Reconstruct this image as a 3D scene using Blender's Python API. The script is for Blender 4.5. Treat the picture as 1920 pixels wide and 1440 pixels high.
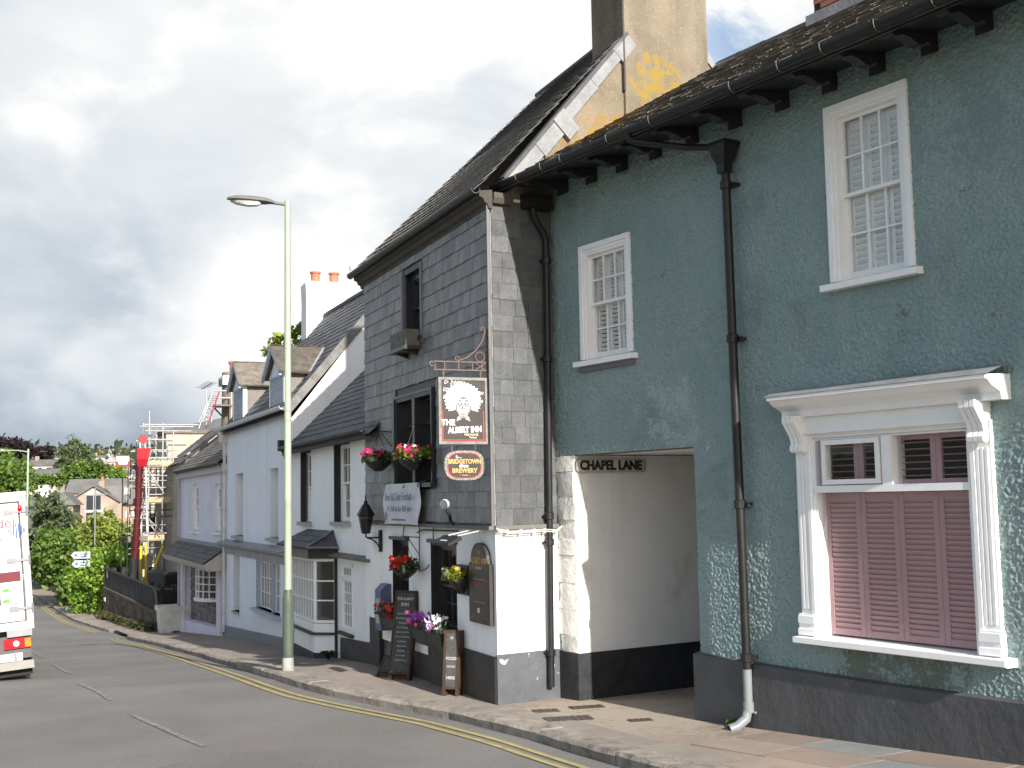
import bpy, bmesh, math, random
import numpy as np
from mathutils import Matrix, Vector
R = math.radians
for o in list(bpy.data.objects): bpy.data.objects.remove(o)
SC = bpy.context.scene
COL = SC.collection
EZ = 2.45                                        # eye height above the pub's corner

# ------------------------------------------------------------------ camera
TH, RO = 0.095009, 0.018626
f_ = Vector((0, math.cos(TH), math.sin(TH))); u0 = Vector((0, -math.sin(TH), math.cos(TH))); r0 = Vector((1, 0, 0))
r_ = r0*math.cos(RO) - u0*math.sin(RO); u_ = u0*math.cos(RO) + r0*math.sin(RO)
cd = bpy.data.cameras.new('camera'); cam = bpy.data.objects.new('camera', cd); COL.objects.link(cam)
cd.sensor_width = 36; cd.lens = 2264/1920*36; cd.clip_start = .1; cd.clip_end = 3000
cam.matrix_world = Matrix(((r_.x, u_.x, -f_.x, 0), (r_.y, u_.y, -f_.y, 0), (r_.z, u_.z, -f_.z, EZ), (0, 0, 0, 1)))
SC.camera = cam

# ------------------------------------------------------------------ sun, sky
SUN_AZ, SUN_EL = 116.6, 25.6                     # direction the light travels, in plan
sd = Vector((math.cos(R(SUN_AZ))*math.cos(R(SUN_EL)), math.sin(R(SUN_AZ))*math.cos(R(SUN_EL)), -math.sin(R(SUN_EL))))
sl = bpy.data.lights.new('sun', 'SUN'); sl.energy = 5.0; sl.angle = R(.55); sl.color = (1, .95, .875)
so = bpy.data.objects.new('sun', sl); COL.objects.link(so); so.rotation_euler = sd.to_track_quat('-Z', 'Y').to_euler()
SC.view_settings.view_transform = 'Standard'; SC.view_settings.look = 'None'
SC.view_settings.exposure = 0.88; SC.view_settings.gamma = 1; SC.view_settings.use_curve_mapping = False
wd = bpy.data.worlds.new('World'); SC.world = wd; wd.use_nodes = True

class NT:
    def __init__(s, tree): s.t = tree; s.t.nodes.clear()
    def n(s, typ, ins=None, **kw):
        nd = s.t.nodes.new(typ)
        for k, v in kw.items(): setattr(nd, k, v)
        for k, v in (ins or {}).items():
            sock = nd.inputs[k]
            if isinstance(v, bpy.types.NodeSocket): s.t.links.new(v, sock)
            else: sock.default_value = v
        return nd
    def m(s, op, a, b=0.0, c=0.0, clamp=False):
        nd = s.n('ShaderNodeMath', {0: a, 1: b, 2: c}, operation=op); nd.use_clamp = clamp; return nd.outputs[0]
    def v(s, op, a, b=(0, 0, 0)):
        nd = s.n('ShaderNodeVectorMath', {0: a, 1: b}, operation=op)
        return nd.outputs[1] if op in ('DOT_PRODUCT', 'LENGTH', 'DISTANCE') else nd.outputs[0]
    def mix(s, f, a, b):
        nd = s.n('ShaderNodeMix', data_type='RGBA')
        for k, v in ((0, f), (6, a), (7, b)):
            if isinstance(v, bpy.types.NodeSocket): s.t.links.new(v, nd.inputs[k])
            else: nd.inputs[k].default_value = v if k == 0 else (tuple(v)+(1,))[:4]
        return nd.outputs[2]
    def sm(s, x, a, b):
        nd = s.n('ShaderNodeMapRange', {0: x, 1: a, 2: b, 3: 0.0, 4: 1.0}, interpolation_type='SMOOTHSTEP'); return nd.outputs[0]
    def noise(s, vec, scale, detail=4, rough=.5, dist=0.0):
        return s.n('ShaderNodeTexNoise', {'Vector': vec, 'Scale': scale, 'Detail': detail, 'Roughness': rough, 'Distortion': dist}).outputs[0]
    def ramp(s, x, stops):
        nd = s.n('ShaderNodeValToRGB', {0: x}); e = nd.color_ramp.elements
        while len(e) < len(stops): e.new(.5)
        for k, (p, c) in enumerate(stops): e[k].position = p; e[k].color = tuple(c)+(1,)
        return nd.outputs[0]

def sky_dir(px, py):
    d = f_ + r_*((px-960)/2264) - u_*((py-720)/2264); return d.normalized()
W_ = NT(wd.node_tree)
tc = W_.n('ShaderNodeTexCoord').outputs['Generated']
nish = W_.n('ShaderNodeTexSky', sky_type='NISHITA', sun_disc=False, sun_elevation=R(SUN_EL),
            sun_rotation=math.atan2(-sd.x, -sd.y), altitude=50, air_density=1.0, dust_density=1.5).outputs[0]
sep = W_.n('ShaderNodeSeparateXYZ', {0: tc}); dz = sep.outputs[2]
stre = W_.v('MULTIPLY', tc, (1, 1, 1.7))
big = W_.noise(stre, 2.6, 5, .55, .35)
fine = W_.noise(stre, 9.0, 7, .58, .5)
wob = W_.m('MULTIPLY', W_.m('SUBTRACT', fine, .5), .13)
def blob(px, py, rad, soft):
    c = sky_dir(px, py)
    dist = W_.v('DISTANCE', tc, tuple(c)); dist = W_.m('ADD', dist, wob)
    return W_.m('SUBTRACT', 1.0, W_.sm(dist, rad-soft, rad+soft))
bank = W_.m('MAXIMUM', blob(520, 400, .62, .22), W_.m('MULTIPLY', W_.sm(W_.m('ADD', big, W_.m('MULTIPLY', fine, .35)), .70, .84), .9))   # broken cloud everywhere, a bank of it down the street
el = W_.sm(dz, 0.0, .26)
b = W_.m('ADD', W_.m('MULTIPLY', el, .20), .52)
b = W_.m('ADD', b, W_.m('MULTIPLY', W_.m('SUBTRACT', big, .5), .80))
b = W_.m('ADD', b, W_.m('MULTIPLY', W_.m('SUBTRACT', fine, .5), .60))
bill = W_.noise(stre, 5.2, 10, .52, .15)
b = W_.m('ADD', b, W_.m('MULTIPLY', W_.m('SUBTRACT', W_.sm(bill, .44, .60), .5), .26))
for px, py, rad, soft, amp in ((640, 150, .15, .12, .20), (900, 190, .14, .10, .10), (520, 650, .085, .045, .40), (150, 60, .10, .08, .14), (330, 690, .07, .06, .12),
                               (40, 640, .055, .04, .22), (60, 140, .10, .10, .10), (1500, -100, .30, .2, .20), (170, 800, .12, .08, -.26), (980, 20, .10, .06, -.12), (780, 330, .10, .08, -.06)):
    b = W_.m('ADD', b, W_.m('MULTIPLY', blob(px, py, rad, soft), amp))
cl = W_.ramp(b, [(0.0, (1.45, 1.8, 2.2)), (.28, (2.05, 2.4, 2.85)), (.52, (2.95, 3.3, 3.7)), (.74, (4.1, 4.35, 4.6)), (1.0, (5.6, 5.6, 5.55))])
gap = W_.m('MULTIPLY', blob(1375, 75, .04, .03), W_.sm(fine, .40, .55))
sky_ = W_.mix(W_.m('MULTIPLY', bank, W_.m('SUBTRACT', 1.0, W_.m('MULTIPLY', gap, .85))), nish, cl)
allsky = sky_
bg = W_.n('ShaderNodeBackground', {0: allsky, 1: .1})
W_.t.links.new(bg.outputs[0], W_.n('ShaderNodeOutputWorld').inputs[0])

# ------------------------------------------------------------------ materials
MATS = {}
def mk(name, c1, c2=None, scale=3.0, rough=.8, bump=0.0, bscale=60, spec=.3, rnd=0.0, stain=None, streak=None, metal=0.0, detail=6, speck=None, patches=None):
    """two-tone noise colour, fine relief, stains, vertical streaks; rnd = brightness spread between pieces"""
    if name in MATS: return MATS[name]
    m = bpy.data.materials.new(name); m.use_nodes = True; T = NT(m.node_tree)
    pos = T.n('ShaderNodeNewGeometry').outputs['Position']
    c2 = c2 or tuple(x*.8 for x in c1)
    nz = T.noise(pos, scale, detail, .6, .2)
    col = T.mix(T.sm(nz, .32, .68), c1, c2)
    if streak:
        sv = T.v('MULTIPLY', pos, (streak[1], streak[1], streak[1]*.06)); s = T.noise(sv, 1.0, 5, .6)
        col = T.mix(T.m('MULTIPLY', T.sm(s, .5, .78), streak[2]), col, streak[0])
    if stain:
        s = T.noise(pos, stain[1], 7, .65, .6)
        col = T.mix(T.m('MULTIPLY', T.sm(s, stain[2], stain[3]), stain[4] if len(stain) > 4 else .8), col, stain[0])
    if speck:
        s = T.noise(pos, speck[1], 2, .5); col = T.mix(T.sm(s, speck[2], speck[2]+.06), col, speck[0])
    for (cen, rad, pc, psc, th) in (patches or ()):
        dd = T.v('DISTANCE', pos, cen); g = T.m('SUBTRACT', 1.0, T.sm(dd, rad*.35, rad))
        s = T.noise(pos, psc, 6, .62, .3)
        fn = T.noise(pos, psc*9, 3, .6); k = T.m('ADD', T.m('ADD', s, T.m('MULTIPLY', g, .32)), T.m('MULTIPLY', T.m('SUBTRACT', fn, .5), .62))
        col = T.mix(T.m('MULTIPLY', T.sm(k, th-.02, th+.12), .9), col, pc)
    if rnd:
        a = T.n('ShaderNodeObjectInfo').outputs['Random']; g = T.n('ShaderNodeNewGeometry').outputs['Random Per Island']
        k = T.m('FRACT', T.m('ADD', a, g))
        k = T.m('ADD', T.m('MULTIPLY', k, 2*rnd), 1-rnd)
        col = T.v('SCALE', col); T.t.nodes[-1].inputs['Scale'].default_value = 1
        T.t.links.new(k, T.t.nodes[-1].inputs['Scale'])
    ins = {'Base Color': col, 'Roughness': rough, 'Metallic': metal, 'Specular IOR Level': spec}
    if bump:
        h = T.noise(pos, bscale, 4, .6)
        bn = T.n('ShaderNodeBump', {'Strength': bump, 'Distance': .02, 'Height': h}); ins['Normal'] = bn.outputs[0]
    p = T.n('ShaderNodeBsdfPrincipled', ins)
    if name.startswith('leaf') or name in ('far_foliage', 'weed_dull'):
        tl = T.n('ShaderNodeBsdfTranslucent', {'Color': T.v('MULTIPLY', col, (1.25, 1.3, .7))}); p = T.n('ShaderNodeMixShader', {0: .38, 1: p.outputs[0], 2: tl.outputs[0]})
    T.t.links.new(p.outputs[0], T.n('ShaderNodeOutputMaterial').inputs[0])
    MATS[name] = m; return m
def glass_mat(name, tint, refl):
    m = bpy.data.materials.new(name); m.use_nodes = True; T = NT(m.node_tree)
    pos = T.n('ShaderNodeNewGeometry').outputs['Position']
    bn = T.n('ShaderNodeBump', {'Strength': .08, 'Distance': .02, 'Height': T.noise(pos, 4.0, 2)})
    fr = T.n('ShaderNodeFresnel', {'IOR': 1.5, 'Normal': bn.outputs[0]})
    k = T.m('ADD', T.m('MULTIPLY', fr.outputs[0], refl), .03, clamp=True)
    tr = T.n('ShaderNodeBsdfTransparent', {'Color': tint+(1,)}); gl = T.n('ShaderNodeBsdfGlossy', {'Color': (.9, .93, .95, 1), 'Roughness': .02, 'Normal': bn.outputs[0]})
    x = T.n('ShaderNodeMixShader', {0: k, 1: tr.outputs[0], 2: gl.outputs[0]})
    T.t.links.new(x.outputs[0], T.n('ShaderNodeOutputMaterial').inputs[0]); return m
GLASS = glass_mat('window_glass', (.80, .83, .83), 1.25); GLASSC = glass_mat('clear_window_glass', (.97, .98, .98), .35)
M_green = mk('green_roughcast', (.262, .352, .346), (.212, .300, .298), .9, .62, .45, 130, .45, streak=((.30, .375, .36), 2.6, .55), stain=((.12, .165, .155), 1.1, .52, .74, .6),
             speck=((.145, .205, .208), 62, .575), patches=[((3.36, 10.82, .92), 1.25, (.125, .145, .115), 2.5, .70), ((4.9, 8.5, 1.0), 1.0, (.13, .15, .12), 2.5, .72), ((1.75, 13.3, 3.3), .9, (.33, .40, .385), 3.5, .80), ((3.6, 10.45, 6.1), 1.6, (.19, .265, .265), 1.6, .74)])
M_plinth = mk('grey_plinth_paint', (.085, .087, .092), (.065, .067, .07), 2.2, .55, .5, 9, .35, stain=((.16, .15, .14), 8, .62, .75, .5))
M_black = mk('black_paint', (.018, .018, .02), (.028, .028, .03), 3, .45, .12, 30, .4)
M_blackpl = mk('black_plinth_paint', (.02, .021, .024), (.034, .035, .037), 5, .5, .4, 16, .4, stain=((.35, .33, .31), 9, .70, .76, .8))
M_pubplinth = mk('slate_grey_plinth', (.10, .105, .115), (.075, .08, .088), 3, .6, .5, 14, .3, stain=((.62, .60, .57), 6.5, .63, .67, .9))
M_brownpl = mk('dull_brown_plinth', (.085, .075, .065), (.06, .055, .05), 3, .7, .3, 25, .2)
M_white = mk('white_render', (.88, .875, .86), (.83, .825, .81), 1.5, .75, .35, 28, .25, streak=((.58, .56, .53), 3.0, .28), stain=((.55, .53, .5), 2.2, .66, .82, .4))
M_whitestone = mk('painted_rough_stone', (.80, .78, .73), (.68, .66, .60), 3, .75, .9, 9, .2, stain=((.42, .38, .3), 6, .60, .75, .6))
M_alley = mk('passage_plaster', (.76, .76, .75), (.71, .71, .70), 1.6, .8, .45, 40, .2, stain=((.40, .38, .34), 1.2, .56, .75, .55), streak=((.5, .48, .44), 2.5, .3))
M_blue = mk('pale_blue_render', (.81, .825, .85), (.77, .785, .82), 1.3, .8, .3, 30, .2, streak=((.45, .48, .54), 2.5, .35))
M_lav = mk('pale_lavender_render', (.75, .72, .785), (.69, .66, .73), 1.2, .8, .3, 30, .2, streak=((.42, .40, .45), 2.5, .5))
M_wood = mk('white_gloss_paint', (.86, .86, .85), (.82, .82, .815), 4, .35, .08, 50, .45, stain=((.55, .54, .52), 5, .68, .8, .4))
M_bluewood = mk('grey_blue_paint', (.42, .47, .56), (.38, .43, .52), 4, .45, .1, 50, .4)
M_pink = mk('dusky_pink_paint', (.50, .30, .32), (.46, .28, .30), 3, .42, .06, 40, .4)
M_shut = mk('cream_shutter_paint', (.86, .86, .84), (.82, .82, .80), 4, .45, .05, 40, .4)
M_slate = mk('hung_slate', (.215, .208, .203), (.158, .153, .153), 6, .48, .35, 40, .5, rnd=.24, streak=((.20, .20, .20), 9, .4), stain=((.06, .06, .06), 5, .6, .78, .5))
M_slatelit = mk('hung_slate_sunlit', (.098, .101, .104), (.070, .074, .078), 6, .55, .4, 26, .4, rnd=.17, streak=((.15, .152, .15), 10, .4), stain=((.06, .075, .075), 12, .64, .78, .6))  # same slate as the front, colour set apart for the sunlit end wall
M_roof = mk('roof_slate', (.135, .122, .108), (.085, .08, .078), 4, .7, .5, 45, .3, rnd=.30, stain=((.20, .18, .13), 6, .58, .76, .6), speck=((.42, .40, .36), 16, .72))
M_roofmoss = mk('mossy_roof_slate', (.165, .145, .118), (.095, .085, .073), 5, .78, .6, 45, .2, rnd=.30, patches=[((1.3, 15.5, 6.9), 1.3, (.30, .16, .03), 6, .70)], stain=((.33, .19, .035), 3.2, .60, .72, .75), speck=((.34, .32, .28), 20, .74))
M_roofdark = mk('dark_roof_slate', (.085, .088, .098), (.06, .062, .07), 5, .6, .4, 45, .35, rnd=.28, stain=((.16, .145, .11), 5, .62, .78, .5))
M_lead = mk('lead_flashing', (.25, .255, .265), (.18, .185, .195), 5, .5, .3, 20, .5, stain=((.36, .36, .36), 7, .6, .8, .5))
M_cement = mk('beige_roughcast', (.225, .190, .140), (.165, .140, .105), 1.4, .9, .7, 55, .15, streak=((.075, .068, .058), 2.2, .85), speck=((.40, .35, .27), 55, .66), stain=((.12, .10, .075), 1.8, .52, .74, .6),
              patches=[((2.05, 16.17, 8.05), .80, (.27, .185, .035), 7, .76), ((1.35, 15.71, 7.25), .62, (.25, .155, .035), 9, .76), ((.85, 15.38, 6.85), .48, (.25, .15, .035), 10, .76)])
M_cementdark = mk('dark_roughcast', (.10, .088, .075), (.06, .054, .048), 2, .9, .7, 55, .15, streak=((.16, .14, .11), 3, .5))
M_iron = mk('black_cast_iron', (.010, .010, .012), (.017, .016, .016), 6, .42, .1, 60, .35)
M_rust = mk('rusty_iron', (.125, .085, .075), (.17, .12, .105), 25, .7, .3, 80, .3)
M_plastic = mk('grey_plastic_pipe', (.20, .215, .225), (.17, .185, .195), 4, .4, .05, 50, .4)
M_gutw = mk('white_gutter_plastic', (.66, .66, .65), (.52, .51, .49), 5, .4, .1, 30, .4)
M_tarmac = mk('worn_asphalt', (.205, .196, .186), (.160, .154, .148), .45, .85, .9, 55, .25, stain=((.205, .178, .160), .30, .46, .72, .6), patches=[((-2.6, 11.2, 0), 1.6, (.16, .153, .148), 2.2, .66)], speck=((.30, .29, .28), 48, .66), streak=((.105, .10, .098), .5, .0))
M_pave = mk('reddish_pavement_tarmac', (.335, .275, .225), (.27, .222, .185), .8, .9, .7, 60, .2, stain=((.235, .195, .16), .9, .54, .74, .65), speck=((.46, .40, .33), 70, .68), patches=[((1.0, 13.6, .1), 1.9, (.36, .31, .245), 1.6, .60), ((-3.2, 22.5, -.4), 3.5, (.215, .185, .165), 1.2, .58)])
M_slab = mk('worn_paving_slab', (.30, .235, .19), (.24, .20, .165), 1.6, .85, .4, 70, .2, rnd=.18, stain=((.17, .16, .14), 2.2, .54, .72, .7), speck=((.42, .38, .33), 80, .72))
M_slabgrey = mk('grey_paving_slab', (.22, .225, .215), (.185, .19, .185), 2, .85, .4, 70, .2, rnd=.15)
M_kerb = mk('granite_kerb', (.33, .29, .245), (.22, .195, .17), 5, .85, .8, 30, .2, rnd=.16, stain=((.10, .09, .08), 5, .55, .7, .7), speck=((.5, .47, .42), 60, .70))
M_yellow = mk('faded_yellow_paint', (.42, .34, .145), (.33, .27, .12), 5, .7, .3, 120, .3, stain=((.16, .14, .11), 9, .58, .68, .8))
M_whiteln = mk('worn_white_paint', (.31, .30, .29), (.25, .243, .235), 7, .75, .3, 120, .3, stain=((.155, .148, .142), 14, .40, .56, 1.0))
M_earth = mk('rough_earth', (.075, .065, .04), (.05, .06, .028), 1.5, .95, .8, 12)
M_hill = mk('far_hillside', (.10, .11, .07), (.16, .15, .13), .02, .95)
M_dark = mk('dark_interior', (.02, .02, .022), (.028, .028, .03), 2, .9)
M_room = mk('dim_room_wall', (.30, .27, .22), (.2, .18, .15), 1.0, .9)
M_curtain = mk('cream_curtain', (.42, .37, .29), (.30, .26, .20), 3, .9, .3, 8)
M_lamp = mk('pale_green_column_paint', (.31, .36, .275), (.275, .32, .25), 3, .45, .15, 60, .4, stain=((.26, .27, .22), 30, .70, .76, .8))
M_lampbase = mk('dark_shadowed_column_paint', (.075, .098, .075), (.06, .08, .062), 5, .5, .2, 40, .35)  # dark green, with the shadow over the base put into the colour
M_concrete = mk('worn_concrete', (.33, .32, .30), (.22, .215, .2), 6, .85, .6, 25, .2, stain=((.12, .12, .11), 6, .55, .7, .7))
M_lamphead = mk('grey_lamp_housing', (.16, .16, .15), (.13, .13, .125), 5, .45, .1, 40)
M_lens = mk('clear_lamp_cover', (.62, .61, .58), (.55, .55, .52), 5, .25)
M_clay = mk('terracotta_pot', (.46, .17, .10), (.36, .14, .085), 8, .8, .3, 40, .2, stain=((.22, .17, .14), 7, .6, .74, .6))
M_brick = mk('red_brick', (.30, .13, .09), (.24, .11, .08), 8, .85, .4, 40, .2, rnd=.2)
def plain(name, c, rough=.6, **k): return mk(name, c, tuple(x*.86 for x in c), k.pop('scale', 6), rough, k.pop('bump', .1), 40, .35, **k)
M_leaf = mk('leaf_green', (.14, .215, .042), (.085, .145, .028), 1.6, .55, 0, 1, .35, rnd=.45)
M_leafbright = mk('leaf_bright_green', (.215, .33, .045), (.15, .25, .032), 1.2, .5, 0, 1, .4, rnd=.4)
M_leafyel = mk('leaf_yellow_green', (.25, .29, .055), (.16, .21, .038), .9, .55, 0, 1, .35, rnd=.45)
M_leafdark = mk('leaf_dark_green', (.055, .095, .032), (.036, .068, .022), 1.2, .6, 0, 1, .3, rnd=.4)
M_leafgrey = mk('leaf_grey_green', (.14, .175, .09), (.085, .115, .058), .5, .6, 0, 1, .3, rnd=.35)
M_leafpurple = mk('leaf_copper', (.036, .022, .030), (.025, .016, .021), .5, .6, 0, 1, .3, rnd=.4)
M_bark = mk('tree_bark', (.10, .075, .055), (.07, .055, .04), 8, .9, .6, 30)
FLOWER = {k: plain('petal_'+k, c, .5, rnd=.25) for k, c in (('red', (.55, .015, .012)), ('magenta', (.50, .02, .13)), ('pink', (.60, .10, .36)), ('violet', (.28, .06, .42)), ('white', (.8, .8, .84)), ('yellow', (.75, .55, .02)))}

# ------------------------------------------------------------------ mesh helpers
class MB:
    def __init__(s): s.v = []; s.f = []; s.mi = []
    def add(s, vs, fs, m=0):
        k = len(s.v); s.v += [tuple(p) for p in vs]; s.f += [tuple(i+k for i in f) for f in fs]; s.mi += [m]*len(fs); return s
    def quad(s, pts, m=0): return s.add(pts, [tuple(range(len(pts)))], m)
    def box(s, x0, x1, y0, y1, z0, z1, m=0):
        if x0 > x1: x0, x1 = x1, x0
        if y0 > y1: y0, y1 = y1, y0
        if z0 > z1: z0, z1 = z1, z0
        return s.add([(x0, y0, z0), (x1, y0, z0), (x1, y1, z0), (x0, y1, z0), (x0, y0, z1), (x1, y0, z1), (x1, y1, z1), (x0, y1, z1)],
              [(3, 2, 1, 0), (4, 5, 6, 7), (0, 1, 5, 4), (1, 2, 6, 5), (2, 3, 7, 6), (3, 0, 4, 7)], m)
    def loft(s, rings, m=0, cap=True):
        """rings: lists of equal length of points"""
        n = len(rings[0]); vs = [p for r in rings for p in r]; fs = []
        for k in range(len(rings)-1):
            for i in range(n):
                j = (i+1) % n; fs.append((k*n+i, k*n+j, (k+1)*n+j, (k+1)*n+i))
        if cap: fs += [tuple(range(n-1, -1, -1)), tuple((len(rings)-1)*n+i for i in range(n))]
        return s.add(vs, fs, m)
    def prism(s, poly, axis, a, b, m=0):
        """poly 2-D extruded along axis from a to b; poly axes are the two others in x,y,z order"""
        def P(p, t): return {'x': (t, p[0], p[1]), 'y': (p[0], t, p[1]), 'z': (p[0], p[1], t)}[axis]
        return s.loft([[P(p, a) for p in poly], [P(p, b) for p in poly]], m)
    def tube(s, pts, r, seg=8, m=0, closed=False):
        pts = [Vector(p) for p in pts]; rs = r if isinstance(r, (list, tuple)) else [r]*len(pts); rings = []
        prev = None
        for k, p in enumerate(pts):
            d = (pts[min(k+1, len(pts)-1)]-pts[max(k-1, 0)]).normalized()
            ref = prev if prev is not None else (Vector((0, 0, 1)) if abs(d.z) < .9 else Vector((1, 0, 0)))
            a = (ref - d*ref.dot(d)).normalized(); b_ = d.cross(a); prev = a
            rings.append([p+(a*math.cos(2*math.pi*i/seg)+b_*math.sin(2*math.pi*i/seg))*rs[k] for i in range(seg)])
        return s.loft(rings, m)
    def lathe(s, prof, c=(0, 0, 0), seg=16, m=0, a0=0, a1=2*math.pi):
        rings = [[(c[0]+r*math.cos(a0+(a1-a0)*i/seg), c[1]+r*math.sin(a0+(a1-a0)*i/seg), c[2]+z) for i in range(seg)] for r, z in prof]
        return s.loft(rings, m)
    def ball(s, c, rx, ry=None, rz=None, m=0, n=8, k=5, zmin=-1.0):
        ry = ry or rx; rz = rz or rx; prof = []
        rings = []
        for j in range(k+1):
            t = -math.pi/2+math.pi*j/k; zz = max(math.sin(t), zmin); rr = max(math.cos(t), .02)
            rings.append([(c[0]+rx*rr*math.cos(2*math.pi*i/n), c[1]+ry*rr*math.sin(2*math.pi*i/n), c[2]+rz*zz) for i in range(n)])
        return s.loft(rings, m)
    def xf(s, M):
        s.v = [tuple(M @ Vector(p)) for p in s.v]; return s
    def mesh(s, name, mats):
        me = bpy.data.meshes.new(name); me.from_pydata(s.v, [], s.f)
        for m in (mats if isinstance(mats, (list, tuple)) else [mats]): me.materials.append(m)
        if any(s.mi): me.polygons.foreach_set('material_index', s.mi)
        bm = bmesh.new(); bm.from_mesh(me); bmesh.ops.recalc_face_normals(bm, faces=bm.faces); bm.to_mesh(me); bm.free()
        return me
def smooth(me, ang=40):
    try:
        me.polygons.foreach_set('use_smooth', [True]*len(me.polygons)); me.set_sharp_from_angle(angle=R(ang))
    except Exception: pass
def tagit(o, label=None, cat=None, group=None, kind=None):
    if label: o['label'] = label
    if cat: o['category'] = cat
    if group: o['group'] = group
    if kind: o['kind'] = kind
    return o
def obj(name, mb, mats, parent=None, label=None, cat=None, group=None, kind=None, M=None, sm=None):
    me = mb.mesh(name, mats) if isinstance(mb, MB) else mb
    if sm: smooth(me, sm)
    o = bpy.data.objects.new(name, me); COL.objects.link(o)
    if parent is not None: o.parent = parent
    if M is not None: o.matrix_local = M
    return tagit(o, label, cat, group, kind)
def thing(name, label, cat, M, group=None):
    o = bpy.data.objects.new(name, None); COL.objects.link(o); o.empty_display_size = .2; o.matrix_world = M
    return tagit(o, label, cat, group)
def inst(name, me, parent, M, **k):
    o = bpy.data.objects.new(name, me); COL.objects.link(o)
    if parent is not None: o.parent = parent
    o.matrix_basis = M; return tagit(o, **k)
def copy_tree(root, M, label=None):
    c = root.copy(); COL.objects.link(c); c.matrix_world = M
    if label: c['label'] = label
    for ch in list(root.children):
        d = ch.copy(); COL.objects.link(d); d.parent = c
        for g in list(ch.children):
            e = g.copy(); COL.objects.link(e); e.parent = d
    return c
def Tm(x, y, z): return Matrix.Translation((x, y, z))
def Sm(x, y, z): return Matrix.Diagonal((x, y, z, 1))
def Rx(a): return Matrix.Rotation(a, 4, 'X')
def Ry(a): return Matrix.Rotation(a, 4, 'Y')
def Rz(a): return Matrix.Rotation(a, 4, 'Z')
def fr(P, ang, z=0): return Tm(P[0], P[1], z) @ Rz(R(ang))         # x along the wall, y out of it, z up
def quads(name, Q, mat):
    """Q: (n,4,3) array of quads"""
    n = len(Q); me = bpy.data.meshes.new(name)
    me.vertices.add(n*4); me.vertices.foreach_set('co', np.asarray(Q, np.float32).reshape(-1))
    me.loops.add(n*4); me.loops.foreach_set('vertex_index', np.arange(n*4, dtype=np.int32))
    me.polygons.add(n); me.polygons.foreach_set('loop_start', np.arange(0, n*4, 4, dtype=np.int32)); me.polygons.foreach_set('loop_total', np.full(n, 4, np.int32))
    me.materials.append(mat); me.update(); me.validate(); return me
def leaf_quads(P, size, rng, flat=.35, asp=1.6):
    n = len(P); a = rng.normal(size=(n, 3)); a /= np.linalg.norm(a, axis=1)[:, None]
    up = rng.normal(size=(n, 3)); up[:, 2] += flat*3; b_ = np.cross(up, a); b_ /= np.linalg.norm(b_, axis=1)[:, None]+1e-9
    s = (size*rng.uniform(.55, 1.25, n))[:, None]; A = a*s*.5*asp; B = b_*s*.5
    return np.stack([P-A, P-B*.9+A*.1, P+A, P+B*.9+A*.1], 1)
def foliage(name, blobs, n, size, mat, seed, parent=None, shell=.55, **k):
    """blobs: (cx,cy,cz,rx,ry,rz); many leaf-sized faces through clumps"""
    rng = np.random.default_rng(seed); vol = np.array([b[3]*b[4]*b[5] for b in blobs])**.67; cnt = (vol/vol.sum()*n).astype(int)+1; Q = []
    for b, c in zip(blobs, cnt):
        nc = max(5, c//55); dirs = rng.normal(size=(nc, 3)); dirs /= np.linalg.norm(dirs, axis=1)[:, None]
        rad = rng.uniform(shell, 1.02, nc)[:, None]; cen = dirs*rad
        w = rng.integers(0, nc, c); p = cen[w]+rng.normal(size=(c, 3))*(.10+.16*rng.random(nc))[w][:, None]
        P = np.array(b[:3])+p*np.array(b[3:6]); Q.append(leaf_quads(P, size, rng))
    return obj(name, quads(name, np.concatenate(Q), mat), None, parent, **k)

# ------------------------------------------------------------------ street layout
UX, UY = math.cos(R(112.5)), math.sin(R(112.5))
def W(t, a): return (a*UY+t*UX, -a*UX+t*UY)                       # along the street, across it
TT = [-12, 0, 7.55, 11.27, 13.66, 18.83, 25.45, 33.06, 42.1, 46, 52, 62, 75, 90, 140]
ZZ = [z+EZ for z in [-1.2, -1.80, -2.165, -2.353, -2.443, -2.58, -3.05, -3.50, -4.20, -4.38, -4.52, -4.75, -5.0, -5.3, -6.2]]
def gz(t): return float(np.interp(t, TT, ZZ))
def gzxy(x, y): return gz(x*UX+y*UY)
KERB = [(-6, 5.3), (8, 5.12), (10.2, 5.06), (11.75, 5.03), (13.6, 4.81), (15.3, 4.34), (16.8, 3.99), (18.7, 3.79), (22.7, 3.82), (26.7, 3.81), (31.9, 3.55), (38, 3.45), (41.5, 3.5)]
KERB2 = [(46.2, 3.35), (47.5, 3.12), (49.2, 2.95), (52.8, 2.49), (57, 2.25), (62, 2.03), (68, 1.85), (74, 1.60), (82, .9), (92, -.8), (105, -4)]
def kerb(t):
    k = KERB+KERB2; return float(np.interp(t, [p[0] for p in k], [p[1] for p in k]))
def strip(ts, fa, fb, dz, n=6, zf=None):
    mb = MB(); vs = []; fs = []
    for t in ts:
        a, b_ = fa(t), fb(t)
        for i in range(n+1):
            q = a+(b_-a)*i/n; x, y = W(t, q); vs.append((x, y, gz(t)+dz))
    for k in range(len(ts)-1):
        for i in range(n): fs.append((k*(n+1)+i, k*(n+1)+i+1, (k+1)*(n+1)+i+1, (k+1)*(n+1)+i))
    return mb.add(vs, fs)
ts = list(np.arange(-12, 110.1, 1.0))
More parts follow.
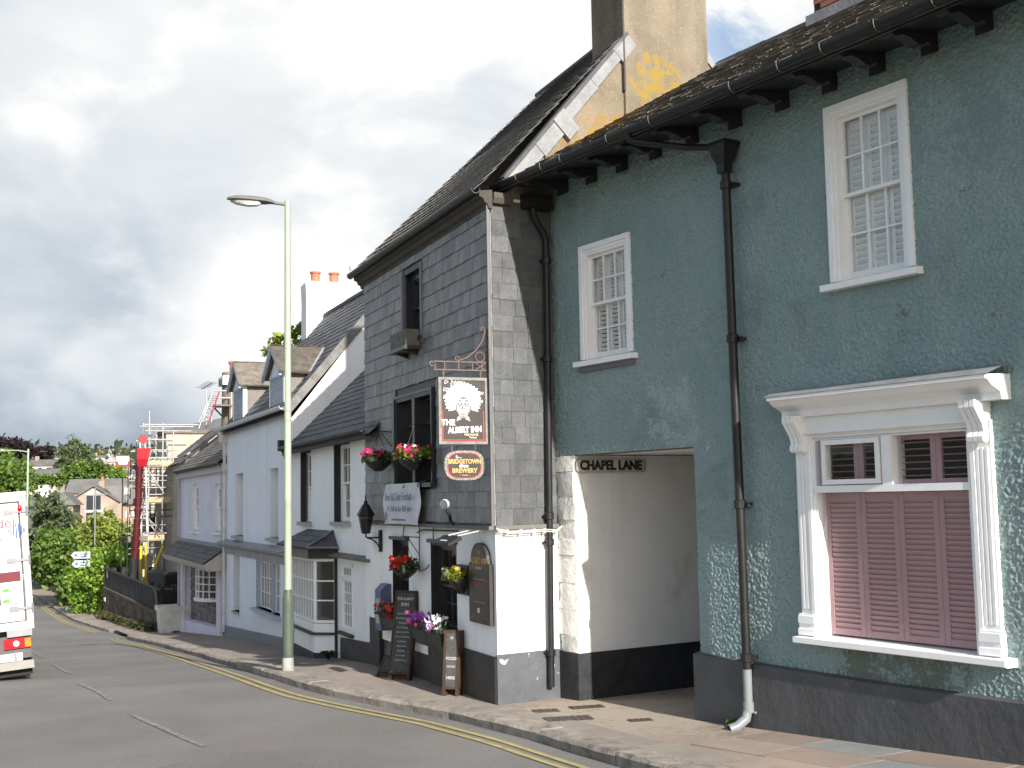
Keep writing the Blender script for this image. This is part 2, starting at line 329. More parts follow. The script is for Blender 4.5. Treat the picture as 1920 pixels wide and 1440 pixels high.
# far ground sheet and the hill across the valley
g = MB(); vs = []; fs = []
xs = [-700, -400, -250, -160, -110, -80, -60, -45, -32, -20, -10, 0, 10, 20, 40, 80, 200, 500]; ys = [-60, -20, 0, 10, 20, 30, 40, 48, 56, 66, 80, 100, 125, 150, 180, 220, 280, 350, 450, 600, 900, 1400]
def terrain(x, y):
    d = math.hypot(x, y); z = gzxy(x, y)-.34
    if y > 48: z = min(z, gz(62)-.5-min((y-48)*.06, 3.2))
    return z+float(np.interp(d, [110, 200, 300, 400, 600, 1500], [0, 10.2, 17, 23.5, 29, 30]))*(1 if y > 0 else .3)
for y in ys:
    for x in xs: vs.append((x, y, terrain(x, y)))
n = len(xs)
for j in range(len(ys)-1):
    for i in range(n-1): fs.append((j*n+i, j*n+i+1, (j+1)*n+i+1, (j+1)*n+i))
g.add(vs, fs); obj('ground', g, M_hill, kind='structure')
obj('road', strip(ts, lambda t: kerb(t)-9.0, lambda t: kerb(t)+.1, -.115), M_tarmac, kind='structure')
pv = obj('pavement', strip([t for t in ts if t <= 46], lambda t: kerb(t)+.12, lambda t: 11.5, 0), M_pave, kind='structure')
BACK = lambda t: float(np.interp(t, [40, 43, 51, 60, 64, 74, 83, 105], [5.2, 4.75, 4.3, 3.6, 3.3, 2.75, 1.8, -2.4]))
pv2 = obj('pavement', strip([46.3]+[t for t in ts if 47 <= t <= 105], lambda t: kerb(t)+.12, lambda t: BACK(t)+.35, .003), M_pave, kind='structure')
obj('earth_bank', strip([t for t in ts if 45 <= t <= 105], lambda t: BACK(t)+.3, lambda t: BACK(t)+9, -.04, 8), M_earth, kind='structure')
rk = random.Random(5)
def kerb_run(K, parent, L=.92):
    pts = [Vector(W(*p)).to_3d() for p in K]; cum = [0]
    for a, b_ in zip(pts, pts[1:]): cum.append(cum[-1]+(b_-a).length)
    def at(d):
        for k in range(len(pts)-1):
            if d <= cum[k+1] or k == len(pts)-2:
                q = (d-cum[k])/(cum[k+1]-cum[k]); return pts[k]+(pts[k+1]-pts[k])*q
    d = 0; protos = []
    for v in range(4):
        mb = MB(); j = lambda: rk.uniform(-.008, .008)
        prof = [(0, -.2), (-.012, -.03+j()), (.03, .0+j()*.4), (.30, .0), (.30, -.2)]
        mb.loft([[(x+.003, p[0]+j(), p[1]+j()*.5) for p in prof] for x in (.0, .33, .66, .994)]); me = mb.mesh('kerb_stone', M_kerb); protos.append(me)
    while d < cum[-1]-.3:
        l = min(L*rk.uniform(.8, 1.15), cum[-1]-d); p, q = at(d), at(d+l)
        if p.y > -2 and p.y < 75:
            ang = math.atan2(q.y-p.y, q.x-p.x); zp, zq = gzxy(p.x, p.y), gzxy(q.x, q.y)
            ll = (q-p).length
            M = Tm(p.x, p.y, zp+.008+rk.uniform(-.006, .004)) @ Rz(ang) @ Ry(-math.atan2(zq-zp, ll)) @ Sm(ll-.012, -1, 1)
            inst('kerb_stone', protos[rk.randrange(4)], parent, M)
        d += l
kerb_run(KERB+[(42.3, 3.75), (42.8, 4.2)], pv); kerb_run([(45.6, 3.9), (45.9, 3.6)]+KERB2[:-2], pv2)
def line_strip(pts, w, mat, dz=-.106):
    """painted line through (t,a) points"""
    mb = MB(); L = []; Rr = []
    for k, p in enumerate(pts):
        a = pts[max(k-1, 0)]; b_ = pts[min(k+1, len(pts)-1)]; d = Vector((b_[0]-a[0], b_[1]-a[1])).normalized(); nrm = Vector((-d.y, d.x))*w/2
        for s, Q in ((1, L), (-1, Rr)):
            t, q = p[0]+s*nrm.x, p[1]+s*nrm.y; x, y = W(t, q); Q.append((x, y, gz(t)+dz))
    for k in range(len(pts)-1): mb.quad([L[k], L[k+1], Rr[k+1], Rr[k]])
    return mb
def dens(K, off, t0, t1, step=.5): return [(t, kerb(t)-off) for t in np.arange(t0, t1, step)]
for off in (.30, .46):
    obj('yellow_line', line_strip(dens(KERB, off, -4, 41.6)+[(42.2, 3.3+.3-off), (42.9, 3.75+.3-off)], .075, M_yellow), M_yellow, kind='structure')
    obj('yellow_line', line_strip(dens(KERB2, off, 46.3, 80), .08, M_yellow), M_yellow, kind='structure')
for (t0, a0), (t1, a1) in (((10.0, 2.45), (7.0, 2.85)), ((16.2, 1.46), (13.35, 1.92)), ((21.3, 1.07), (17.9, 1.31)), ((28.0, .85), (24.2, 1.07)), ((34.5, .55), (31, .7)), ((41, .3), (37.5, .42))):
    obj('centre_line', line_strip([(t0+(t1-t0)*k/6, a0+(a1-a0)*k/6) for k in range(7)], .075, M_whiteln), M_whiteln, kind='structure')

# ------------------------------------------------------------------ frames of the house fronts
GA = 123.0; GF = fr((1.945, 13.0), GA)
PA = 112.3; PF = fr((-.224, 14.687), PA)
RF = fr((.531, 15.177), 213.)                    # the pub's end wall, s from the green house out to the corner
d123 = Vector((math.cos(R(123)), math.sin(R(123))))
AL = (1.945+2.2*d123.x, 13.0+2.2*d123.y); AF = fr(AL, 213.)       # left wall of the passage
F2 = fr((-2.176, 19.447), 112.3); F1 = fr((-4.698, 25.596), 113.); F0 = fr((-7.769, 32.831), 113.)

def wall_holes(mb, s0, s1, z0, z1, holes, y=0, depth=.18, m=0, mr=None):
    xs = sorted({s0, s1, *[v for h in holes for v in h[:2]]}); zs = sorted({z0, z1, *[v for h in holes for v in h[2:4]]})
    for a, b_ in zip(xs, xs[1:]):
        for c, d in zip(zs, zs[1:]):
            mx, mz = (a+b_)/2, (c+d)/2
            if not any(h[0] < mx < h[1] and h[2] < mz < h[3] for h in holes): mb.quad([(a, y, c), (b_, y, c), (b_, y, d), (a, y, d)], m)
    mr = m if mr is None else mr
    for h in holes:
        a, b_, c, d = h[:4]; q = y-depth
        mb.quad([(a, y, c), (a, q, c), (a, q, d), (a, y, d)], mr); mb.quad([(b_, y, c), (b_, q, c), (b_, q, d), (b_, y, d)], mr)
        mb.quad([(a, y, d), (b_, y, d), (b_, q, d), (a, q, d)], mr); mb.quad([(a, y, c), (b_, y, c), (b_, q, c), (a, q, c)], mr)
    return mb
PANE = MB().add([(0, 0, 0), (1, 0, 0), (1, 0, 1), (0, 0, 1)], [(3, 2, 1, 0)]).mesh('pane', GLASS)
PANEC = PANE.copy(); PANEC.materials[0] = GLASSC
rp = random.Random(11)
def pane(parent, a, b_, c, d, y):
    inst('pane', PANEC if parent.parent == GH else PANE, parent, Tm(a, y, c) @ Rx(R(rp.uniform(-.5, .5))) @ Rz(R(rp.uniform(-.7, .7))) @ Sm(b_-a, 1, d-c))
def sash(win, s0, s1, z0, z1, cols, rows, y, mat, st=.045, bar=.018, th=.04, rail=None):
    mb = MB(); rail = rail or st
    mb.box(s0, s0+st, y-th, y, z0, z1); mb.box(s1-st, s1, y-th, y, z0, z1)
    mb.box(s0+st, s1-st, y-th, y, z0, z0+rail); mb.box(s0+st, s1-st, y-th, y, z1-st, z1)
    w = (s1-s0-2*st)/cols; h = (z1-z0-st-rail)/rows
    for i in range(1, cols): x = s0+st+w*i; mb.box(x-bar/2, x+bar/2, y-th+.004, y-.004, z0+rail, z1-st)
    for j in range(1, rows): z = z0+rail+h*j; mb.box(s0+st, s1-st, y-th+.007, y-.007, z-bar/2, z+bar/2)
    o = obj('sash', mb, mat, win)
    for i in range(cols):
        for j in range(rows): pane(win, s0+st+w*i, s0+st+w*(i+1), z0+rail+h*j, z0+rail+h*(j+1), y-th*.6)
    return o
def sash_window(par, s0, s1, z0, z1, cols=2, rows=(2, 2), y=-.12, mat=None, fmat=None, sill=None, fw=.05, back=None, split=.5, st=.04, bar=.02, label=None, sillmat=None, fd=.12, backy=-.25):
    fmat = fmat or mat; mb = MB()
    mb.box(s0, s0+fw, y-fd, y+.03, z0, z1); mb.box(s1-fw, s1, y-fd, y+.03, z0, z1); mb.box(s0+fw, s1-fw, y-fd, y+.03, z1-fw, z1); mb.box(s0+fw, s1-fw, y-fd, y+.03, z0, z0+fw*.7)
    w = obj('window', mb, fmat, par, label=label)
    zm = z0+(z1-z0)*split
    sash(w, s0+fw, s1-fw, zm-.02, z1-fw, cols, rows[0], y, mat, st, bar)
    sash(w, s0+fw, s1-fw, z0+fw*.7, zm+.02, cols, rows[1], y-.045, mat, st, bar, rail=st*1.6)
    if back is not None:
        q = MB().box(s0+.01, s1-.01, y+backy-.02, y+backy, z0, z1); obj('curtain_or_backing' if back is M_curtain else 'dark_room', q, back, w)
    if sill: obj('sill', MB().box(s0-.06, s1+.06, y, sill[0], z0-sill[1], z0), sillmat or mat, w)
    return w
SLV = []
for k in range(5):                               # one slate, five chipped variants
    r_k = random.Random(k); c1, c2 = (r_k.uniform(.0, .10), r_k.uniform(.0, .10)) if k else (.0, .0); e = lambda: r_k.uniform(-.012, .012)
    poly = [(0, c1), (c1*.6+.001, 0+e()*.3), (.35, e()), (.7, e()), (1-c2*.6, e()*.3), (1, c2), (1, 1), (0, 1)]
    SLV.append(poly)
def slate_protos(mat):
    out = []
    for p in SLV: out.append(MB().prism(p, 'y', 0, 1).mesh('slate', mat))
    return out
def lay_slates(x0, x1, z0, z1, exp, w0, w1, rng, holes=(), keep=None):
    out = []; k = 0; z = z0
    while z < z1-.02:
        h = min(exp, z1-z); iv = [(x0, x1)]
        for a, b_, c, d in holes:
            if c < z+h*.6 and d > z+h*.4:
                nv = []
                for p, q in iv:
                    if b_ <= p or a >= q: nv.append((p, q)); continue
                    if a > p: nv.append((p, a))
                    if b_ < q: nv.append((b_, q))
                iv = nv
        for p, q in iv:
            x = p; first = True
            while x < q-.02:
                w = rng.uniform(w0, w1)
                if first: w *= rng.choice((.5, 1, .75)); first = False
                if q-x-w < w0*.5: w = q-x
                if keep is None or keep(x+w/2, z+h/2): out.append((x, z, w, h))
                x += w
        z += exp
    return out
def hang_slates(par, base, L, mat, rng, name='slate', limit=300, key=None, th=.010, lift=.022, rest='small_slates', lap=1.28):
    """base: local matrix, x along, y out, z up the slope"""
    pr = slate_protos(mat); order = sorted(L, key=key) if key else L; mb = MB()
    for i, (x, z, w, h) in enumerate(order):
        t = math.atan2(lift*.8, h*lap); M = base @ Tm(x+.0025, lift+rng.uniform(-.002, .003), z+rng.uniform(-.004, .004)) @ Rx(t) @ Ry(R(rng.uniform(-.35, .35))) @ Sm(w-.005, -th, h*lap)
        if i < limit: inst(name, pr[rng.choice((0, 0, 1, 2, 3, 4))], par, M)
        else: mb.add([M @ Vector((p[0], q, p[1])) for q in (0, 1) for p in ((0, 0), (1, 0), (1, 1), (0, 1))], [(0, 1, 2, 3), (4, 5, 1, 0), (7, 4, 0, 3), (5, 6, 2, 1)])
    if mb.v: obj(rest, mb, mat, par, kind='stuff')
def slope(n0, z0, n1, z1, s0=0):
    """local matrix of a roof slope whose eave is at (n0,z0) and that passes (n1,z1)"""
    v = Vector((0, n1-n0, z1-z0)).normalized(); nrm = v.cross(Vector((1, 0, 0)))
    return Matrix(((1, nrm.x, v.x, s0), (0, nrm.y, v.y, n0), (0, nrm.z, v.z, z0), (0, 0, 0, 1)))
def textmesh(s, size, mat, M, name='lettering', parent=None, extrude=.002, offset=0.0, align='CENTER', sx=1.0, shear=0.0, **k):
    cu = bpy.data.curves.new(name, 'FONT'); cu.body = s; cu.size = size; cu.extrude = extrude; cu.offset = offset; cu.align_x = align; cu.align_y = 'CENTER'; cu.shear = shear; cu.resolution_u = 3
    o = bpy.data.objects.new(name, cu); COL.objects.link(o); dg = bpy.context.evaluated_depsgraph_get(); dg.update()
    me = bpy.data.meshes.new_from_object(o.evaluated_get(dg)); bpy.data.objects.remove(o); bpy.data.curves.remove(cu)
    me.transform(Matrix(((-sx, 0, 0, 0), (0, 0, 1, 0), (0, 1, 0, 0), (0, 0, 0, 1)))); me.flip_normals() if False else None
    me.name = name; me.materials.clear(); me.materials.append(mat)
    p = obj(name, me, None, parent, **k); p.matrix_local = M; return p

# ================================================================== green house
GH = thing('terraced_house', 'tall grey-green roughcast house with pink shutters, bracketed eaves and open passage', 'house', GF)
def pebble_grid(s0, s1, z0, z1, holes, step, amp, seed):
    rng = np.random.default_rng(seed)
    xs = np.unique(np.round(np.concatenate([np.arange(s0, s1, step), [s1], [v for h in holes for v in h[:2] if s0 <= v <= s1]]), 4))
    zs = np.unique(np.round(np.concatenate([np.arange(z0, z1, step), [z1], [v for h in holes for v in h[2:4] if z0 <= v <= z1]]), 4))
    nx, nz = len(xs), len(zs); hgt = rng.normal(size=(nx+8, nz+8))
    def bl(a): return (a[:-2, 1:-1]+2*a[1:-1, 1:-1]+a[2:, 1:-1]+a[1:-1, :-2]+a[1:-1, 2:])/6
    fine_ = bl(hgt)*.62+.38*bl(bl(hgt))[0:hgt.shape[0]-2, 0:hgt.shape[1]-2] if False else bl(hgt); fine_ = fine_[2:2+nx, 2:2+nz]; fine_ /= fine_.std()
    low = rng.normal(size=(nx//28+4, nz//28+4)); ix = np.arange(nx)/28; iz = np.arange(nz)/28; i0 = ix.astype(int); j0 = iz.astype(int); fx = (ix-i0)[:, None]; fz = (iz-j0)[None]
    lw = low[np.ix_(i0, j0)]*(1-fx)*(1-fz)+low[np.ix_(i0+1, j0)]*fx*(1-fz)+low[np.ix_(i0, j0+1)]*(1-fx)*fz+low[np.ix_(i0+1, j0+1)]*fx*fz
    y = np.clip(fine_, -1.2, 2.2)*amp+lw*amp*.12
    X, Z = np.meshgrid(xs, zs, indexing='ij'); co = np.stack([X, y, Z], -1).reshape(-1, 3)
    cx = (xs[1:]+xs[:-1])/2; cz = (zs[1:]+zs[:-1])/2; CX, CZ = np.meshgrid(cx, cz, indexing='ij'); ok = np.ones_like(CX, bool)
    for h in holes: ok &= ~((CX > h[0]) & (CX < h[1]) & (CZ > h[2]) & (CZ < h[3]))
    I, J = np.nonzero(ok); a = I*nz+J; F = np.stack([a, a+nz, a+nz+1, a+1], 1).astype(np.int32)
    me = bpy.data.meshes.new('wall'); me.vertices.add(len(co)); me.vertices.foreach_set('co', co.astype(np.float32).reshape(-1)); n = len(F)
    me.loops.add(n*4); me.loops.foreach_set('vertex_index', F.reshape(-1)); me.polygons.add(n)
    me.polygons.foreach_set('loop_start', np.arange(0, n*4, 4, dtype=np.int32)); me.polygons.foreach_set('loop_total', np.full(n, 4, np.int32))
    me.polygons.foreach_set('use_smooth', np.ones(n, bool)); me.update(); return me
LW = (.98, 1.98, 4.12, 5.52); UW = (-3.0, -2.03, 4.43, 6.12); SW = (-3.62, -1.56, 1.10, 3.2)
PASS = (0, 2.56, -1, 2.975)
me = pebble_grid(-4.6, 2.6, .6, 6.5, [LW, UW, SW, PASS], .0105, .0044, 3); me.materials.append(M_green)
obj('wall', me, None, GH)
b_ = MB()                                        # the rest of the house body, out of frame and behind
b_.quad([(-4.6, 0, .6), (-18, 0, .6), (-18, 0, 6.5), (-4.6, 0, 6.5)]); b_.quad([(-18, 0, -.5), (-18, -7, -.5), (-18, -7, 6.5), (-18, 0, 6.5)])
b_.quad([(2.6, -7, -.5), (-18, -7, -.5), (-18, -7, 6.5), (2.6, -7, 6.5)]); b_.quad([(2.6, -.05, 3.0), (2.6, -7, 3.0), (2.6, -7, 6.5), (2.6, -.05, 6.5)])
b_.box(-18, 2.6, -6.9, -.02, 6.42, 6.5)
obj('side_wall', b_, M_green, GH)
pl = MB(); SP = [(0.06, .78), (-.82, .765), (-2.37, .752), (-3.85, .765), (-6, .80), (-9, .9), (-18, 1.5)]
for k, ((a, za), (c, zc)) in enumerate(zip(SP, SP[1:])):
    d0 = .075 if k else .055
    pl.add([(a, d0, -.3), (c, d0, -.3), (c, d0, zc), (a, d0, za), (a, -.03, za+.025), (c, -.03, zc+.025), (a, -.03, -.3), (c, -.03, -.3)], [(0, 1, 2, 3), (3, 2, 5, 4), (0, 3, 4, 6), (1, 7, 5, 2)])
pl.add([(.06, .055, -.3), (.06, -6, -.3), (.06, -6, .78), (.06, .055, .78)], [(0, 1, 2, 3)])
obj('plinth', pl, M_plinth, GH)
pw = MB()                                        # passage: right wall, ceiling, back
pw.box(-.06, -.03, -6, -.03, .0, 2.972); pw.box(0, 2.7, -6.5, -.06, 2.978, 3.06); pw.box(-.2, 3.5, -6.6, -6.5, -.3, 3.0)
obj('passage_wall', pw, M_alley, GH)
obj('passage_lintel', MB().box(.0, 2.56, -.16, -.03, 2.966, 3.02), M_cement, GH)
# roof
rng = random.Random(21)
GS = slope(.72, 6.385, -3.03, 8.60)
LEN = math.hypot(3.75, 2.215)
rb = MB(); q = [GS @ Vector((x, 0, z)) for x, z in ((-18, 0), (2.75, 0), (2.75, LEN), (-18, LEN))]; rb.quad(q); q2 = [p+Vector((0, .0, -.09)) for p in q]; rb.quad(q2)
rb.quad([q[0], q[1], q2[1], q2[0]]); rb.quad([(-18, -3.03, 8.58), (2.7, -3.03, 8.58), (2.7, -7, 6.4), (-18, -7, 6.4)])
roof = obj('roof', rb, M_roofmoss, GH)
L = lay_slates(-8.5, 2.72, 0, LEN, .19, .22, .38, rng)
hang_slates(roof, GS, L, M_roofmoss, rng, limit=280, key=lambda q: q[1]*1.6+abs(q[0]+.6)*.8, th=.009, lift=.022, rest='small_slates')
for k in range(24):
    x = 2.6-k*.46; M = Tm(x, -3.03, 8.62+rng.uniform(-.008, .008)) @ Rz(R(rng.uniform(-1, 1)))
    if k == 0: RT = MB().prism([(-.16, -.10), (-.05, .02), (0, .045), (.05, .02), (.16, -.10), (.14, -.12), (0, .02), (-.14, -.12)], 'x', -.45, 0).mesh('ridge_tile', plain('ridge_tile_grey', (.10, .10, .105), .7))
    inst('ridge_tile', RT, roof, M)
ch = MB()
for k in range(18):                              # brick stack on the ridge
    z = 8.42+k*.078; o_ = .115 if k % 2 else 0
    for i in range(4): x = -.52+i*.23+o_; ch.box(x, x+.215, -3.32, -3.32+.10, z, z+.066); ch.box(x, x+.215, -2.8, -2.7, z, z+.066)
ch.box(-.50, .5, -3.31, -2.71, 8.3, 9.8, 1)
st = obj('chimney', ch, [M_brick, M_dark], GH); obj('flashing', MB().box(-.56, .57, -3.36, -2.62, 8.3, 8.51), M_lead, st)
# eaves
obj('soffit', MB().add([(-18, 0, 6.435), (2.72, 0, 6.435), (2.72, .68, 6.335), (-18, .68, 6.335)], [(0, 1, 2, 3)]), M_black, GH)
obj('fascia', MB().box(-18, 2.72, .66, .685, 6.29, 6.375), M_black, GH)
gp = [(math.cos(t)*.056+.745, 6.372+math.sin(t)*.066) for t in np.linspace(math.pi, 2*math.pi, 9)]; gp += [(x*.94+.745*.06, z+.012) for x, z in gp[::-1]]
gut = obj('gutter', MB().prism(gp, 'x', -18, 2.78), M_iron, GH, sm=50)
for k, s in enumerate((2.18, 1.65, 1.25, .37, -.36, -1.57, -2.2, -2.72, -3.32, -3.9)):
    hk = [(s, .68, 6.377)]+[(s, .745+math.cos(t)*.062, 6.372+math.sin(t)*.073) for t in np.linspace(math.pi, 2.05*math.pi, 8)]+[(s, .80, 6.395)]
    obj('gutter_hook', MB().tube(hk, .004, 6), plain('hook_zinc', (.16, .155, .145), .5), gut)
bp = [(0, 6.29), (.055, 6.285), (.10, 6.27), (.10, 6.33), (.14, 6.35), (.20, 6.325), (.27, 6.33), (.36, 6.365), (.46, 6.385), (.56, 6.37), (.60, 6.385), (.62, 6.414), (0, 6.414)]
bp = [(x, 6.432-x*.148+(z-6.414)*1.35) for x, z in bp]
BR = MB().prism(bp, 'x', -.055, .055).mesh('eaves_bracket', M_black)
for s in (2.24, 1.64, 1.04, .43, -.19, -.86, -1.53, -2.15, -2.72, -3.29, -3.84, -4.5, -5.1): inst('eaves_bracket', BR, GH, Tm(s, 0, 0))
# downpipe with its rainwater head
dp = MB(); dp.tube([(.06, .745, 6.33), (.03, .74, 6.25), (-.03, .70, 6.22), (-.4, .34, 6.12), (-.62, .2, 6.08), (-.72, .16, 6.02)], .036, 10)
D = obj('downpipe', dp, M_iron, GH, sm=50)
hp = MB()
rings = []
for z, w, d0 in ((6.11, .125, .11), (6.07, .13, .115), (6.055, .11, .10), (5.97, .10, .09), (5.88, .06, .06), (5.78, .055, .055)): rings.append([(-.76-w, .13-d0, z), (-.76+w, .13-d0, z), (-.76+w, .13+d0, z), (-.76-w, .13+d0, z)])
hp.loft(rings); obj('rainwater_head', hp, M_iron, D)
obj('pipe_length', MB().tube([(-.765, .12, 5.8), (-.78, .12, 4.0), (-.80, .12, 2.3), (-.815, .12, .72)], .047, 12), M_iron, D, sm=50)
for z in (5.66, 4.05, 2.36, .84):
    cl_ = MB(); cl_.lathe([(.05, -.05), (.062, -.045), (.062, .03), (.05, .04)], (-.765-(5.8-z)*.0095, .12, z), 14); cl_.box(-.86, -.72, .0, .10, z-.02, z+.01); obj('pipe_collar', cl_, M_iron, D)
for z in (4.03, 2.34): obj('pipe_lug', MB().ball((-.90, .10, z), .028), M_iron, D)
sh = MB(); sh.tube([(-.815, .12, .74), (-.815, .12, .36)], .046, 12); sh.tube([(-.815, .12, .40), (-.815, .12, .30)], .056, 12); sh.tube([(-.815, .125, .33), (-.81, .15, .24), (-.78, .24, .17), (-.75, .32, .145)], [.047, .05, .05, .05], 12)
sh.tube([(-.757, .30, .15), (-.747, .325, .142)], .040, 12, m=1); sh.box(-.88, -.75, .03, .1, .29, .31)
obj('shoe', sh, [M_plastic, M_dark], D, sm=50)

def moulded_frame(mb, s0, s1, z0, z1, fw, y0, y1):
    for k, (a, y) in enumerate(((0, y1), (fw*.45, y1-.018), (fw*.75, y1-.03))):
        b_ = (fw*.45, fw*.30, fw*.25)[k]
        mb.box(s0+a, s0+a+b_, y0, y, z0, z1-a); mb.box(s1-a-b_, s1-a, y0, y, z0, z1-a); mb.box(s0+a+b_, s1-a-b_, y0, y, z1-a-b_, z1-a)
SLT = MB().prism([(-.5, -.32), (-.5, -.5), (.5, .32), (.5, .5)], 'x', 0, 1).mesh('shutter_slat', M_shut)
SLTP = MB().prism([(-.5, -.25), (-.5, -.5), (.5, .25), (.5, .5)], 'x', 0, 1).mesh('shutter_slat', M_pink)
def shutters(win, s0, s1, z0, z1, npan, y, mat, slt, pitch, gaps=(), stile=.05, rails=(), depth=.03, hgt=None, open_=1.0):
    """louvred panels: one frame part, each slat a part"""
    mb = MB(); w = (s1-s0)/npan
    for i in range(npan):
        a, b_ = s0+w*i+.002, s0+w*(i+1)-.002
        mb.box(a, a+stile, y-.03, y, z0, z1); mb.box(b_-stile, b_, y-.03, y, z0, z1)
        zr = [z0, *rails, z1-.06]
        for z in zr: mb.box(a+stile, b_-stile, y-.027, y-.003, z, z+.06)
        for za, zb in zip(zr, zr[1:]):
            n = int(round((zb-za-.06)/pitch)); p = (zb-za-.06)/n
            for k in range(n):
                inst('shutter_slat', slt, win, Tm(a+stile, y-.015, za+.06+p*(k+.5)) @ Sm(b_-a-2*stile, depth, (hgt or p*1.05)*open_))
    return obj('shutter_frame', mb, mat, win)
def green_sash(x0, x1, z0, z1, npan, pitch, lab, op):
    mb = MB(); moulded_frame(mb, x0, x1, z0, z1, .13, -.22, .03)
    w = obj('window', mb, M_wood, GH, label=lab)
    obj('sill', MB().prism([(-.2, z0-.005), (.10, z0-.025), (.10, z0-.085), (-.2, z0-.085)], 'x', x0-.07, x1+.07), M_wood, w)
    a, b_ = x0+.13, x1-.13; zm = (z0+z1)/2-.02
    sash(w, a, b_, zm-.03, z1-.13, 3, 2, -.05, M_wood, .035, .018, .035)
    sash(w, a, b_, z0+.01, zm+.005, 3, 2, -.09, M_wood, .035, .018, .035, rail=.07)
    shutters(w, a+.01, b_-.01, z0+.03, z1-.15, npan, -.135, M_shut, SLT, pitch, rails=(zm-.05,), open_=op)
    obj('dark_room', MB().box(x0, x1, -.42, -.40, z0-.1, z1+.1), M_dark, w); return w
green_sash(LW[0], LW[1], LW[2], LW[3], 3, .052, 'small six-over-six window with half open white shutters', .62)
obj('sill_block', MB().box(LW[0]-.03, LW[1]+.05, -.02, .035, 3.97, 4.03), plain('dark_sill_stone', (.16, .16, .19), .8, bump=.4), GH)
green_sash(UW[0], UW[1], UW[2], UW[3], 3, .062, 'tall six-over-six window with closed white shutters', .86)
# shop window with pilasters, consoles and cornice
sw = MB()
moulded_frame(sw, SW[0]+.1, SW[1]-.1, SW[2], 3.04, .09, -.2, .06)
sw.box(-3.46, -1.74, -.14, .05, 2.455, 2.52); sw.box(-2.66, -2.55, -.14, .045, 2.52, 2.96); sw.box(-3.5, -1.7, -.16, .03, 2.96, 3.04)
shopw = obj('shop_window', sw, M_wood, GH, label='large white shop window surround with pink louvred shutters')
obj('sill', MB().prism([(-.2, 1.115), (.17, 1.10), (.17, 1.05), (.14, 1.04), (-.2, 1.03)], 'x', -3.78, -1.50), M_wood, shopw)
obj('frieze', MB().box(-3.66, -1.52, -.02, .075, 3.03, 3.19).box(-3.5, -1.68, 0, .105, 3.015, 3.04), M_wood, shopw)
cp = [(0, 3.18), (.13, 3.18), (.14, 3.24), (.20, 3.27), (.25, 3.29), (.30, 3.335), (.335, 3.345), (.335, 3.375), (0, 3.39)]
cor = obj('cornice', MB().prism(cp, 'x', -3.86, -1.44), M_wood, shopw); obj('lead_apron', MB().add([(-3.90, .34, 3.381), (-1.40, .34, 3.381), (-1.22, .03, 3.455), (-3.86, .03, 3.475), (-3.90, .34, 3.373), (-1.40, .34, 3.373)], [(0, 1, 2, 3), (0, 4, 5, 1)]), M_lead, cor)
for s in (-3.59, -1.60):
    mb = MB(); mb.box(s-.085, s+.085, -.02, .045, 1.10, 3.03)
    for k in (-1, 0, 1): mb.box(s+k*.045-.012, s+k*.045+.012, .045, .056, 1.36, 2.80)
    for zz, hh, dd in ((1.115, .06, .09), (1.175, .05, .075), (1.225, .07, .085), (1.295, .02, .07)): mb.box(s-.1, s+.1, 0, dd, zz, zz+hh)
    obj('pilaster', mb, M_wood, shopw)
    kp = [(.07, 2.86), (.10, 2.84), (.13, 2.855), (.135, 2.89), (.115, 2.93), (.13, 2.99), (.19, 3.08), (.225, 3.13), (.225, 3.19), (.07, 3.19)]
    mb = MB()
    for k in (-1, 0, 1): mb.prism(kp, 'x', s+k*.054-.022, s+k*.054+.022)
    mb.prism([(x-.012, z) for x, z in kp], 'x', s-.078, s+.078); obj('console', mb, M_wood, shopw)
mb = MB(); mb.box(-2.53, -1.85, -.02, .058, 2.53, 2.575); mb.box(-2.53, -1.85, -.02, .058, 2.90, 2.945); mb.box(-2.53, -2.485, -.02, .058, 2.575, 2.90); mb.box(-1.895, -1.85, -.02, .058, 2.575, 2.90)
obj('vent_light', mb, M_wood, shopw); pane(shopw, -2.49, -1.89, 2.57, 2.91, .03); pane(shopw, -3.44, -2.66, 2.52, 2.96, -.04); pane(shopw, -3.46, -1.74, 1.12, 2.46, -.03)
shutters(shopw, -3.46, -1.74, 1.13, 2.45, 4, -.09, M_pink, SLTP, .046, stile=.055, depth=.02, open_=1.12)
shutters(shopw, -3.46, -1.74, 2.50, 2.97, 4, -.09, M_pink, SLTP, .055, stile=.055, depth=.05, open_=.18)
obj('dark_room', MB().box(-3.6, -1.6, -.5, -.48, 1, 3.1), M_dark, shopw)

# ================================================================== pub
PH = thing('public_house', 'slate-hung corner pub with white ground floor, tall rendered chimney and black sash windows', 'pub', PF)
PI = PF.inverted()
def pub_from(F, mb): return mb.xf(PI @ F)
PW1 = (2.66, 3.54, 4.80, 5.82); PW2 = (2.12, 3.95, 2.70, 4.02); PL1 = (3.55, 4.38, .66, 1.87); PL2 = (1.44, 2.52, .70, 1.87)
w = MB(); wall_holes(w, 0, 5.55, .3, 2.10, [PL1, PL2], 0, .2, 0, 1); wall_holes(w, 0, 5.75, 2.10, 6.2, [PW1, PW2], .03, .2, 1, 1)
w.quad([(5.55, 0, -.6), (5.55, -6, -.6), (5.55, -6, 2.1), (5.55, 0, 2.1)]); w.quad([(5.75, .03, 2.1), (5.75, -6.2, 2.1), (5.75, -6.2, 6.2), (5.75, .03, 6.2)])
w.quad([(5.55, 0, 2.1), (5.75, .03, 2.1), (5.75, -6, 2.1), (5.55, -6, 2.1)]); w.quad([(5.75, -6.2, -.6), (.5, -6.2, -.6), (.5, -6.2, 6.2), (5.75, -6.2, 6.2)])
w.quad([(5.75, .03, 6.2), (5.75, -6.6, 6.2), (5.75, -3.28, 9.7)])
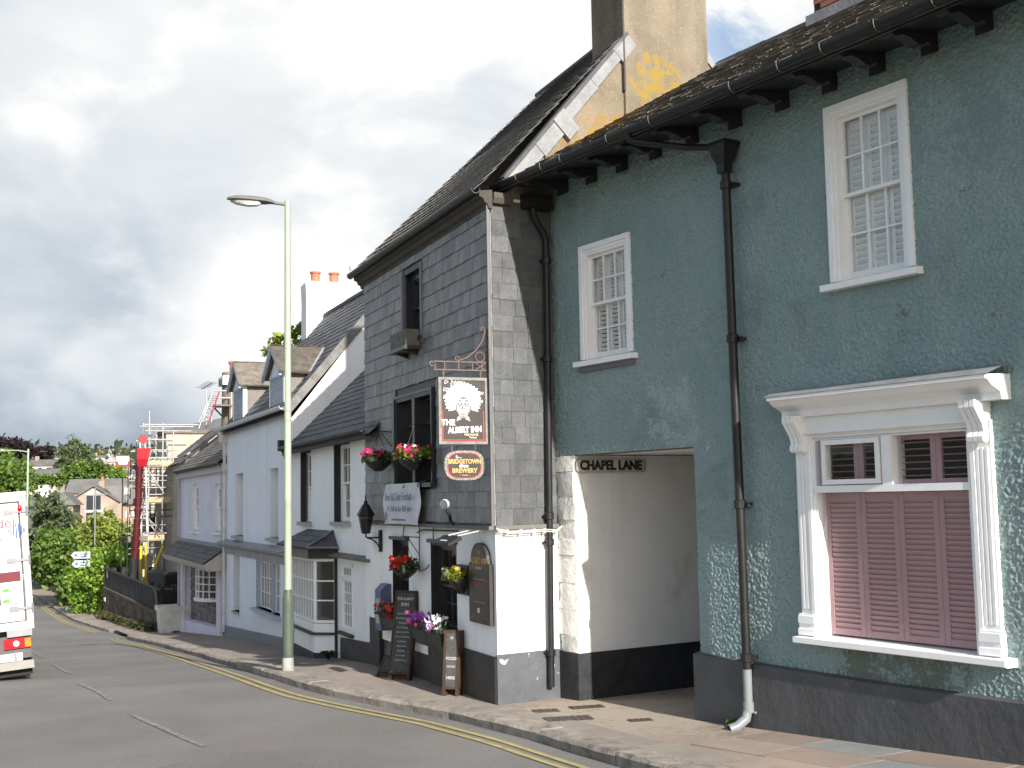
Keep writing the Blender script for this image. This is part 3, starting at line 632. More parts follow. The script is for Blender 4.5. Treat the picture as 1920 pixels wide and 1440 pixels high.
e = MB(); e.quad([(-.02, -.0, .4), (.91, 0, .4), (.91, 0, 2.12), (-.02, 0, 2.12)]); e.quad([(-.1, -.01, 2.1), (.905, -.01, 2.1), (.905, -.01, 6.2), (-.1, -.01, 6.2)])
pub_from(RF, e); w.add(e.v, e.f); obj('wall', w, [M_white, M_black], PH)
e = MB()                                         # beige roughcast gable above the green roof
e.quad([(.66, -.004, 6.2), (.62, -.004, 6.50), (-1.99, -.004, 9.40), (-2.07, -.004, 9.40), (-5.2, -.004, 6.35), (-5.2, -.004, 6.2)])
e.quad([(-5.2, -.004, 2), (.05, -.004, 2), (.05, -.004, 6.2), (-5.2, -.004, 6.2)])
obj('gable', pub_from(RF, e), M_cement, PH)
e = MB(); e.box(-.02, .925, -.05, .018, -.4, .575); e.box(.0, .93, .0, .012, .575, .60); pub_from(RF, e); obj('end_plinth', e, M_pubplinth, PH)
obj('plinth', MB().box(0.0, 1.30, -.05, .02, -.4, .56).box(1.30, 3.48, -.08, -.02, -.5, .70).box(3.48, 4.45, -.08, .0, -.5, .68), M_brownpl, PH)
obj('corner_post', MB().box(4.98, 5.55, -.02, .05, -.5, .62), M_blackpl, PH)
obj('corner_pier', MB().box(5.1, 5.56, -.0, .10, .62, 1.95), M_white, PH)
obj('stall_riser', MB().box(1.38, 2.75, .0, .16, .48, .54).box(3.3, 4.5, 0, .13, .52, .58).box(1.5, 2.6, -.02, .03, -.3, .48), M_brownpl, PH)
rng = random.Random(8)
holes = [(a-.05, b+.05, c-.05, d+.03) for a, b, c, d in (PW1, PW2)]
Lf = lay_slates(.0, 5.75, 2.16, 6.1, .198, .15, .30, rng, holes)
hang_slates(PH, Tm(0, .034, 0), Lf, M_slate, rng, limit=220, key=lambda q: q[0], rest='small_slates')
Lr = [(x, z, ww, h) for x, z, ww, h in lay_slates(-.02, .905, 2.14, 6.1, .198, .19, .30, rng)]
RB = PI @ RF
Lr2 = [(x, z, min(ww, .925-x), h) for x, z, ww, h in Lr]
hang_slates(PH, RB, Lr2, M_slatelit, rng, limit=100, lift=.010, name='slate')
e = MB(); e.box(-.02, .945, -.04, .065, 2.085, 2.135); pub_from(RF, e); e.box(-.03, 5.8, .0, .105, 2.085, 2.13); obj('ledge', e, plain('weathered_ledge', (.15, .145, .14), .75, bump=.4), PH)
obj('corner_strip', MB().box(-.035, -.005, .03, .07, 2.13, 6.1), plain('lead_corner', (.12, .12, .125), .5), PH)
# eaves moulding and gutter
cp = [(.0, 6.02), (.05, 6.03), (.06, 6.08), (.10, 6.10), (.12, 6.15), (.17, 6.17), (.17, 6.24), (0, 6.26)]
obj('eaves_cornice', MB().prism(cp, 'x', -.06, 5.95), mk('dark_eaves_wood', (.075, .065, .055), (.05, .045, .04), 4, .8, .4, 30), PH)
e = MB(); e.prism([(-.06, 6.08), (.06, 6.10), (.09, 6.17), (.09, 6.23), (-.06, 6.25)], 'x', .62, .90); pub_from(RF, e); obj('cornice_return', e, M_brownpl, PH)
gp2 = [(math.cos(t)*.06+.215, 6.27+math.sin(t)*.07) for t in np.linspace(math.pi, 2*math.pi, 8)]; gp2 += [(x*.93+.215*.07, z+.012) for x, z in gp2[::-1]]
g = obj('gutter', MB().prism(gp2, 'x', -.05, 6.02), M_iron, PH, sm=50)
obj('gutter_scroll', MB().tube([(6.0, .2, 6.30)]+[(6.04+.05*math.cos(t)*(1-t/12), .2, 6.40+.05*math.sin(t)*(1-t/12)) for t in np.linspace(-1.5, 5, 12)], .008, 6), M_gutw, g)
# roof: near verge leans with the end wall, so lay it as a bilinear sheet
A = Vector((-.03, .21, 6.24)); B = Vector((6.05, .21, 6.28)); Cc = Vector((5.98, -3.31, 9.77)); Dd = Vector((.58, -2.92, 9.50))
def bil(p, q): return A*(1-p)*(1-q)+B*p*(1-q)+Cc*p*q+Dd*(1-p)*q
rb = MB(); n = 10; vs = [bil(i/n, j/n)-Vector((0, 0, .05*math.sin(math.pi*i/n))) for j in range(n+1) for i in range(n+1)]
rb.add(vs, [(j*(n+1)+i, j*(n+1)+i+1, (j+1)*(n+1)+i+1, (j+1)*(n+1)+i) for j in range(n) for i in range(n)])
rb.quad([Cc, Dd, Vector((3.2, -6.6, 6.3)), Vector((5.98, -6.6, 6.3))])
roof = obj('roof', rb, M_roof, PH)
sl_ = MB(); pr = slate_protos(M_roof); rows = 23; cnt = 0
for j in range(rows):
    q0 = j/rows; q1 = min(1, (j+1.25)/rows); p = .001; row = bil(1, q0)-bil(0, q0); Lr_ = row.length
    while p < 1.0:
        ww = rng.uniform(.22, .36)/Lr_; ww = min(ww, 1.003-p)
        sag = Vector((0, 0, .05*math.sin(math.pi*min(max(p, 0), 1)))); xa = row.normalized(); up = bil(p, q1)-bil(p, q0); h = up.length; za = up.normalized(); ya = za.cross(xa).normalized(); za = xa.cross(ya)
        o_ = bil(p, q0)-sag+ya*.03; M = Matrix(((xa.x, ya.x, za.x, o_.x), (xa.y, ya.y, za.y, o_.y), (xa.z, ya.z, za.z, o_.z), (0, 0, 0, 1))) @ Rx(math.atan2(.022, h)) @ Sm(ww*Lr_-.006, -.009, h)
        if cnt < 300 and (p < .55): inst('slate', pr[rng.choice((0, 0, 1, 2, 3, 4))], roof, M); cnt += 1
        else: sl_.add([M @ Vector((a, b, c)) for b in (0, 1) for a, c in ((0, 0), (1, 0), (1, 1), (0, 1))], [(0, 1, 2, 3), (4, 5, 1, 0), (7, 4, 0, 3), (5, 6, 2, 1)])
        p += ww
obj('small_slates', sl_, M_roof, roof, kind='stuff')
obj('ridge', MB().tube([Cc+Vector((.05, 0, .03)), (Cc+Dd)/2+Vector((0, 0, -.01)), Dd+Vector((0, 0, .03))], .045, 6), plain('ridge_mortar', (.13, .12, .11), .8), roof)
def verge_piece(a0, a1, wd, dz=0, y0=.0, y1=.03):
    P0, P1 = Vector((.68, 0, 6.46)), Vector((-1.99, 0, 9.46)); d = (P1-P0); l = d.length; d.normalize(); nn = Vector((-d.z, 0, d.x))
    p, q = P0+d*a0*l, P0+d*a1*l; nn = -nn if nn.z > 0 else nn
    e = MB(); vs = [p, q, q+nn*wd, p+nn*wd]; vs = [v+Vector((0, y0, dz)) for v in vs]+[v+Vector((0, y1, dz)) for v in vs]
    e.add(vs, [(0, 1, 2, 3), (7, 6, 5, 4), (0, 4, 5, 1), (1, 5, 6, 2), (2, 6, 7, 3), (3, 7, 4, 0)]); return pub_from(RF, e)
for a0, a1, wd, dz, y1 in ((-.02, .17, .20, .01, .035), (.16, .30, .23, .02, .045), (.27, .33, .34, .03, .065), (.33, .50, .19, .03, .04), (.495, .66, .185, .04, .045), (.65, .74, .22, .03, .05)):
    obj('lead_flashing', verge_piece(a0, a1, wd, dz, -.03, y1), M_lead, roof)
obj('verge_edge', verge_piece(-.02, .74, .05, .055, -.04, .05), M_roofdark, roof)
# chimney stack
e = MB(); e.box(-2.76, -1.25, -.62, .04, 6.9, 11.4); pub_from(RF, e)
stk = obj('chimney', e, M_cement, PH)
e = MB(); e.box(-1.252, -1.225, -.64, .055, 7.9, 11.4); obj('dark_side', pub_from(RF, e), M_cementdark, stk, label='dark street side of the stack')  # thin slab of darker roughcast over the stack's street side
e = MB(); e.add([(-2.74, .004, 8.80), (-2.74, -.5, 8.8), (-3.25, -.5, 8.32), (-3.25, .004, 8.32), (-3.1, .02, 8.3), (-2.74, .02, 8.62)], [(0, 1, 2, 3), (0, 3, 4, 5)]); obj('verge_edge', pub_from(RF, e), M_lead, roof)
# pub windows
M_bsash = mk('black_window_paint', (.022, .023, .028), (.03, .031, .036), 4, .35, .05, 40, .5)
w1 = sash_window(PH, *PW1, 3, (1, 2), -.10, M_bsash, sill=(.10, .06), back=M_dark, fw=.09, st=.03, label='black attic window with an empty planter on its sill')
obj('pane_frame', MB().box(PW1[0]-.06, PW1[0]-.0, .0, .075, PW1[2]-.1, PW1[3]+.04).box(PW1[1], PW1[1]+.05, 0, .07, PW1[2]-.1, PW1[3]+.02), plain('grey_trim', (.17, .18, .21), .5), w1)
w2 = MB(); moulded_frame(w2, PW2[0], PW2[1], PW2[2], PW2[3], .09, -.2, .10); w2.box(2.98, 3.10, -.2, .07, 2.7, 3.95)
w2 = obj('window', w2, M_bsash, PH, label='wide black double window behind the flower baskets')
for a, b in ((2.21, 2.98), (3.10, 3.86)):
    sash(w2, a, b, 3.55, 3.92, 2, 1, -.08, M_bsash, .035); sash(w2, a, b, 2.74, 3.57, 3, 3, -.12, M_bsash, .035, .016)
obj('curtain_or_backing', MB().box(2.2, 3.9, -.52, -.50, 2.7, 4), M_dark, w2)  # dark sheet for the unlit room behind the glass, not cloth
obj('sill', MB().box(2.06, 4.02, -.2, .14, 2.64, 2.70), M_bsash, w2)
for a, b, c, d in (PL1, PL2):
    x = sash_window(PH, a, b, c, d, 3, (2, 2), -.13, M_bsash, sill=(.10, .05), back=M_room, fw=.07, st=.035, backy=-.5)
    obj('hood', MB().box(a-.04, b+.04, 0, .05, d, d+.05), M_bsash, x)
    for k in range(2): obj('curtain_or_backing', MB().box(a+.12+k*(b-a)*.6, a+.28+k*(b-a)*.6, -.42, -.40, c, d), M_curtain, x)

# passage wall with the jamb, under the pub's side
PP = thing('passage_side_wall', 'white plastered side wall of the passage with black base and street sign', 'wall', AF)
e = MB(); e.box(-6, .0, -.3, .0, -.3, 2.97); obj('wall', e, M_alley, PP)
obj('black_base', MB().box(-6, .012, -.02, .014, -.4, .575), M_blackpl, PP)
rj = random.Random(4); jb = MB()
JI = AF.inverted() @ GF
z = .58
while z < 2.96:
    h = min(rj.uniform(.16, .34), 2.97-z); o_ = MB(); r1 = rj.uniform(0, .03)
    P = [(2.16, .012+r1), (2.60, -.01+rj.uniform(0, .03))]
    o_.loft([[(2.19+rj.uniform(0, .008), -.2, q), (2.62, -.2, q), (2.60, rj.uniform(-.015, .015), q), (2.40, rj.uniform(0, .03), q), (2.205+rj.uniform(0, .02), rj.uniform(-.01, .025), q)] for q in (z+.004, z+h*.5, z+h-.004)])
    obj('jamb_stone', o_.xf(JI), M_whitestone, PP, sm=60); z += h
e = MB().box(2.185, 2.66, -.2, .02, -.4, .575).xf(JI); obj('jamb_base', e, M_blackpl, PP)
ns = thing('street_name_sign', 'black on white cast street sign high on the passage wall', 'sign', AF @ Tm(-.55, .012, 2.845))
mb = MB(); rr = .05; pts = []
for cx, cz, t0 in ((.55-rr, .082-rr, 0), (-.55+rr, .082-rr, 1), (-.55+rr, -.082+rr, 2), (.55-rr, -.082+rr, 3)):
    for k in range(4): t = (t0+k/3)*math.pi/2; pts.append((cx+rr*math.cos(t), cz+rr*math.sin(t)))
mb.prism(pts, 'y', 0, .012); obj('plate', mb, plain('cream_sign_plate', (.58, .56, .50), .5, stain=((.25, .22, .17), 12, .58, .75, .6)), ns)
rim = MB().prism([(x*1.0, z*1.0) for x, z in pts], 'y', .0, .022); 
mb = MB(); n = len(pts)
for i in range(n):
    a, b = Vector((pts[i][0], 0, pts[i][1])), Vector((pts[(i+1) % n][0], 0, pts[(i+1) % n][1]))
    mb.quad([a+Vector((0, .02, 0)), b+Vector((0, .02, 0)), b*.965+Vector((0, .02, 0)), a*.965+Vector((0, .02, 0))]); mb.quad([a, b, b+Vector((0, .02, 0)), a+Vector((0, .02, 0))])
obj('rim', mb, plain('grey_rim', (.30, .29, .26), .6), ns)
textmesh('CHAPEL LANE', .158, M_black, Tm(0, .016, -.002), parent=ns, offset=.0075, extrude=.004, sx=.97)

# pub's own downpipe on the end wall
pd = thing('drainpipe', 'black iron drainpipe with swan neck in the corner of pub and green house', 'pipe', RF)
mb = MB(); mb.tube([(.34, .10, 6.15), (.32, .09, 6.0), (.24, .08, 5.88), (.16, .07, 5.8), (.13, .07, 5.7), (.125, .07, 5.4), (.14, .07, 4), (.165, .07, 2.1), (.19, .07, .16)], .042, 12); obj('pipe', mb, M_iron, pd, sm=50)
for z in (5.45, 4.2, 2.24, 1.92, .58):
    mb = MB(); mb.lathe([(.045, -.05), (.058, -.045), (.058, .03), (.045, .04)], (.125+(5.45-z)*.0123, .07, z), 14); mb.box(.06+(5.45-z)*.0123, .20+(5.45-z)*.0123, .0, .05, z-.02, z); obj('collar', mb, M_iron, pd)
obj('hopper', MB().box(.08, .46, .0, .18, 6.08, 6.26), M_iron, pd)
cb = thing('cable_run', 'white clipped cables along the pub ledge and up the passage jamb', 'cable', RF)
mb = MB()
for k, dz in enumerate((0, -.022)):
    mb.tube([(.96-k*.02, .09, 2.10+dz), (.75, .085, 2.06+dz), (.5, .085, 2.065+dz), (.25, .085, 2.07+dz), (.1, .13, 2.06+dz), (-.02, .10, 2.12), (-.05-.02*k, .06, 2.3), (-.05-.02*k, .05, 2.85), (-.12, .05, 2.94), (-.3, .04, 2.965)], .008, 6)
obj('cable', mb, plain('white_cable', (.55, .54, .50), .5), cb)
mb = MB()
for s in (.8, .6, .4, .25): mb.box(s-.01, s+.01, .05, .1, 2.025, 2.085)
for z in (2.3, 2.45, 2.6, 2.75): mb.box(-.085, -.035, .03, .065, z, z+.015)
obj('clip', mb, M_gutw, cb)

# ---- hanging signs
SF = PF @ Tm(.06, .03, 0) @ Rz(R(90))            # x out from the wall, y towards the viewer
br = thing('sign_bracket', 'rusty wrought iron scroll bracket on the slate wall above the hanging signs', 'bracket', SF)
mb = MB(); y = 0
for z in (4.12, 4.02): mb.tube([(0, y, z), (.72, y, z)], .011, 6)
mb.tube([(.03, y, 3.72), (.03, y, 4.52)], .014, 6)
for x in (.10, .22, .40, .58, .70): mb.tube([(x, y, 4.02), (x, y, 4.12)], .009, 6)
mb.tube([(.05, y, 4.03), (.18, y, 4.11)], .007, 5); mb.tube([(.05, y, 4.11), (.18, y, 4.03)], .007, 5)
obj('bar', mb, M_rust, br)
mb = MB()
mb.tube([(.74+.045*(1-t/9)*math.cos(t+2.6), y, 4.10+.045*(1-t/9)*math.sin(t+2.6)) for t in np.linspace(0, 7.5, 18)], .009, 6)
mb.tube([(.42-.035*(1-t/9)*math.cos(t), y, 4.16+.035*(1-t/9)*math.sin(t)) for t in np.linspace(-1.2, 5.5, 14)], .007, 5)
mb.tube([(.42, y, 4.13), (.30, y, 4.17), (.18, y, 4.26), (.09, y, 4.38), (.05, y, 4.50), (.06, y, 4.55), (.09, y, 4.56), (.105, y, 4.53), (.085, y, 4.515)], .009, 6)
mb.tube([(.12+.06*math.cos(t), y, 4.19+.06*math.sin(t)) for t in np.linspace(0, 2*math.pi, 16)], .007, 5)
obj('scroll', mb, M_rust, br)
M_frame = mk('grey_sign_frame', (.24, .235, .215), (.16, .155, .14), 12, .7, .3, 40)
M_sbk = plain('sign_black', (.052, .045, .043), .35); M_swh = plain('sign_white', (.80, .80, .79), .45); M_srd = plain('sign_red', (.48, .06, .06), .45); M_scream = plain('sign_cream', (.62, .54, .38), .5); M_sgold = plain('sign_gold', (.55, .33, .11), .45); M_sgrey = plain('sign_grey', (.10, .10, .11), .5)
ps = thing('hanging_pub_sign', 'black hanging pub sign with a wild white-haired portrait and white lettering', 'sign', SF @ Tm(.355, 0, 3.525))
HW, HH = .315, .405
obj('board', MB().box(-HW+.02, HW-.02, -.02, .014, -HH+.02, HH-.02), M_sbk, ps)
mb = MB(); mb.box(-HW, -HW+.035, -.03, .028, -HH, HH); mb.box(HW-.035, HW, -.03, .028, -HH, HH); mb.box(-HW+.035, HW-.035, -.03, .028, HH-.035, HH); mb.box(-HW+.035, HW-.035, -.03, .028, -HH, -HH+.035); obj('frame', mb, M_frame, ps)
mb = MB(); mb.box(-.268, -.258, .014, .017, -.36, .0); mb.box(.258, .268, .014, .017, -.36, .0); mb.box(-.258, .258, .014, .017, -.36, -.35); obj('red_line', mb, M_srd, ps)
def fan(mb, pts, y, m=0, c=None):
    c = c or (sum(p[0] for p in pts)/len(pts), sum(p[1] for p in pts)/len(pts)); n = len(pts)
    mb.add([(c[0], y, c[1])]+[(p[0], y, p[1]) for p in pts], [(0, 1+i, 1+(i+1) % n) for i in range(n)], m)
rs = random.Random(2); hair = []
for k in range(64):
    t = 2*math.pi*k/64; base = 1.0+(.13 if k % 2 else -.03)*rs.uniform(.5, 1.2); rx, rz = .222, .198
    if -2.3 < (t if t < math.pi else t-2*math.pi) < -.85: base *= .72
    hair.append((rx*base*math.cos(t), .135+rz*base*math.sin(t)))
mb = MB(); fan(mb, hair, .017, c=(0, .15)); obj('hair', mb, M_swh, ps)
face = [(.095*math.cos(t)*(1 if math.sin(t) > 0 else .92), .07+(.11 if math.sin(t) > 0 else .155)*math.sin(t)) for t in np.linspace(0, 2*math.pi, 28)]
mb = MB(); fan(mb, [(x*1.07, .07+(z-.07)*1.05) for x, z in face if z < .13]+[(-.1, .12), (.1, .12)], .0185); obj('face_outline', mb, M_sgrey, ps)
mb = MB(); fan(mb, face, .019); fan(mb, [(.02, -.10), (.09, -.13), (.075, -.075), (.05, -.06)], .0185); fan(mb, [(-.02, -.10), (-.09, -.13), (-.075, -.075), (-.05, -.06)], .0185); obj('face', mb, plain('sign_pale', (.36, .36, .355), .5), ps)
mb = MB()
for q in (-1, 1):
    fan(mb, [(q*.043+.033*math.cos(t), .082+.015*math.sin(t)) for t in np.linspace(0, 6.28, 12)], .021)
    fan(mb, [(q*.012, .110), (q*.04, .132), (q*.082, .112), (q*.04, .116)], .021); fan(mb, [(q*.012, .032), (q*.034, .024), (q*.016, .008)], .021)
    fan(mb, [(q*.02, .062), (q*.065, .058), (q*.045, .048)], .021); fan(mb, [(q*.055, .03), (q*.072, -.035), (q*.058, -.02)], .021); fan(mb, [(q*.082, .05), (q*.097, .10), (q*.1, .0)], .021)
for z, w_ in ((.148, .06), (.166, .048), (-.046, .045), (-.07, .025)): fan(mb, [(-w_, z), (0, z+.007), (w_, z), (0, z-.005)], .021)
fan(mb, [(.004, .09), (.016, .035), (-.004, .018), (.002, .05)], .021)
for k in range(30):
    t = 2*math.pi*k/30+.1
    if -2.5 < (t if t < math.pi else t-2*math.pi) < -.7: continue
    c, sn = math.cos(t), math.sin(t); r0, r1 = rs.uniform(.62, .72), rs.uniform(.8, .98); wq = .006
    fan(mb, [(.222*r0*c-wq*sn*.3, .135+.198*r0*sn+wq*c*.3), (.222*r1*c-wq*sn, .135+.198*r1*sn+wq*c), (.222*r1*c+wq*sn, .135+.198*r1*sn-wq*c)], .0178)
obj('features', mb, M_sgrey, ps)
mb = MB(); fan(mb, [(-.062, -.006), (-.03, .016), (0, .008), (.03, .016), (.062, -.006), (.05, -.026), (0, -.02), (-.05, -.026)], .0215); obj('moustache', mb, M_swh, ps)
for q in (-1, 1):
    mb = MB(); fan(mb, [(q*.045+.013*math.cos(t), .083+.006*math.sin(t)) for t in np.linspace(0, 6.28, 8)], .0222); obj('eye', mb, M_swh, ps)
textmesh('THE', .095, M_swh, Tm(.195, .017, -.145), parent=ps, offset=.004, extrude=.001)
textmesh('ALBERT INN', .098, M_swh, Tm(-.02, .017, -.232) @ Ry(R(2.5)), parent=ps, offset=.004, extrude=.001, sx=.80)
textmesh('FREE HOUSE', .032, M_scream, Tm(-.10, .017, -.29), parent=ps, extrude=.001, offset=.001); textmesh('Totnes', .034, M_scream, Tm(-.12, .017, -.322), parent=ps, extrude=.001, offset=.001)
for s, x, z, sz in (('D\u00b7 \u2211\u2202/\u03bb \u00b2', .12, .345, .06), ('D\u00b2', .225, .255, .06), ('D', .235, .165, .06), ('=(a)', -.225, .22, .05), ('x)', -.235, .12, .05)):
    textmesh(s, sz, M_swh, Tm(x, .0165, z), parent=ps, extrude=.0004, name='formula', shear=.25)
mb = MB()
for x in (-.24, .24): mb.tube([(x, 0, HH), (x, 0, HH+.10)], .009, 6); mb.tube([(x, 0, HH+.06), (x+.018, 0, HH+.04), (x, 0, HH+.02), (x-.018, 0, HH+.04), (x, 0, HH+.06)], .005, 5)
obj('hanger', mb, M_rust, ps)
bs = thing('hanging_brewery_sign', 'oval-ended dark brewery sign with gold letters hanging under the pub sign', 'sign', SF @ Tm(.35, 0, 2.865))
def lozenge(k, kx=1): 
    out = []
    for t in np.linspace(0, 2*math.pi, 40, endpoint=False): c, s = math.cos(t), math.sin(t); out.append((math.copysign(abs(c)**.55, c)*.255*k*kx, math.copysign(abs(s)**.8, s)*.178*k))
    return out
mb = MB(); mb.prism(lozenge(1), 'y', -.025, .02); obj('frame', mb, mk('mottled_frame', (.34, .33, .30), (.10, .095, .085), 45, .7, .3, 60), bs)
mb = MB(); fan(mb, lozenge(.87), .023); obj('border', mb, M_srd, bs); mb = MB(); fan(mb, lozenge(.82), .025); obj('board', mb, M_sbk, bs)
textmesh('BRIDGETOWN', .074, M_sgold, Tm(0, .027, .045), parent=bs, offset=.003, extrude=.001, sx=.86); textmesh('BREWERY', .074, M_sgold, Tm(0, .027, -.065), parent=bs, offset=.003, extrude=.001, sx=.98)
textmesh('\u2014 Totnes \u2014', .028, M_scream, Tm(0, .027, -.118), parent=bs, extrude=.001)
mb = MB(); mb.box(-.045, .065, .026, .028, -.022, .004); mb.box(.03, .05, .026, .028, .004, .016); mb.box(.07, .11, .026, .028, .088, .10); mb.box(.095, .11, .026, .028, .10, .118); mb.box(.04, .06, .026, .028, .088, .094)
obj('pictogram', mb, M_swh, bs)
mb = MB()
for x in (-.15, .15): mb.tube([(x, 0, .165), (x, 0, .27)], .007, 6)
obj('hanger', mb, M_rust, bs)

# ---- banner
bn = thing('banner', 'crumpled white festival banner tied beneath the wide upper window', 'banner', PF @ Tm(3.38, .16, 2.42))
mb = MB(); n = 16; vs = []
for j in range(9):
    for i in range(n+1):
        x = .87-1.74*i/n; zz = -.31+.60*j/8; vs.append((x, .018*math.sin(i*.9+j*.5)+.012*math.sin(i*2.1-j), zz+.008*math.sin(i/n*math.pi)*(1 if j == 0 else -.6 if j == 8 else 0)))
mb.add(vs, [(j*(n+1)+i, j*(n+1)+i+1, (j+1)*(n+1)+i+1, (j+1)*(n+1)+i) for j in range(8) for i in range(n)])
obj('cloth', mb, mk('banner_vinyl', (.62, .62, .66), (.55, .55, .59), 5, .5, .3, 12), bn, sm=80)
M_ink = plain('banner_ink', (.10, .10, .12), .6)
textmesh('Beer & Cider Festival', .165, M_ink, Tm(-.02, .06, .09), parent=bn, extrude=.001, sx=.92); textmesh('Fri 26th to Sun 28th June', .125, M_ink, Tm(-.08, .06, -.08), parent=bn, extrude=.001, sx=.92); textmesh('www.thealbertinntotnes.com', .06, M_ink, Tm(-.05, .06, -.235), parent=bn, extrude=.001)
mb = MB(); fan(mb, [(.74+.075*math.cos(t), -.18+.09*math.sin(t)) for t in np.linspace(0, 6.28, 16)], .065); obj('printed_portrait', mb, plain('print_brown', (.25, .13, .10), .6), bn)
mb = MB()
for x in (-.86, .86):
    for z in (.28, -.3): mb.tube([(x, .02, z), (x*1.08, -.10, z+.04)], .006, 5)
obj('tie', mb, M_ink, bn)

# ---- lanterns, floodlights, meter box, notice board
ln = thing('wall_lantern', 'black hexagonal wall lantern on a curled bracket at the left end of the pub', 'lantern', PF @ Tm(4.93, .27, 0))
mb = MB(); mb.lathe([(.06, 1.95), (.075, 1.97), (.12, 2.22), (.135, 2.24), (.15, 2.245), (.06, 2.40), (.03, 2.42), (.035, 2.45), (.012, 2.47), (.012, 2.53), (.004, 2.56)], seg=6); obj('cap', mb, M_iron, ln)
mb = MB(); mb.lathe([(.062, 1.965), (.118, 2.215)], seg=6); mb.xf(Sm(1.02, 1.02, 1)); obj('glass', mb, plain('green_lantern_glass', (.05, .07, .05), .1), ln)
mb = MB(); mb.tube([(0, 0, 1.96), (0, 0, 1.90), (0, -.05, 1.885), (.03, -.26, 1.885)], .014, 6); mb.tube([(0, -.02, 1.885), (.01, -.1, 1.86), (.02, -.18, 1.80), (.03, -.23, 1.72)], .011, 6); mb.box(.0, .06, -.27, -.22, 1.66, 2.0); obj('arm', mb, M_iron, ln)
fl = thing('floodlight', 'round pale spot lamp on a bent stalk standing on the pub ledge', 'lamp', PF @ Tm(1.25, .10, 2.13))
mb = MB(); mb.tube([(0, .0, 0), (.02, .04, .06), (.0, .06, .13), (.0, .10, .20)], .022, 8); obj('stalk', mb, M_iron, fl)
mb = MB(); mb.ball((-.02, .13, .27), .068, .068, .068, n=12, k=8); obj('bulb', mb, mk('frosted_bulb', (.6, .6, .62), (.5, .5, .52), 5, .12), fl, sm=60)
fx = thing('sign_light', 'long flat sign lamp with white tube on slanted rods above the notice board', 'lamp', PF @ Tm(.75, .06, 1.98))
mb = MB(); mb.prism([(.22, -.02), (.40, -.09), (.41, -.06), (.24, .03)], 'x', -.32, .32); obj('housing', mb, M_iron, fx)
obj('tube', MB().prism([(.30, -.018), (.36, -.04), (.36, -.03), (.30, -.008)], 'x', -.10, .14), M_swh, fx)
mb = MB()
for s in (-.25, .1): mb.tube([(s-.25, 0, .10), (s, .25, .03)], .01, 6)
obj('rod', mb, M_gutw, fx)
mb = MB(); mb.tube([(2.95, .02, 2.08), (2.95, .03, 1.6), (2.92, .04, 1.45), (2.6, .04, 1.50), (2.5, .03, 1.56)], .008, 5)
mb.tube([(3.7, .02, 2.08), (3.72, .03, 1.95), (3.9, .03, 1.87)], .008, 5); mb.tube([(2.3, .03, 2.08), (2.28, .04, 1.85), (2.35, .04, 1.75)], .008, 5); mb.tube([(2.96, .05, 2.0), (2.7, .06, 2.04), (1.2, .06, 2.05)], .012, 5)
obj('loose_cable', mb, M_iron, label='dark cables looping over the white front of the pub', cat='cable').matrix_world = PF
mx = thing('meter_box', 'slate blue box with white notice fixed at the left end of the pub front', 'box', PF @ Tm(4.62, .04, 0))  # meter box fixed to the wall
mb = MB(); mb.prism([(-.05, .48), (.13, .48), (.13, 1.08), (.04, 1.18), (-.05, 1.18)], 'x', -.16, .16); obj('body', mb, plain('slate_blue_paint', (.10, .13, .21), .5), mx); obj('notice', MB().box(-.10, .12, .13, .134, .58, .96), plain('notice_white', (.45, .46, .48), .6, stain=((.15, .15, .17), 30, .5, .6, .8)), mx)
nb = thing('notice_board', 'arch-topped dark painted menu board with gold title on the pub front', 'board', PF @ Tm(.46, .01, 0))
arch = [(-.36, .93), (.36, .93), (.36, 1.66), (.31, 1.67), (.29, 1.72)]+[(.285*math.cos(t), 1.70+.22*math.sin(t)) for t in np.linspace(.1, math.pi-.1, 14)]+[(-.29, 1.72), (-.31, 1.67), (-.36, 1.66)]
obj('frame', MB().prism(arch, 'y', 0, .05), mk('dark_board_wood', (.055, .045, .038), (.035, .03, .026), 8, .45), nb)
mb = MB(); ins = [(x*.87, 1.30+(z-1.30)*.91) for x, z in arch]; fan(mb, ins, .052, c=(0, 1.3)); obj('panel', mb, plain('board_black', (.022, .018, .018), .35), nb)
textmesh('THE', .075, M_sgold, Tm(0, .055, 1.79), parent=nb, extrude=.001); textmesh('ALBERT INN', .105, M_sgold, Tm(0, .055, 1.695), parent=nb, extrude=.001, offset=.002, sx=.95)
textmesh('Fine Ales', .05, M_scream, Tm(0, .055, 1.61), parent=nb, extrude=.001, shear=.2); textmesh('Home Cooked', .065, M_srd, Tm(0, .055, 1.40), parent=nb, extrude=.001); textmesh('Food', .065, M_srd, Tm(0, .055, 1.27), parent=nb, extrude=.001)
mb = MB()
for z, w_ in ((1.47, .2), (1.19, .2)): mb.box(-w_, w_, .052, .055, z, z+.004)
mb.box(-.02, .06, .052, .055, 1.06, 1.12); obj('rule', mb, M_scream, nb)

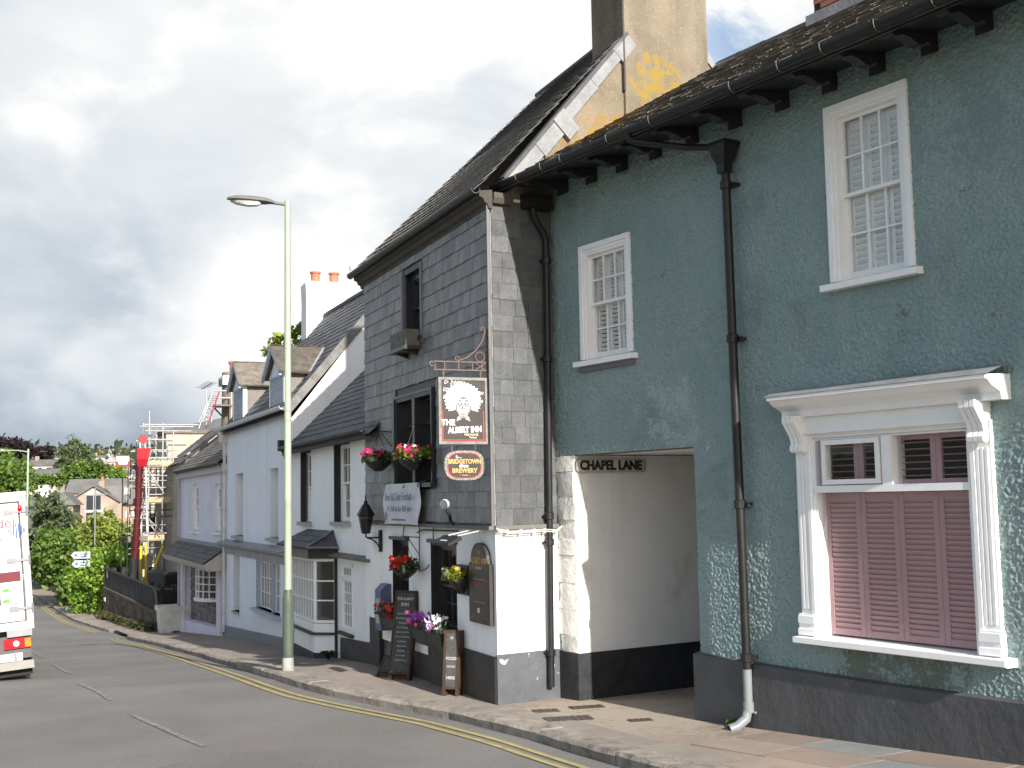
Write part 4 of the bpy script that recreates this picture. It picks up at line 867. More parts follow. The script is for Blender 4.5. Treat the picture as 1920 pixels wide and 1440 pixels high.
# ---- flowers
def posy(name, n_leaf, n_fl, cols, box, seed, parent, leafmat=None, lsize=.055, fsize=.06, drop=.3):
    rng = np.random.default_rng(seed); (x0, x1), (y0, y1), (z0, z1) = box
    P = np.stack([rng.uniform(x0, x1, n_leaf), rng.uniform(y0, y1, n_leaf), z0+(z1-z0)*rng.beta(1.3, 2, n_leaf)], 1); P[:, 2] -= drop*.12*np.abs((P[:, 0]-(x0+x1)/2)/(x1-x0)*2)**2
    obj('leaves', quads('leaves', leaf_quads(P, lsize, rng), leafmat or M_leaf), None, parent, kind='stuff')
    for c, k in cols:
        m = int(n_fl*k); ctr = np.stack([rng.uniform(x0, x1, m), y0+(y1-y0)*rng.beta(2, 1, m), z0+(z1-z0)*rng.beta(2.2, 1.3, m)], 1); Q = []
        for q in ctr:
            nn = 5; d = rng.normal(size=3); d[1] += 1.0; d[0] -= .8; d /= np.linalg.norm(d); a = np.cross(d, [0, 0, 1]); a /= np.linalg.norm(a); b = np.cross(a, d); rr = fsize*rng.uniform(.6, 1.1)
            for i in range(nn):
                t = 2*math.pi*i/nn; e = a*math.cos(t)+b*math.sin(t); g = a*math.cos(t+1.57)+b*math.sin(t+1.57)
                Q.append([q, q+(e*.6+g*.42)*rr*.62+d*.008, q+e*rr*.75+d*rng.uniform(-.01, .014), q+(e*.6-g*.42)*rr*.62+d*.008])
        obj('flowers', quads('flowers', np.array(Q), FLOWER[c]), None, parent, kind='stuff', label=c+' blooms')
def basket(label, s, n_, z, r, cols, seed, leaf=None, nl=260, nf=40, arm=True, wide=1.0):
    t = thing('hanging_basket', label, 'flower basket', PF @ Tm(s, n_, z), 'hanging flower baskets on the pub front')
    obj('bowl', MB().lathe([(r*.28, -r*.85), (r*.7, -r*.55), (r*.97, -.05), (r, 0), (r*.93, 0), (r*.9, -.04), (r*.02, -.05)], seg=16), M_iron, t, sm=40)
    mb = MB()
    for k in range(3): a = 2*math.pi*k/3; mb.tube([(r*.95*math.cos(a), r*.95*math.sin(a), 0), (0, 0, .42)], .003, 4)
    obj('chain', mb, M_iron, t)
    if arm: obj('wall_arm', MB().tube([(0, 0, .42), (0, .02, .45), (0, -n_+.03, .43)], .007, 6).tube([(0, -n_+.04, .2), (0, -.05, .42)], .006, 5), M_iron, t)
    posy('p', nl, nf, cols, ((-r*1.25*wide, r*1.25*wide), (-r*.9, r*1.1), (-.02, .17)), seed, t, leaf); return t
basket('basket of magenta flowers hanging left of the wide upper window', 4.22, .26, 3.08, .20, [('magenta', 1.0)], 1, M_leafdark)
basket('basket of pink flowers and pale trailing leaves in front of the upper window', 2.42, .26, 3.06, .22, [('magenta', .8), ('red', .2), ('white', .15)], 2, M_leafyel, 420)
basket('basket of scarlet geraniums hanging between the two lower windows', 2.95, .24, 1.50, .17, [('red', 1.0)], 3, M_leafdark, 260, 60)
mg = thing('wall_planter', 'dark half-round wall planter with yellow-green leaves beside the notice board', 'planter', PF @ Tm(1.10, .0, 1.46))
obj('trough', MB().lathe([(.03, -.20), (.13, -.12), (.19, -.01), (.20, .0), (.17, .0), (.02, -.02)], (0, .06, 0), 14).box(-.2, .2, 0, .05, -.22, .16), M_iron, mg, sm=40)
posy('p', 240, 14, [('white', .6), ('yellow', .4)], ((-.2, .24), (.02, .26), (-.01, .13)), 4, mg, M_leafyel, .05)
def wbox(label, s0, s1, z, cols, seed, nf, hh=.2):
    t = thing('window_box', label, 'window box', PF @ Tm((s0+s1)/2, .06, z), 'planted window boxes on the pub sills'); hw = (s1-s0)/2
    obj('box', MB().add([(-hw, 0, 0), (hw, 0, 0), (hw, .17, 0), (-hw, .17, 0), (-hw-.02, -.01, hh), (hw+.02, -.01, hh), (hw+.02, .2, hh), (-hw-.02, .2, hh)], [(0, 1, 2, 3), (0, 1, 5, 4), (1, 2, 6, 5), (2, 3, 7, 6), (3, 0, 4, 7), (4, 5, 6, 7)]), mk('black_planter', (.03, .03, .032), (.045, .044, .043), 9, .6, .2, 30), t)
    if cols: posy('p', int(200*hw/.45), nf, cols, ((-hw-.05, hw+.05), (.0, .26), (hh-.06, hh+.17)), seed, t, M_leafdark, .05, .065)
    return t
wbox('black window box of scarlet flowers under the left lower window', 3.62, 4.30, .60, [('red', 1.0)], 5, 26)
wbox('black window box of violet and pink flowers under the right lower window', 2.02, 2.62, .56, [('pink', .6), ('violet', .5)], 6, 44)
wbox('black window box of white flowers under the right lower window', 1.42, 2.0, .56, [('white', .8), ('violet', .2), ('pink', .1)], 7, 36)
t = thing('empty_planter', 'weathered empty box planter under the attic window', 'planter', PF @ Tm(3.08, .06, 4.66)); obj('box', MB().box(-.38, .38, 0, .22, 0, .24).box(-.36, .36, .02, .2, .24, .245), mk('old_grey_wood', (.17, .155, .14), (.11, .10, .09), 9, .85, .4, 30), t)
obj('bearer', MB().box(-.42, .42, -.03, .25, -.05, 0).prism([(-.0, -.12), (.2, -.05), (0, -.05)], 'x', -.25, -.2).prism([(-.0, -.12), (.2, -.05), (0, -.05)], 'x', .2, .25), M_bsash, t)

# ---- chalk boards on the pavement
M_chalk = mk('chalky_blackboard', (.085, .083, .08), (.06, .058, .056), 14, .8, .1, 60, .2, stain=((.34, .34, .33), 26, .60, .72, .45)); M_bwood = mk('board_wood', (.065, .04, .026), (.045, .028, .02), 9, .7, .3, 30)  # frame wood darkened to stand in for shade over the boards
M_ctext = plain('chalk', (.52, .52, .50), .9)
def aboard(name, label, M, w, h, th, lines, lean, cat='chalkboard'):
    t = thing(name, label, cat, M @ Rx(lean))
    mb = MB(); mb.box(-w/2, -w/2+.035, -th, .0, 0, h); mb.box(w/2-.035, w/2, -th, 0, 0, h); mb.box(-w/2+.035, w/2-.035, -th, 0, h-.035, h); mb.box(-w/2+.035, w/2-.035, -th, 0, .08, .115); mb.box(-w/2+.01, w/2-.01, -th-.004, -th+.01, .02, h-.02)
    obj('frame', mb, M_bwood, t); obj('slate_panel', MB().box(-w/2+.03, w/2-.03, -.02, -.006, .11, h-.03), M_chalk, t)
    for z, sz, s in lines: textmesh(s, sz, M_ctext, Tm(0, -.003, z), parent=t, extrude=.0005, offset=.001 if sz > .05 else 0)
    return t
PX, PY = -.224, 14.687
def pubp(s, n_): a = R(PA); return (PX+s*math.cos(a)-n_*math.sin(a), PY+s*math.sin(a)+n_*math.cos(a))
def pub_ground(s, n_): return gzxy(*pubp(s, n_))
def PG(s, n_, rot): return PF @ Tm(s, n_, pub_ground(s, n_)+.004) @ Rz(R(rot))
aboard('chalkboard', 'tall chalk menu board with printed title leaning by the lower windows', PG(3.06, .33, 40), .36, 1.26, .09,
       [(1.14, .052, 'THE ALBERT'), (1.06, .075, 'INN')]+[(.93-.065*k, .035, s) for k, s in enumerate(('Homemade Pies', 'Beer Battered Fish', 'Ploughmans', 'Local Sausages', 'Steak & Ale Pie', 'Curry of the Day', 'Sandwiches', 'Soup & Roll', 'Puddings', 'Ice Cream', 'Coffee & Tea'))], R(11))
aboard('chalkboard', 'small chalkboard lying tilted at the foot of the tall menu board', PG(3.50, .36, 35), .46, .36, .03, [(.26, .06, 'REAL'), (.16, .06, 'ALES')], R(40))
aboard('chalkboard', 'narrow food sandwich board near the corner of the pub', PG(1.10, .24, 46), .22, .82, .16, [(.72, .05, '26'), (.46, .052, 'FOOD'), (.36, .036, 'SERVED'), (.22, .052, 'HERE')], R(7))

# ================================================================== white cottage beside the pub
CH = thing('cottage', 'white rendered cottage with canted bay, black window reveals and slate roof beside the pub', 'house', F2)
def gnd2(F, s, n_=0): p = F @ Vector((s, n_, 0)); return gzxy(p.x, p.y)
WA = (1.78, 2.86, 2.10, 3.49); WB = (4.80, 5.68, 2.07, 3.46); DW = (1.60, 2.44, .26, 1.38); DR = (2.46, 2.70, -.35, 1.36); BAYH = (3.0, 4.9, .25, 1.5)
w = MB(); wall_holes(w, .02, 6.75, -.9, 3.60, [WA, WB, DW, DR, BAYH], 0, .22); 
w.quad([(.02, 0, -.9), (.02, -6, -.9), (.02, -6, 3.7), (.02, 0, 3.7)]); w.quad([(.02, -6, -.9), (6.75, -6, -.9), (6.75, -6, 3.7), (.02, -6, 3.7)])
w.quad([(6.75, 0, -.9), (6.75, -6, -.9), (6.75, -6, 3.7), (6.75, 0, 3.7)])
obj('wall', w, M_white, CH)
zb = lambda s: gnd2(F2, s)
for a, b in ((.0, 2.44), (4.95, 6.74)):
    mb = MB(); mb.add([(a, .025, -1), (b, .025, -1), (b, .025, .16-.045*b), (a, .025, .18-.045*a), (a, 0, .20-.045*a), (b, 0, .18-.045*b)], [(0, 1, 2, 3), (3, 2, 5, 4)]); obj('plinth', mb, M_brownpl, CH)
M_reveal = M_black
for W4, rows in ((WA, (2, 2)), (WB, (2, 2))):
    x = sash_window(CH, *W4, 3 if W4 is WA else 2, rows, -.13, M_wood, sill=(.09, .07), back=M_curtain, fw=.03, st=.04, sillmat=plain('stone_sill', (.40, .38, .35), .8), backy=-.3)
    obj('painted_reveal', MB().box(W4[1]-.004, W4[1]+.05, -.16, .012, W4[2]-.01, W4[3]).box(W4[0]-.0, W4[1]+.05, -.16, .014, W4[3]-.0, W4[3]+.05).box(W4[1]-.03, W4[1]-.004, -.13, -.02, W4[2], W4[3]), M_reveal, x)
# bay
bay = MB(); P = [(2.74, 0), (3.02, .36), (4.92, .36), (5.2, 0)]
bay.loft([[(x, y, z) for x, y in P] for z in (.10, .28)]); bw = obj('bay_window', bay, M_wood, CH, label='white many-paned bay window under a slate canopy')
obj('bay_base', MB().loft([[(x, y*.97, z) for x, y in P] for z in (-.32, .10)]), M_white, bw)
obj('bay_plinth', MB().loft([[(x, y, z) for x, y in P] for z in (-.9, -.24)]), M_blackpl, bw)
obj('bay_sill', MB().loft([[(2.70, 0, z), (2.99, .42, z), (4.95, .42, z), (5.24, 0, z)] for z in (.08, .125)]), M_brownpl, bw)
def bay_face(a, b, cols, rows, z0=.29, z1=1.44):
    d = Vector((b[0]-a[0], b[1]-a[1], 0)); l = d.length; d.normalize(); nn = Vector((-d.y, d.x, 0))
    M = Matrix(((d.x, nn.x, 0, a[0]), (d.y, nn.y, 0, a[1]), (0, 0, 1, 0), (0, 0, 0, 1)))
    mb = MB(); st = .05
    mb.box(0, st, -.06, .0, z0, z1); mb.box(l-st, l, -.06, 0, z0, z1); mb.box(st, l-st, -.06, 0, z0, z0+st); mb.box(st, l-st, -.06, 0, z1-st, z1)
    ww = (l-2*st)/cols; hh = (z1-z0-2*st)/rows
    for i in range(1, cols): mb.box(st+ww*i-.011, st+ww*i+.011, -.05, -.005, z0+st, z1-st)
    for j in range(1, rows): mb.box(st, l-st, -.047, -.008, z0+st+hh*j-.012, z0+st+hh*j+.012)
    obj('bay_frame', mb.xf(M), M_wood, bw)
    for i in range(cols):
        for j in range(rows): inst('pane', PANE, bw, M @ Tm(st+ww*i, -.03, z0+st+hh*j) @ Rz(R(rp.uniform(-.6, .6))) @ Sm(ww, 1, hh))
bay_face((2.74, 0), (3.02, .36), 1, 3); bay_face((3.02, .36), (4.92, .36), 8, 3); bay_face((4.92, .36), (5.2, 0), 1, 3)
obj('bay_interior', MB().box(2.9, 5.0, -.7, -.68, .2, 1.5), M_room, bw)
cv = MB(); P = [(2.66, 0), (2.96, .48), (4.98, .48), (5.28, 0)]
cv.loft([[(x, y, z) for x, y in P] for z in (1.44, 1.64)]); canopy = obj('canopy', cv, plain('canopy_board', (.20, .185, .16), .7), bw)
obj('canopy_end', MB().add([(2.655, 0, 1.45), (2.955, .482, 1.45), (2.955, .482, 1.63), (2.655, 0, 1.63)], [(0, 1, 2, 3)]), M_black, bw)
rng = random.Random(31)
CS = slope(.60, 1.64, 0.0, 1.93)
cb_ = MB(); cb_.add([(2.58, .60, 1.63), (5.35, .60, 1.63), (5.0, 0, 1.92), (2.98, 0, 1.92), (2.58, .0, 1.62), (5.35, 0, 1.62)], [(0, 1, 2, 3), (0, 3, 4), (1, 5, 2), (0, 4, 5, 1)]); obj('canopy_roof', cb_, M_roofdark, bw)
L = lay_slates(2.6, 5.33, 0, .62, .21, .14, .24, rng, keep=lambda x, z: 2.6+z*.5 < x < 5.33-z*.5); hang_slates(bw, CS, L, M_roofdark, rng, limit=60, name='slate')
obj('canopy_lead', MB().tube([(2.56, .0, 1.64), (2.6, .6, 1.66), (2.98, .02, 1.94)], .018, 5), M_lead, bw)
# windowed door and glazed leaf
dw = MB(); dw.box(DW[0], DW[0]+.05, -.12, .02, DW[2], DW[3]); dw.box(DW[1]-.05, DW[1], -.12, .02, DW[2], DW[3]); dw.box(DW[0], DW[1], -.12, .02, DW[3]-.05, DW[3]); dw.box(DW[0]+.05, DW[1]-.05, -.12, .02, 1.10, 1.15)
dw = obj('window', dw, M_wood, CH, label='white small-paned window beside the cottage door')
sash(dw, DW[0]+.05, DW[1]-.05, 1.15, DW[3]-.05, 4, 1, -.02, M_wood, .03, .018); sash(dw, DW[0]+.05, DW[1]-.05, DW[2], 1.10, 4, 4, -.03, M_wood, .04, .02)
obj('dark_room', MB().box(DW[0], DW[1], -.35, -.33, DW[2], DW[3]), M_room, dw); obj('sill', MB().box(DW[0]-.04, DW[1]+.05, -.1, .07, .14, .19), M_brownpl, dw)
dd_ = obj('door', MB().box(2.47, 2.52, -.18, .025, -.35, 1.38).box(2.655, 2.70, -.18, .0, -.35, 1.38).box(2.52, 2.655, -.18, -.06, -.35, .2), M_wood, CH); sash(dd_, 2.52, 2.655, .22, 1.36, 1, 4, -.08, M_wood, .025)
obj('dark_room', MB().box(2.44, 2.72, -.4, -.38, -.4, 1.4), M_dark, dd_); obj('door_shadow_strip', MB().box(2.71, 2.745, -.02, .05, -.35, 1.44), M_black, dd_)  # black strip stands in for the shadow in the door opening
lg = MB()
for k in range(8): a = .16+k*.42; lg.prism([(0, 1.47), (.15, 1.48), (.17, 1.51), (0, 1.56)], 'x', a+.004, min(a+.416, 3.5))
obj('string_course', lg, mk('weathered_stone_ledge', (.22, .20, .17), (.13, .12, .10), 9, .85, .5, 30, rnd=.15), CH)
obj('tie_plate', MB().box(.42, .45, 0, .02, 1.10, 1.22), M_black, CH)
rng = random.Random(41); S2 = slope(.22, 3.52, -3.2, 6.86); L2 = math.hypot(3.42, 3.26)
rb = MB(); q = [S2 @ Vector((x, 0, z)) for x, z in ((-.3, 0), (6.66, 0), (6.66, L2), (-.3, L2))]; rb.quad(q); rb.quad([p-Vector((0, 0, .07)) for p in q]); rb.quad([q[3], q[2], Vector((6.66, -6.2, 3.6)), Vector((-.3, -6.2, 3.6))]); roof = obj('roof', rb, M_roofdark, CH)
L = lay_slates(-.3, 6.64, 0, L2*.75, .185, .20, .34, rng); hang_slates(roof, S2, L, M_roofdark, rng, limit=290, key=lambda q: q[1], th=.009, lift=.02)
gp3 = [(math.cos(t)*.055+.25, 3.62+math.sin(t)*.06) for t in np.linspace(math.pi, 2*math.pi, 8)]; gp3 += [(x*.93+.25*.07, z+.01) for x, z in gp3[::-1]]
obj('gutter', MB().prism(gp3, 'x', .1, 6.62), M_iron, CH, sm=50); obj('eaves_board', MB().box(.1, 6.62, -.0, .19, 3.49, 3.60), mk('mossy_eaves_board', (.12, .105, .07), (.18, .16, .12), 8, .9, .4, 30), CH)
obj('gutter_end', MB().box(6.6, 6.75, .1, .28, 3.55, 3.78).tube([(6.7, .2, 3.6), (6.72, .12, 3.45), (6.72, .08, 3.2)], .035, 8), M_iron, CH)

# ================================================================== pale blue house with dormers
BH = thing('dormer_house', 'pale blue-white house with two slate dormers, white gable and twin-pot chimney', 'house', F1)
V1 = (1.33, 2.25, 1.68, 3.24); V2 = (5.53, 6.66, 1.64, 3.24); VS = (1.12, 3.85, 0.0, 1.16); VD = (6.0, 6.86, -.30, 1.14)
w = MB(); wall_holes(w, 0, 8.3, -1.8, 4.42, [V1, V2, VS, VD], 0, .30); w.quad([(8.3, 0, -1.8), (8.3, -5.1, -1.8), (8.3, -5.1, 4.42), (8.3, -2.55, 7.55), (8.3, 0, 4.42)])
w.quad([(0, -5.1, -1.8), (8.3, -5.1, -1.8), (8.3, -5.1, 4.42), (0, -5.1, 4.42)]); obj('wall', w, M_blue, BH)
w = MB(); w.quad([(0, 0, -1.8), (0, -5.1, -1.8), (0, -5.1, 4.3), (0, -2.55, 7.50), (0, 0.0, 4.25)]); obj('gable', w, M_white, BH)
mb = MB(); mb.add([(0, .03, -2), (8.3, .03, -2), (8.3, .03, -.82), (0, .03, -.40), (0, 0, -.38), (8.3, 0, -.80)], [(0, 1, 2, 3), (3, 2, 5, 4)]); obj('plinth', mb, plain('grey_render_plinth', (.26, .26, .27), .85, bump=.4), BH)
for V in (V1, V2): sash_window(BH, *V, 2, (2, 2), -.26, M_bluewood, sill=(.10, .07), back=M_dark, fw=.05, st=.05, sillmat=plain('stone_sill', (.40, .38, .35), .8))
# shop front
sf = obj('shop_cornice', MB().prism([(0, 1.14), (.04, 1.14), (.05, 1.30), (.14, 1.34), (.2, 1.38), (.2, 1.41), (0, 1.47)], 'x', .1, 8.25), mk('weathered_fascia', (.36, .36, .36), (.26, .26, .26), 5, .75, .3, 25), BH)
obj('cornice_lead', MB().prism([(0, 1.475), (.22, 1.415), (.22, 1.43), (0, 1.52)], 'x', .08, 8.27), M_lead, sf)
vw = MB(); moulded_frame(vw, VS[0], VS[1], VS[2], VS[3], .07, -.25, .0); vw.box(2.05, 2.12, -.25, -.02, 0, 1.1); vw = obj('window', vw, M_bluewood, BH, label='grey-blue shop window')
sash(vw, 1.19, 2.05, .02, 1.09, 3, 3, -.1, M_wood, .03, .02); sash(vw, 2.12, 3.78, .02, 1.09, 5, 3, -.1, M_wood, .03, .02); obj('sill', MB().box(1.0, 4.0, -.2, .12, -.07, .0), M_bluewood, vw); obj('dark_room', MB().box(1.1, 3.9, -.9, -.88, -.1, 1.2), M_room, vw)
vd = obj('door', MB().box(6.06, 6.80, -.28, -.24, -1.2, 1.12), plain('slate_blue_door', (.13, .16, .22), .5), BH); obj('door_step', MB().box(5.96, 6.9, -.3, .05, -.36, -.30), plain('stone_sill', (.40, .38, .35), .8), vd)
for s in (7.92,):
    mb = MB(); mb.tube([(s, .22, 4.44), (s, .18, 4.30), (s, .08, 4.15), (s, .07, 4.0), (s, .07, -.95)], .045, 10); dpw = obj('downpipe', mb, M_gutw, BH, sm=50); obj('hopper', MB().loft([[(s-q, .0, z), (s+q, 0, z), (s+q, .2, z), (s-q, .2, z)] for z, q in ((4.12, .1), (4.32, .16), (4.42, .17))]), M_gutw, dpw)
gp4 = [(math.cos(t)*.07+.20, 4.50+math.sin(t)*.07) for t in np.linspace(math.pi, 2*math.pi, 8)]; gp4 += [(x*.93+.2*.07, z+.012) for x, z in gp4[::-1]]
obj('gutter', MB().prism(gp4, 'x', -.02, 8.4), M_gutw, BH, sm=50)
rng = random.Random(51); S1 = slope(.16, 4.40, -2.55, 7.60); L1 = math.hypot(2.71, 3.2)
rb = MB(); q = [S1 @ Vector((x, 0, z)) for x, z in ((-.03, 0), (8.4, 0), (8.4, L1), (-.03, L1))]; rb.quad(q); rb.quad([p-Vector((0, 0, .08)) for p in q]); rb.quad([q[3], q[2], Vector((8.4, -5.2, 4.4)), Vector((-.03, -5.2, 4.4))]); roof = obj('roof', rb, M_roofdark, BH)
L = lay_slates(-.03, 8.38, 0, L1, .20, .22, .36, rng); hang_slates(roof, S1, L, M_roofdark, rng, limit=300, key=lambda q: q[0]-q[1], th=.009, lift=.02)
vg = MB()
for k in range(9):
    za, zb_ = L1*k/9, L1*(k+1)/9-.006; vg.add([S1 @ Vector((x, y, z)) for x, y, z in ((-.05, -.13, za), (-.05, -.13, zb_), (-.05, .045, zb_), (-.05, .045, za), (.07, .045, za), (.07, .045, zb_))], [(0, 1, 2, 3), (3, 2, 5, 4)])
obj('verge', vg, mk('cement_verge', (.20, .195, .19), (.14, .135, .13), 5, .85, .4, 25), roof)
obj('ridge', MB().tube([S1 @ Vector((x, .02, L1)) for x in (-.03, 4, 8.4)], .08, 6), plain('ridge_mortar', (.13, .12, .11), .8), roof)
def dormer(sc, hw, apex, label, seed):
    rng = random.Random(seed); zl = 4.50; ze = apex-.62; n0 = -.08; nb = lambda z: .16-(z-4.40)*2.71/3.2
    t = obj('dormer', MB().add([(sc-hw, n0, zl), (sc-hw+.0, n0, zl), (sc+hw, n0, zl), (sc+hw, n0, ze+.06), (sc, n0, apex-.08), (sc-hw, n0, ze+.06), (sc-hw, nb(ze)-.1, ze+.06), (sc+hw, nb(ze)-.1, ze+.06)],
                               [(0, 2, 3, 4, 5), (0, 5, 6), (2, 7, 3)]), M_blue, BH, label=label)
    obj('slate_cheek', MB().add([(sc-hw-.006, n0-.05, zl+.05), (sc-hw-.006, n0-.05, ze+.05), (sc-hw-.006, nb(ze)-.1, ze+.05)], [(0, 1, 2)]), plain('cheek_slate', (.17, .155, .14), .7), t)
    mb = MB(); mb.box(sc-hw-.015, sc-hw+.06, n0-.08, n0+.02, zl, ze+.03); mb.box(sc+hw-.06, sc+hw+.015, n0-.08, n0+.02, zl, ze+.03); obj('corner_post', mb, M_wood, t)
    w = obj('window_frame', MB().box(sc-hw+.12, sc+hw-.12, n0, n0+.03, zl, zl+.05).box(sc-hw+.12, sc+hw-.12, n0, n0+.035, ze-.08, ze-.03), M_bluewood, t)
    nb_ = 6; a, b = sc-hw+.14, sc+hw-.14
    fr_ = MB()
    for i in range(nb_+1): x = a+(b-a)*i/nb_; fr_.box(x-.018, x+.018, n0, n0+.028, zl+.05, ze-.08)
    for j in range(1, 3): z = zl+.05+(ze-zl-.13)*j/3; fr_.box(a, b, n0+.002, n0+.025, z-.012, z+.012)
    w['label'] = 'small-paned dormer casement'
    obj('glazing_bar', fr_, M_bluewood, t); inst('pane', PANE, t, Tm(a, n0+.012, zl+.05) @ Sm(b-a, 1, ze-zl-.13))
    for s in (-1, 1):
        run = hw+.18; v = Vector((-s*run, 0, apex-ze+.06)); l = v.length
        Z = v.normalized(); X = Vector((0, -1 if s < 0 else 1, 0)); Y = Z.cross(X)
        # x axis runs along the ridge direction
        dep = .24-(nb(apex)-.05)
        o = Vector((sc+s*run, n0+.16 if s < 0 else n0+.16-dep-.25, ze-.04))
        M = Matrix(((X.x, Y.x, Z.x, o.x), (X.y, Y.y, Z.y, o.y), (X.z, Y.z, Z.z, o.z), (0, 0, 0, 1)))
        base = MB().box(0, dep+.25, -.03, 0, 0, l); obj('roof_slope', base.xf(M), M_roofmoss, t)
        L = lay_slates(0, dep+.25, 0, l, l/5, .2, .32, rng); hang_slates(t, M, L, M_roofmoss, rng, limit=45, th=.009, lift=.016)
    bg_ = MB()
    for s in (-1, 1): bg_.add([(sc+s*(hw+.2), n0+.17, ze-.10), (sc+s*(hw+.2), n0+.17, ze+.02), (sc, n0+.17, apex+.07), (sc, n0+.17, apex-.06), (sc+s*(hw+.2), n0+.11, ze-.10), (sc, n0+.11, apex-.06)], [(0, 1, 2, 3), (0, 3, 5, 4)])
    obj('bargeboard', bg_, M_bluewood, t)
    obj('lead_valley', MB().tube([(sc-hw-.18, nb(ze-.05)+.02, ze-.02), (sc, nb(apex)+.02, apex+.03)], .035, 5), M_lead, t)
dormer(1.80, .78, 5.98, 'near dormer with orange lichen on its ridge', 61); dormer(6.62, .72, 6.14, 'far dormer with white specked slates', 62)
cz = obj('chimney', MB().loft([[(7.35+a, -2.55+b, z) for a, b in ((-.3*k, -.56*k), (.3*k, -.56*k), (.3*k, .56*k), (-.3*k, .56*k))] for z, k in ((6.2, 1.0), (7.4, 1.0), (7.9, .98), (8.48, 1.02), (8.55, .96))]), M_white, BH)
for y in (-2.85, -2.32): obj('chimney_pot', MB().lathe([(.13, 0), (.145, .06), (.12, .10), (.12, .30), (.15, .32), (.15, .36), (.10, .36)], (7.35, y, 8.50), 14), M_clay, cz, sm=40)
foliage('climber', [(8.75, -1.9, 6.85, .45, .6, .5), (8.7, -2.3, 7.25, .35, .4, .35)], 700, .12, M_leafyel, 71, None, label='tuft of green leaves showing over the slates behind the dormers', cat='plant').matrix_world = F1

# ================================================================== lavender house with bow window
VH = thing('bow_window_house', 'pale lavender house with slate canopy over a stone wall and bow window', 'house', F0)
U1 = (.86, 2.12, 1.68, 3.03); U2 = (5.1, 6.46, 1.64, 3.10); ST = (1.1, 8.1, -1.30, .60)
w = MB(); wall_holes(w, .0, 9.2, -2.4, 3.45, [U1, U2, ST], 0, .30); w.quad([(9.2, 0, -2.4), (9.2, -5, -2.4), (9.2, -5, 3.45), (9.2, -2.3, 5.4), (9.2, 0, 3.45)]); w.quad([(0, -5, -2.4), (9.2, -5, -2.4), (9.2, -5, 3.4), (0, -5, 3.4)])
obj('wall', w, M_lav, VH)
for V in (U1, U2): sash_window(VH, *V, 2, (2, 2), -.10, M_wood, sill=(.08, .07), back=M_curtain if V is U1 else M_dark, fw=.08, st=.05)
obj('eaves_fascia', MB().box(-.02, 9.3, -.0, .14, 3.34, 3.56), plain('dirty_white_fascia', (.52, .51, .50), .7, stain=((.25, .24, .22), 4, .55, .75, .6)), VH)
gp5 = [(math.cos(t)*.06+.20, 3.60+math.sin(t)*.06) for t in np.linspace(math.pi, 2*math.pi, 8)]; gp5 += [(x*.93+.2*.07, z+.012) for x, z in gp5[::-1]]
obj('gutter', MB().prism(gp5, 'x', .0, 9.35), mk('brown_gutter', (.13, .10, .075), (.09, .075, .06), 6, .6, .2, 30), VH, sm=50)
rng = random.Random(81); S0 = slope(.24, 3.58, -2.3, 5.50); L0 = math.hypot(2.54, 1.92)
rb = MB(); q = [S0 @ Vector((x, 0, z)) for x, z in ((0.1, 0), (9.3, 0), (9.3, L0), (0.1, L0))]; rb.quad(q); rb.quad([p-Vector((0, 0, .07)) for p in q]); rb.quad([q[3], q[2], Vector((9.3, -5, 3.6)), Vector((.1, -5, 3.6))]); roof = obj('roof', rb, M_roof, VH)
L = lay_slates(.1, 9.28, 0, L0, .20, .24, .38, rng); hang_slates(roof, S0, L, M_roof, rng, limit=290, key=lambda q: q[1], th=.01, lift=.022)
obj('stone_backing', MB().box(1.1, 8.1, -.32, -.25, -2.0, .62), plain('lime_mortar', (.30, .27, .235), .9, bump=.5), VH)
rng = random.Random(82); PRS = []
for k in range(6):
    mb = MB(); nn = rng.randint(5, 7); pts = [(math.cos(2*math.pi*i/nn+rng.uniform(-.2, .2))*.55, math.sin(2*math.pi*i/nn+rng.uniform(-.2, .2))*.55) for i in range(nn)]
    mb.loft([[(x, -.5, z) for x, z in pts], [(x*1.0, .25, z*1.0) for x, z in pts], [(x*.75, .5, z*.75) for x, z in pts]]); PRS.append(mb.mesh('stone', mk('purple_grey_stone', (.23, .19, .175), (.15, .13, .125), 7, .9, .6, 30, rnd=.3)))
z = -1.72; cnt = 0
while z < .58:
    x = 1.15
    while x < 8.05:
        ww = rng.uniform(.24, .5); hh = rng.uniform(.15, .24)
        if not (2.3 < x+ww/2 < 4.9 and z > -.34) and cnt < 300:
            inst('stone', PRS[rng.randrange(6)], VH, Tm(x+ww/2, -.245, z+rng.uniform(-.02, .02)) @ Ry(R(rng.uniform(-12, 12))) @ Sm(ww*1.0, .09, hh*1.15)); cnt += 1
        x += ww
    z += .185
obj('stall_plinth', MB().add([(1.0, .03, -2.4), (8.2, .03, -2.4), (8.2, .03, -1.30), (1.0, .03, -.95), (1.0, -.3, -.93), (8.2, -.3, -1.28)], [(0, 1, 2, 3), (3, 2, 5, 4)]), M_lav, VH)
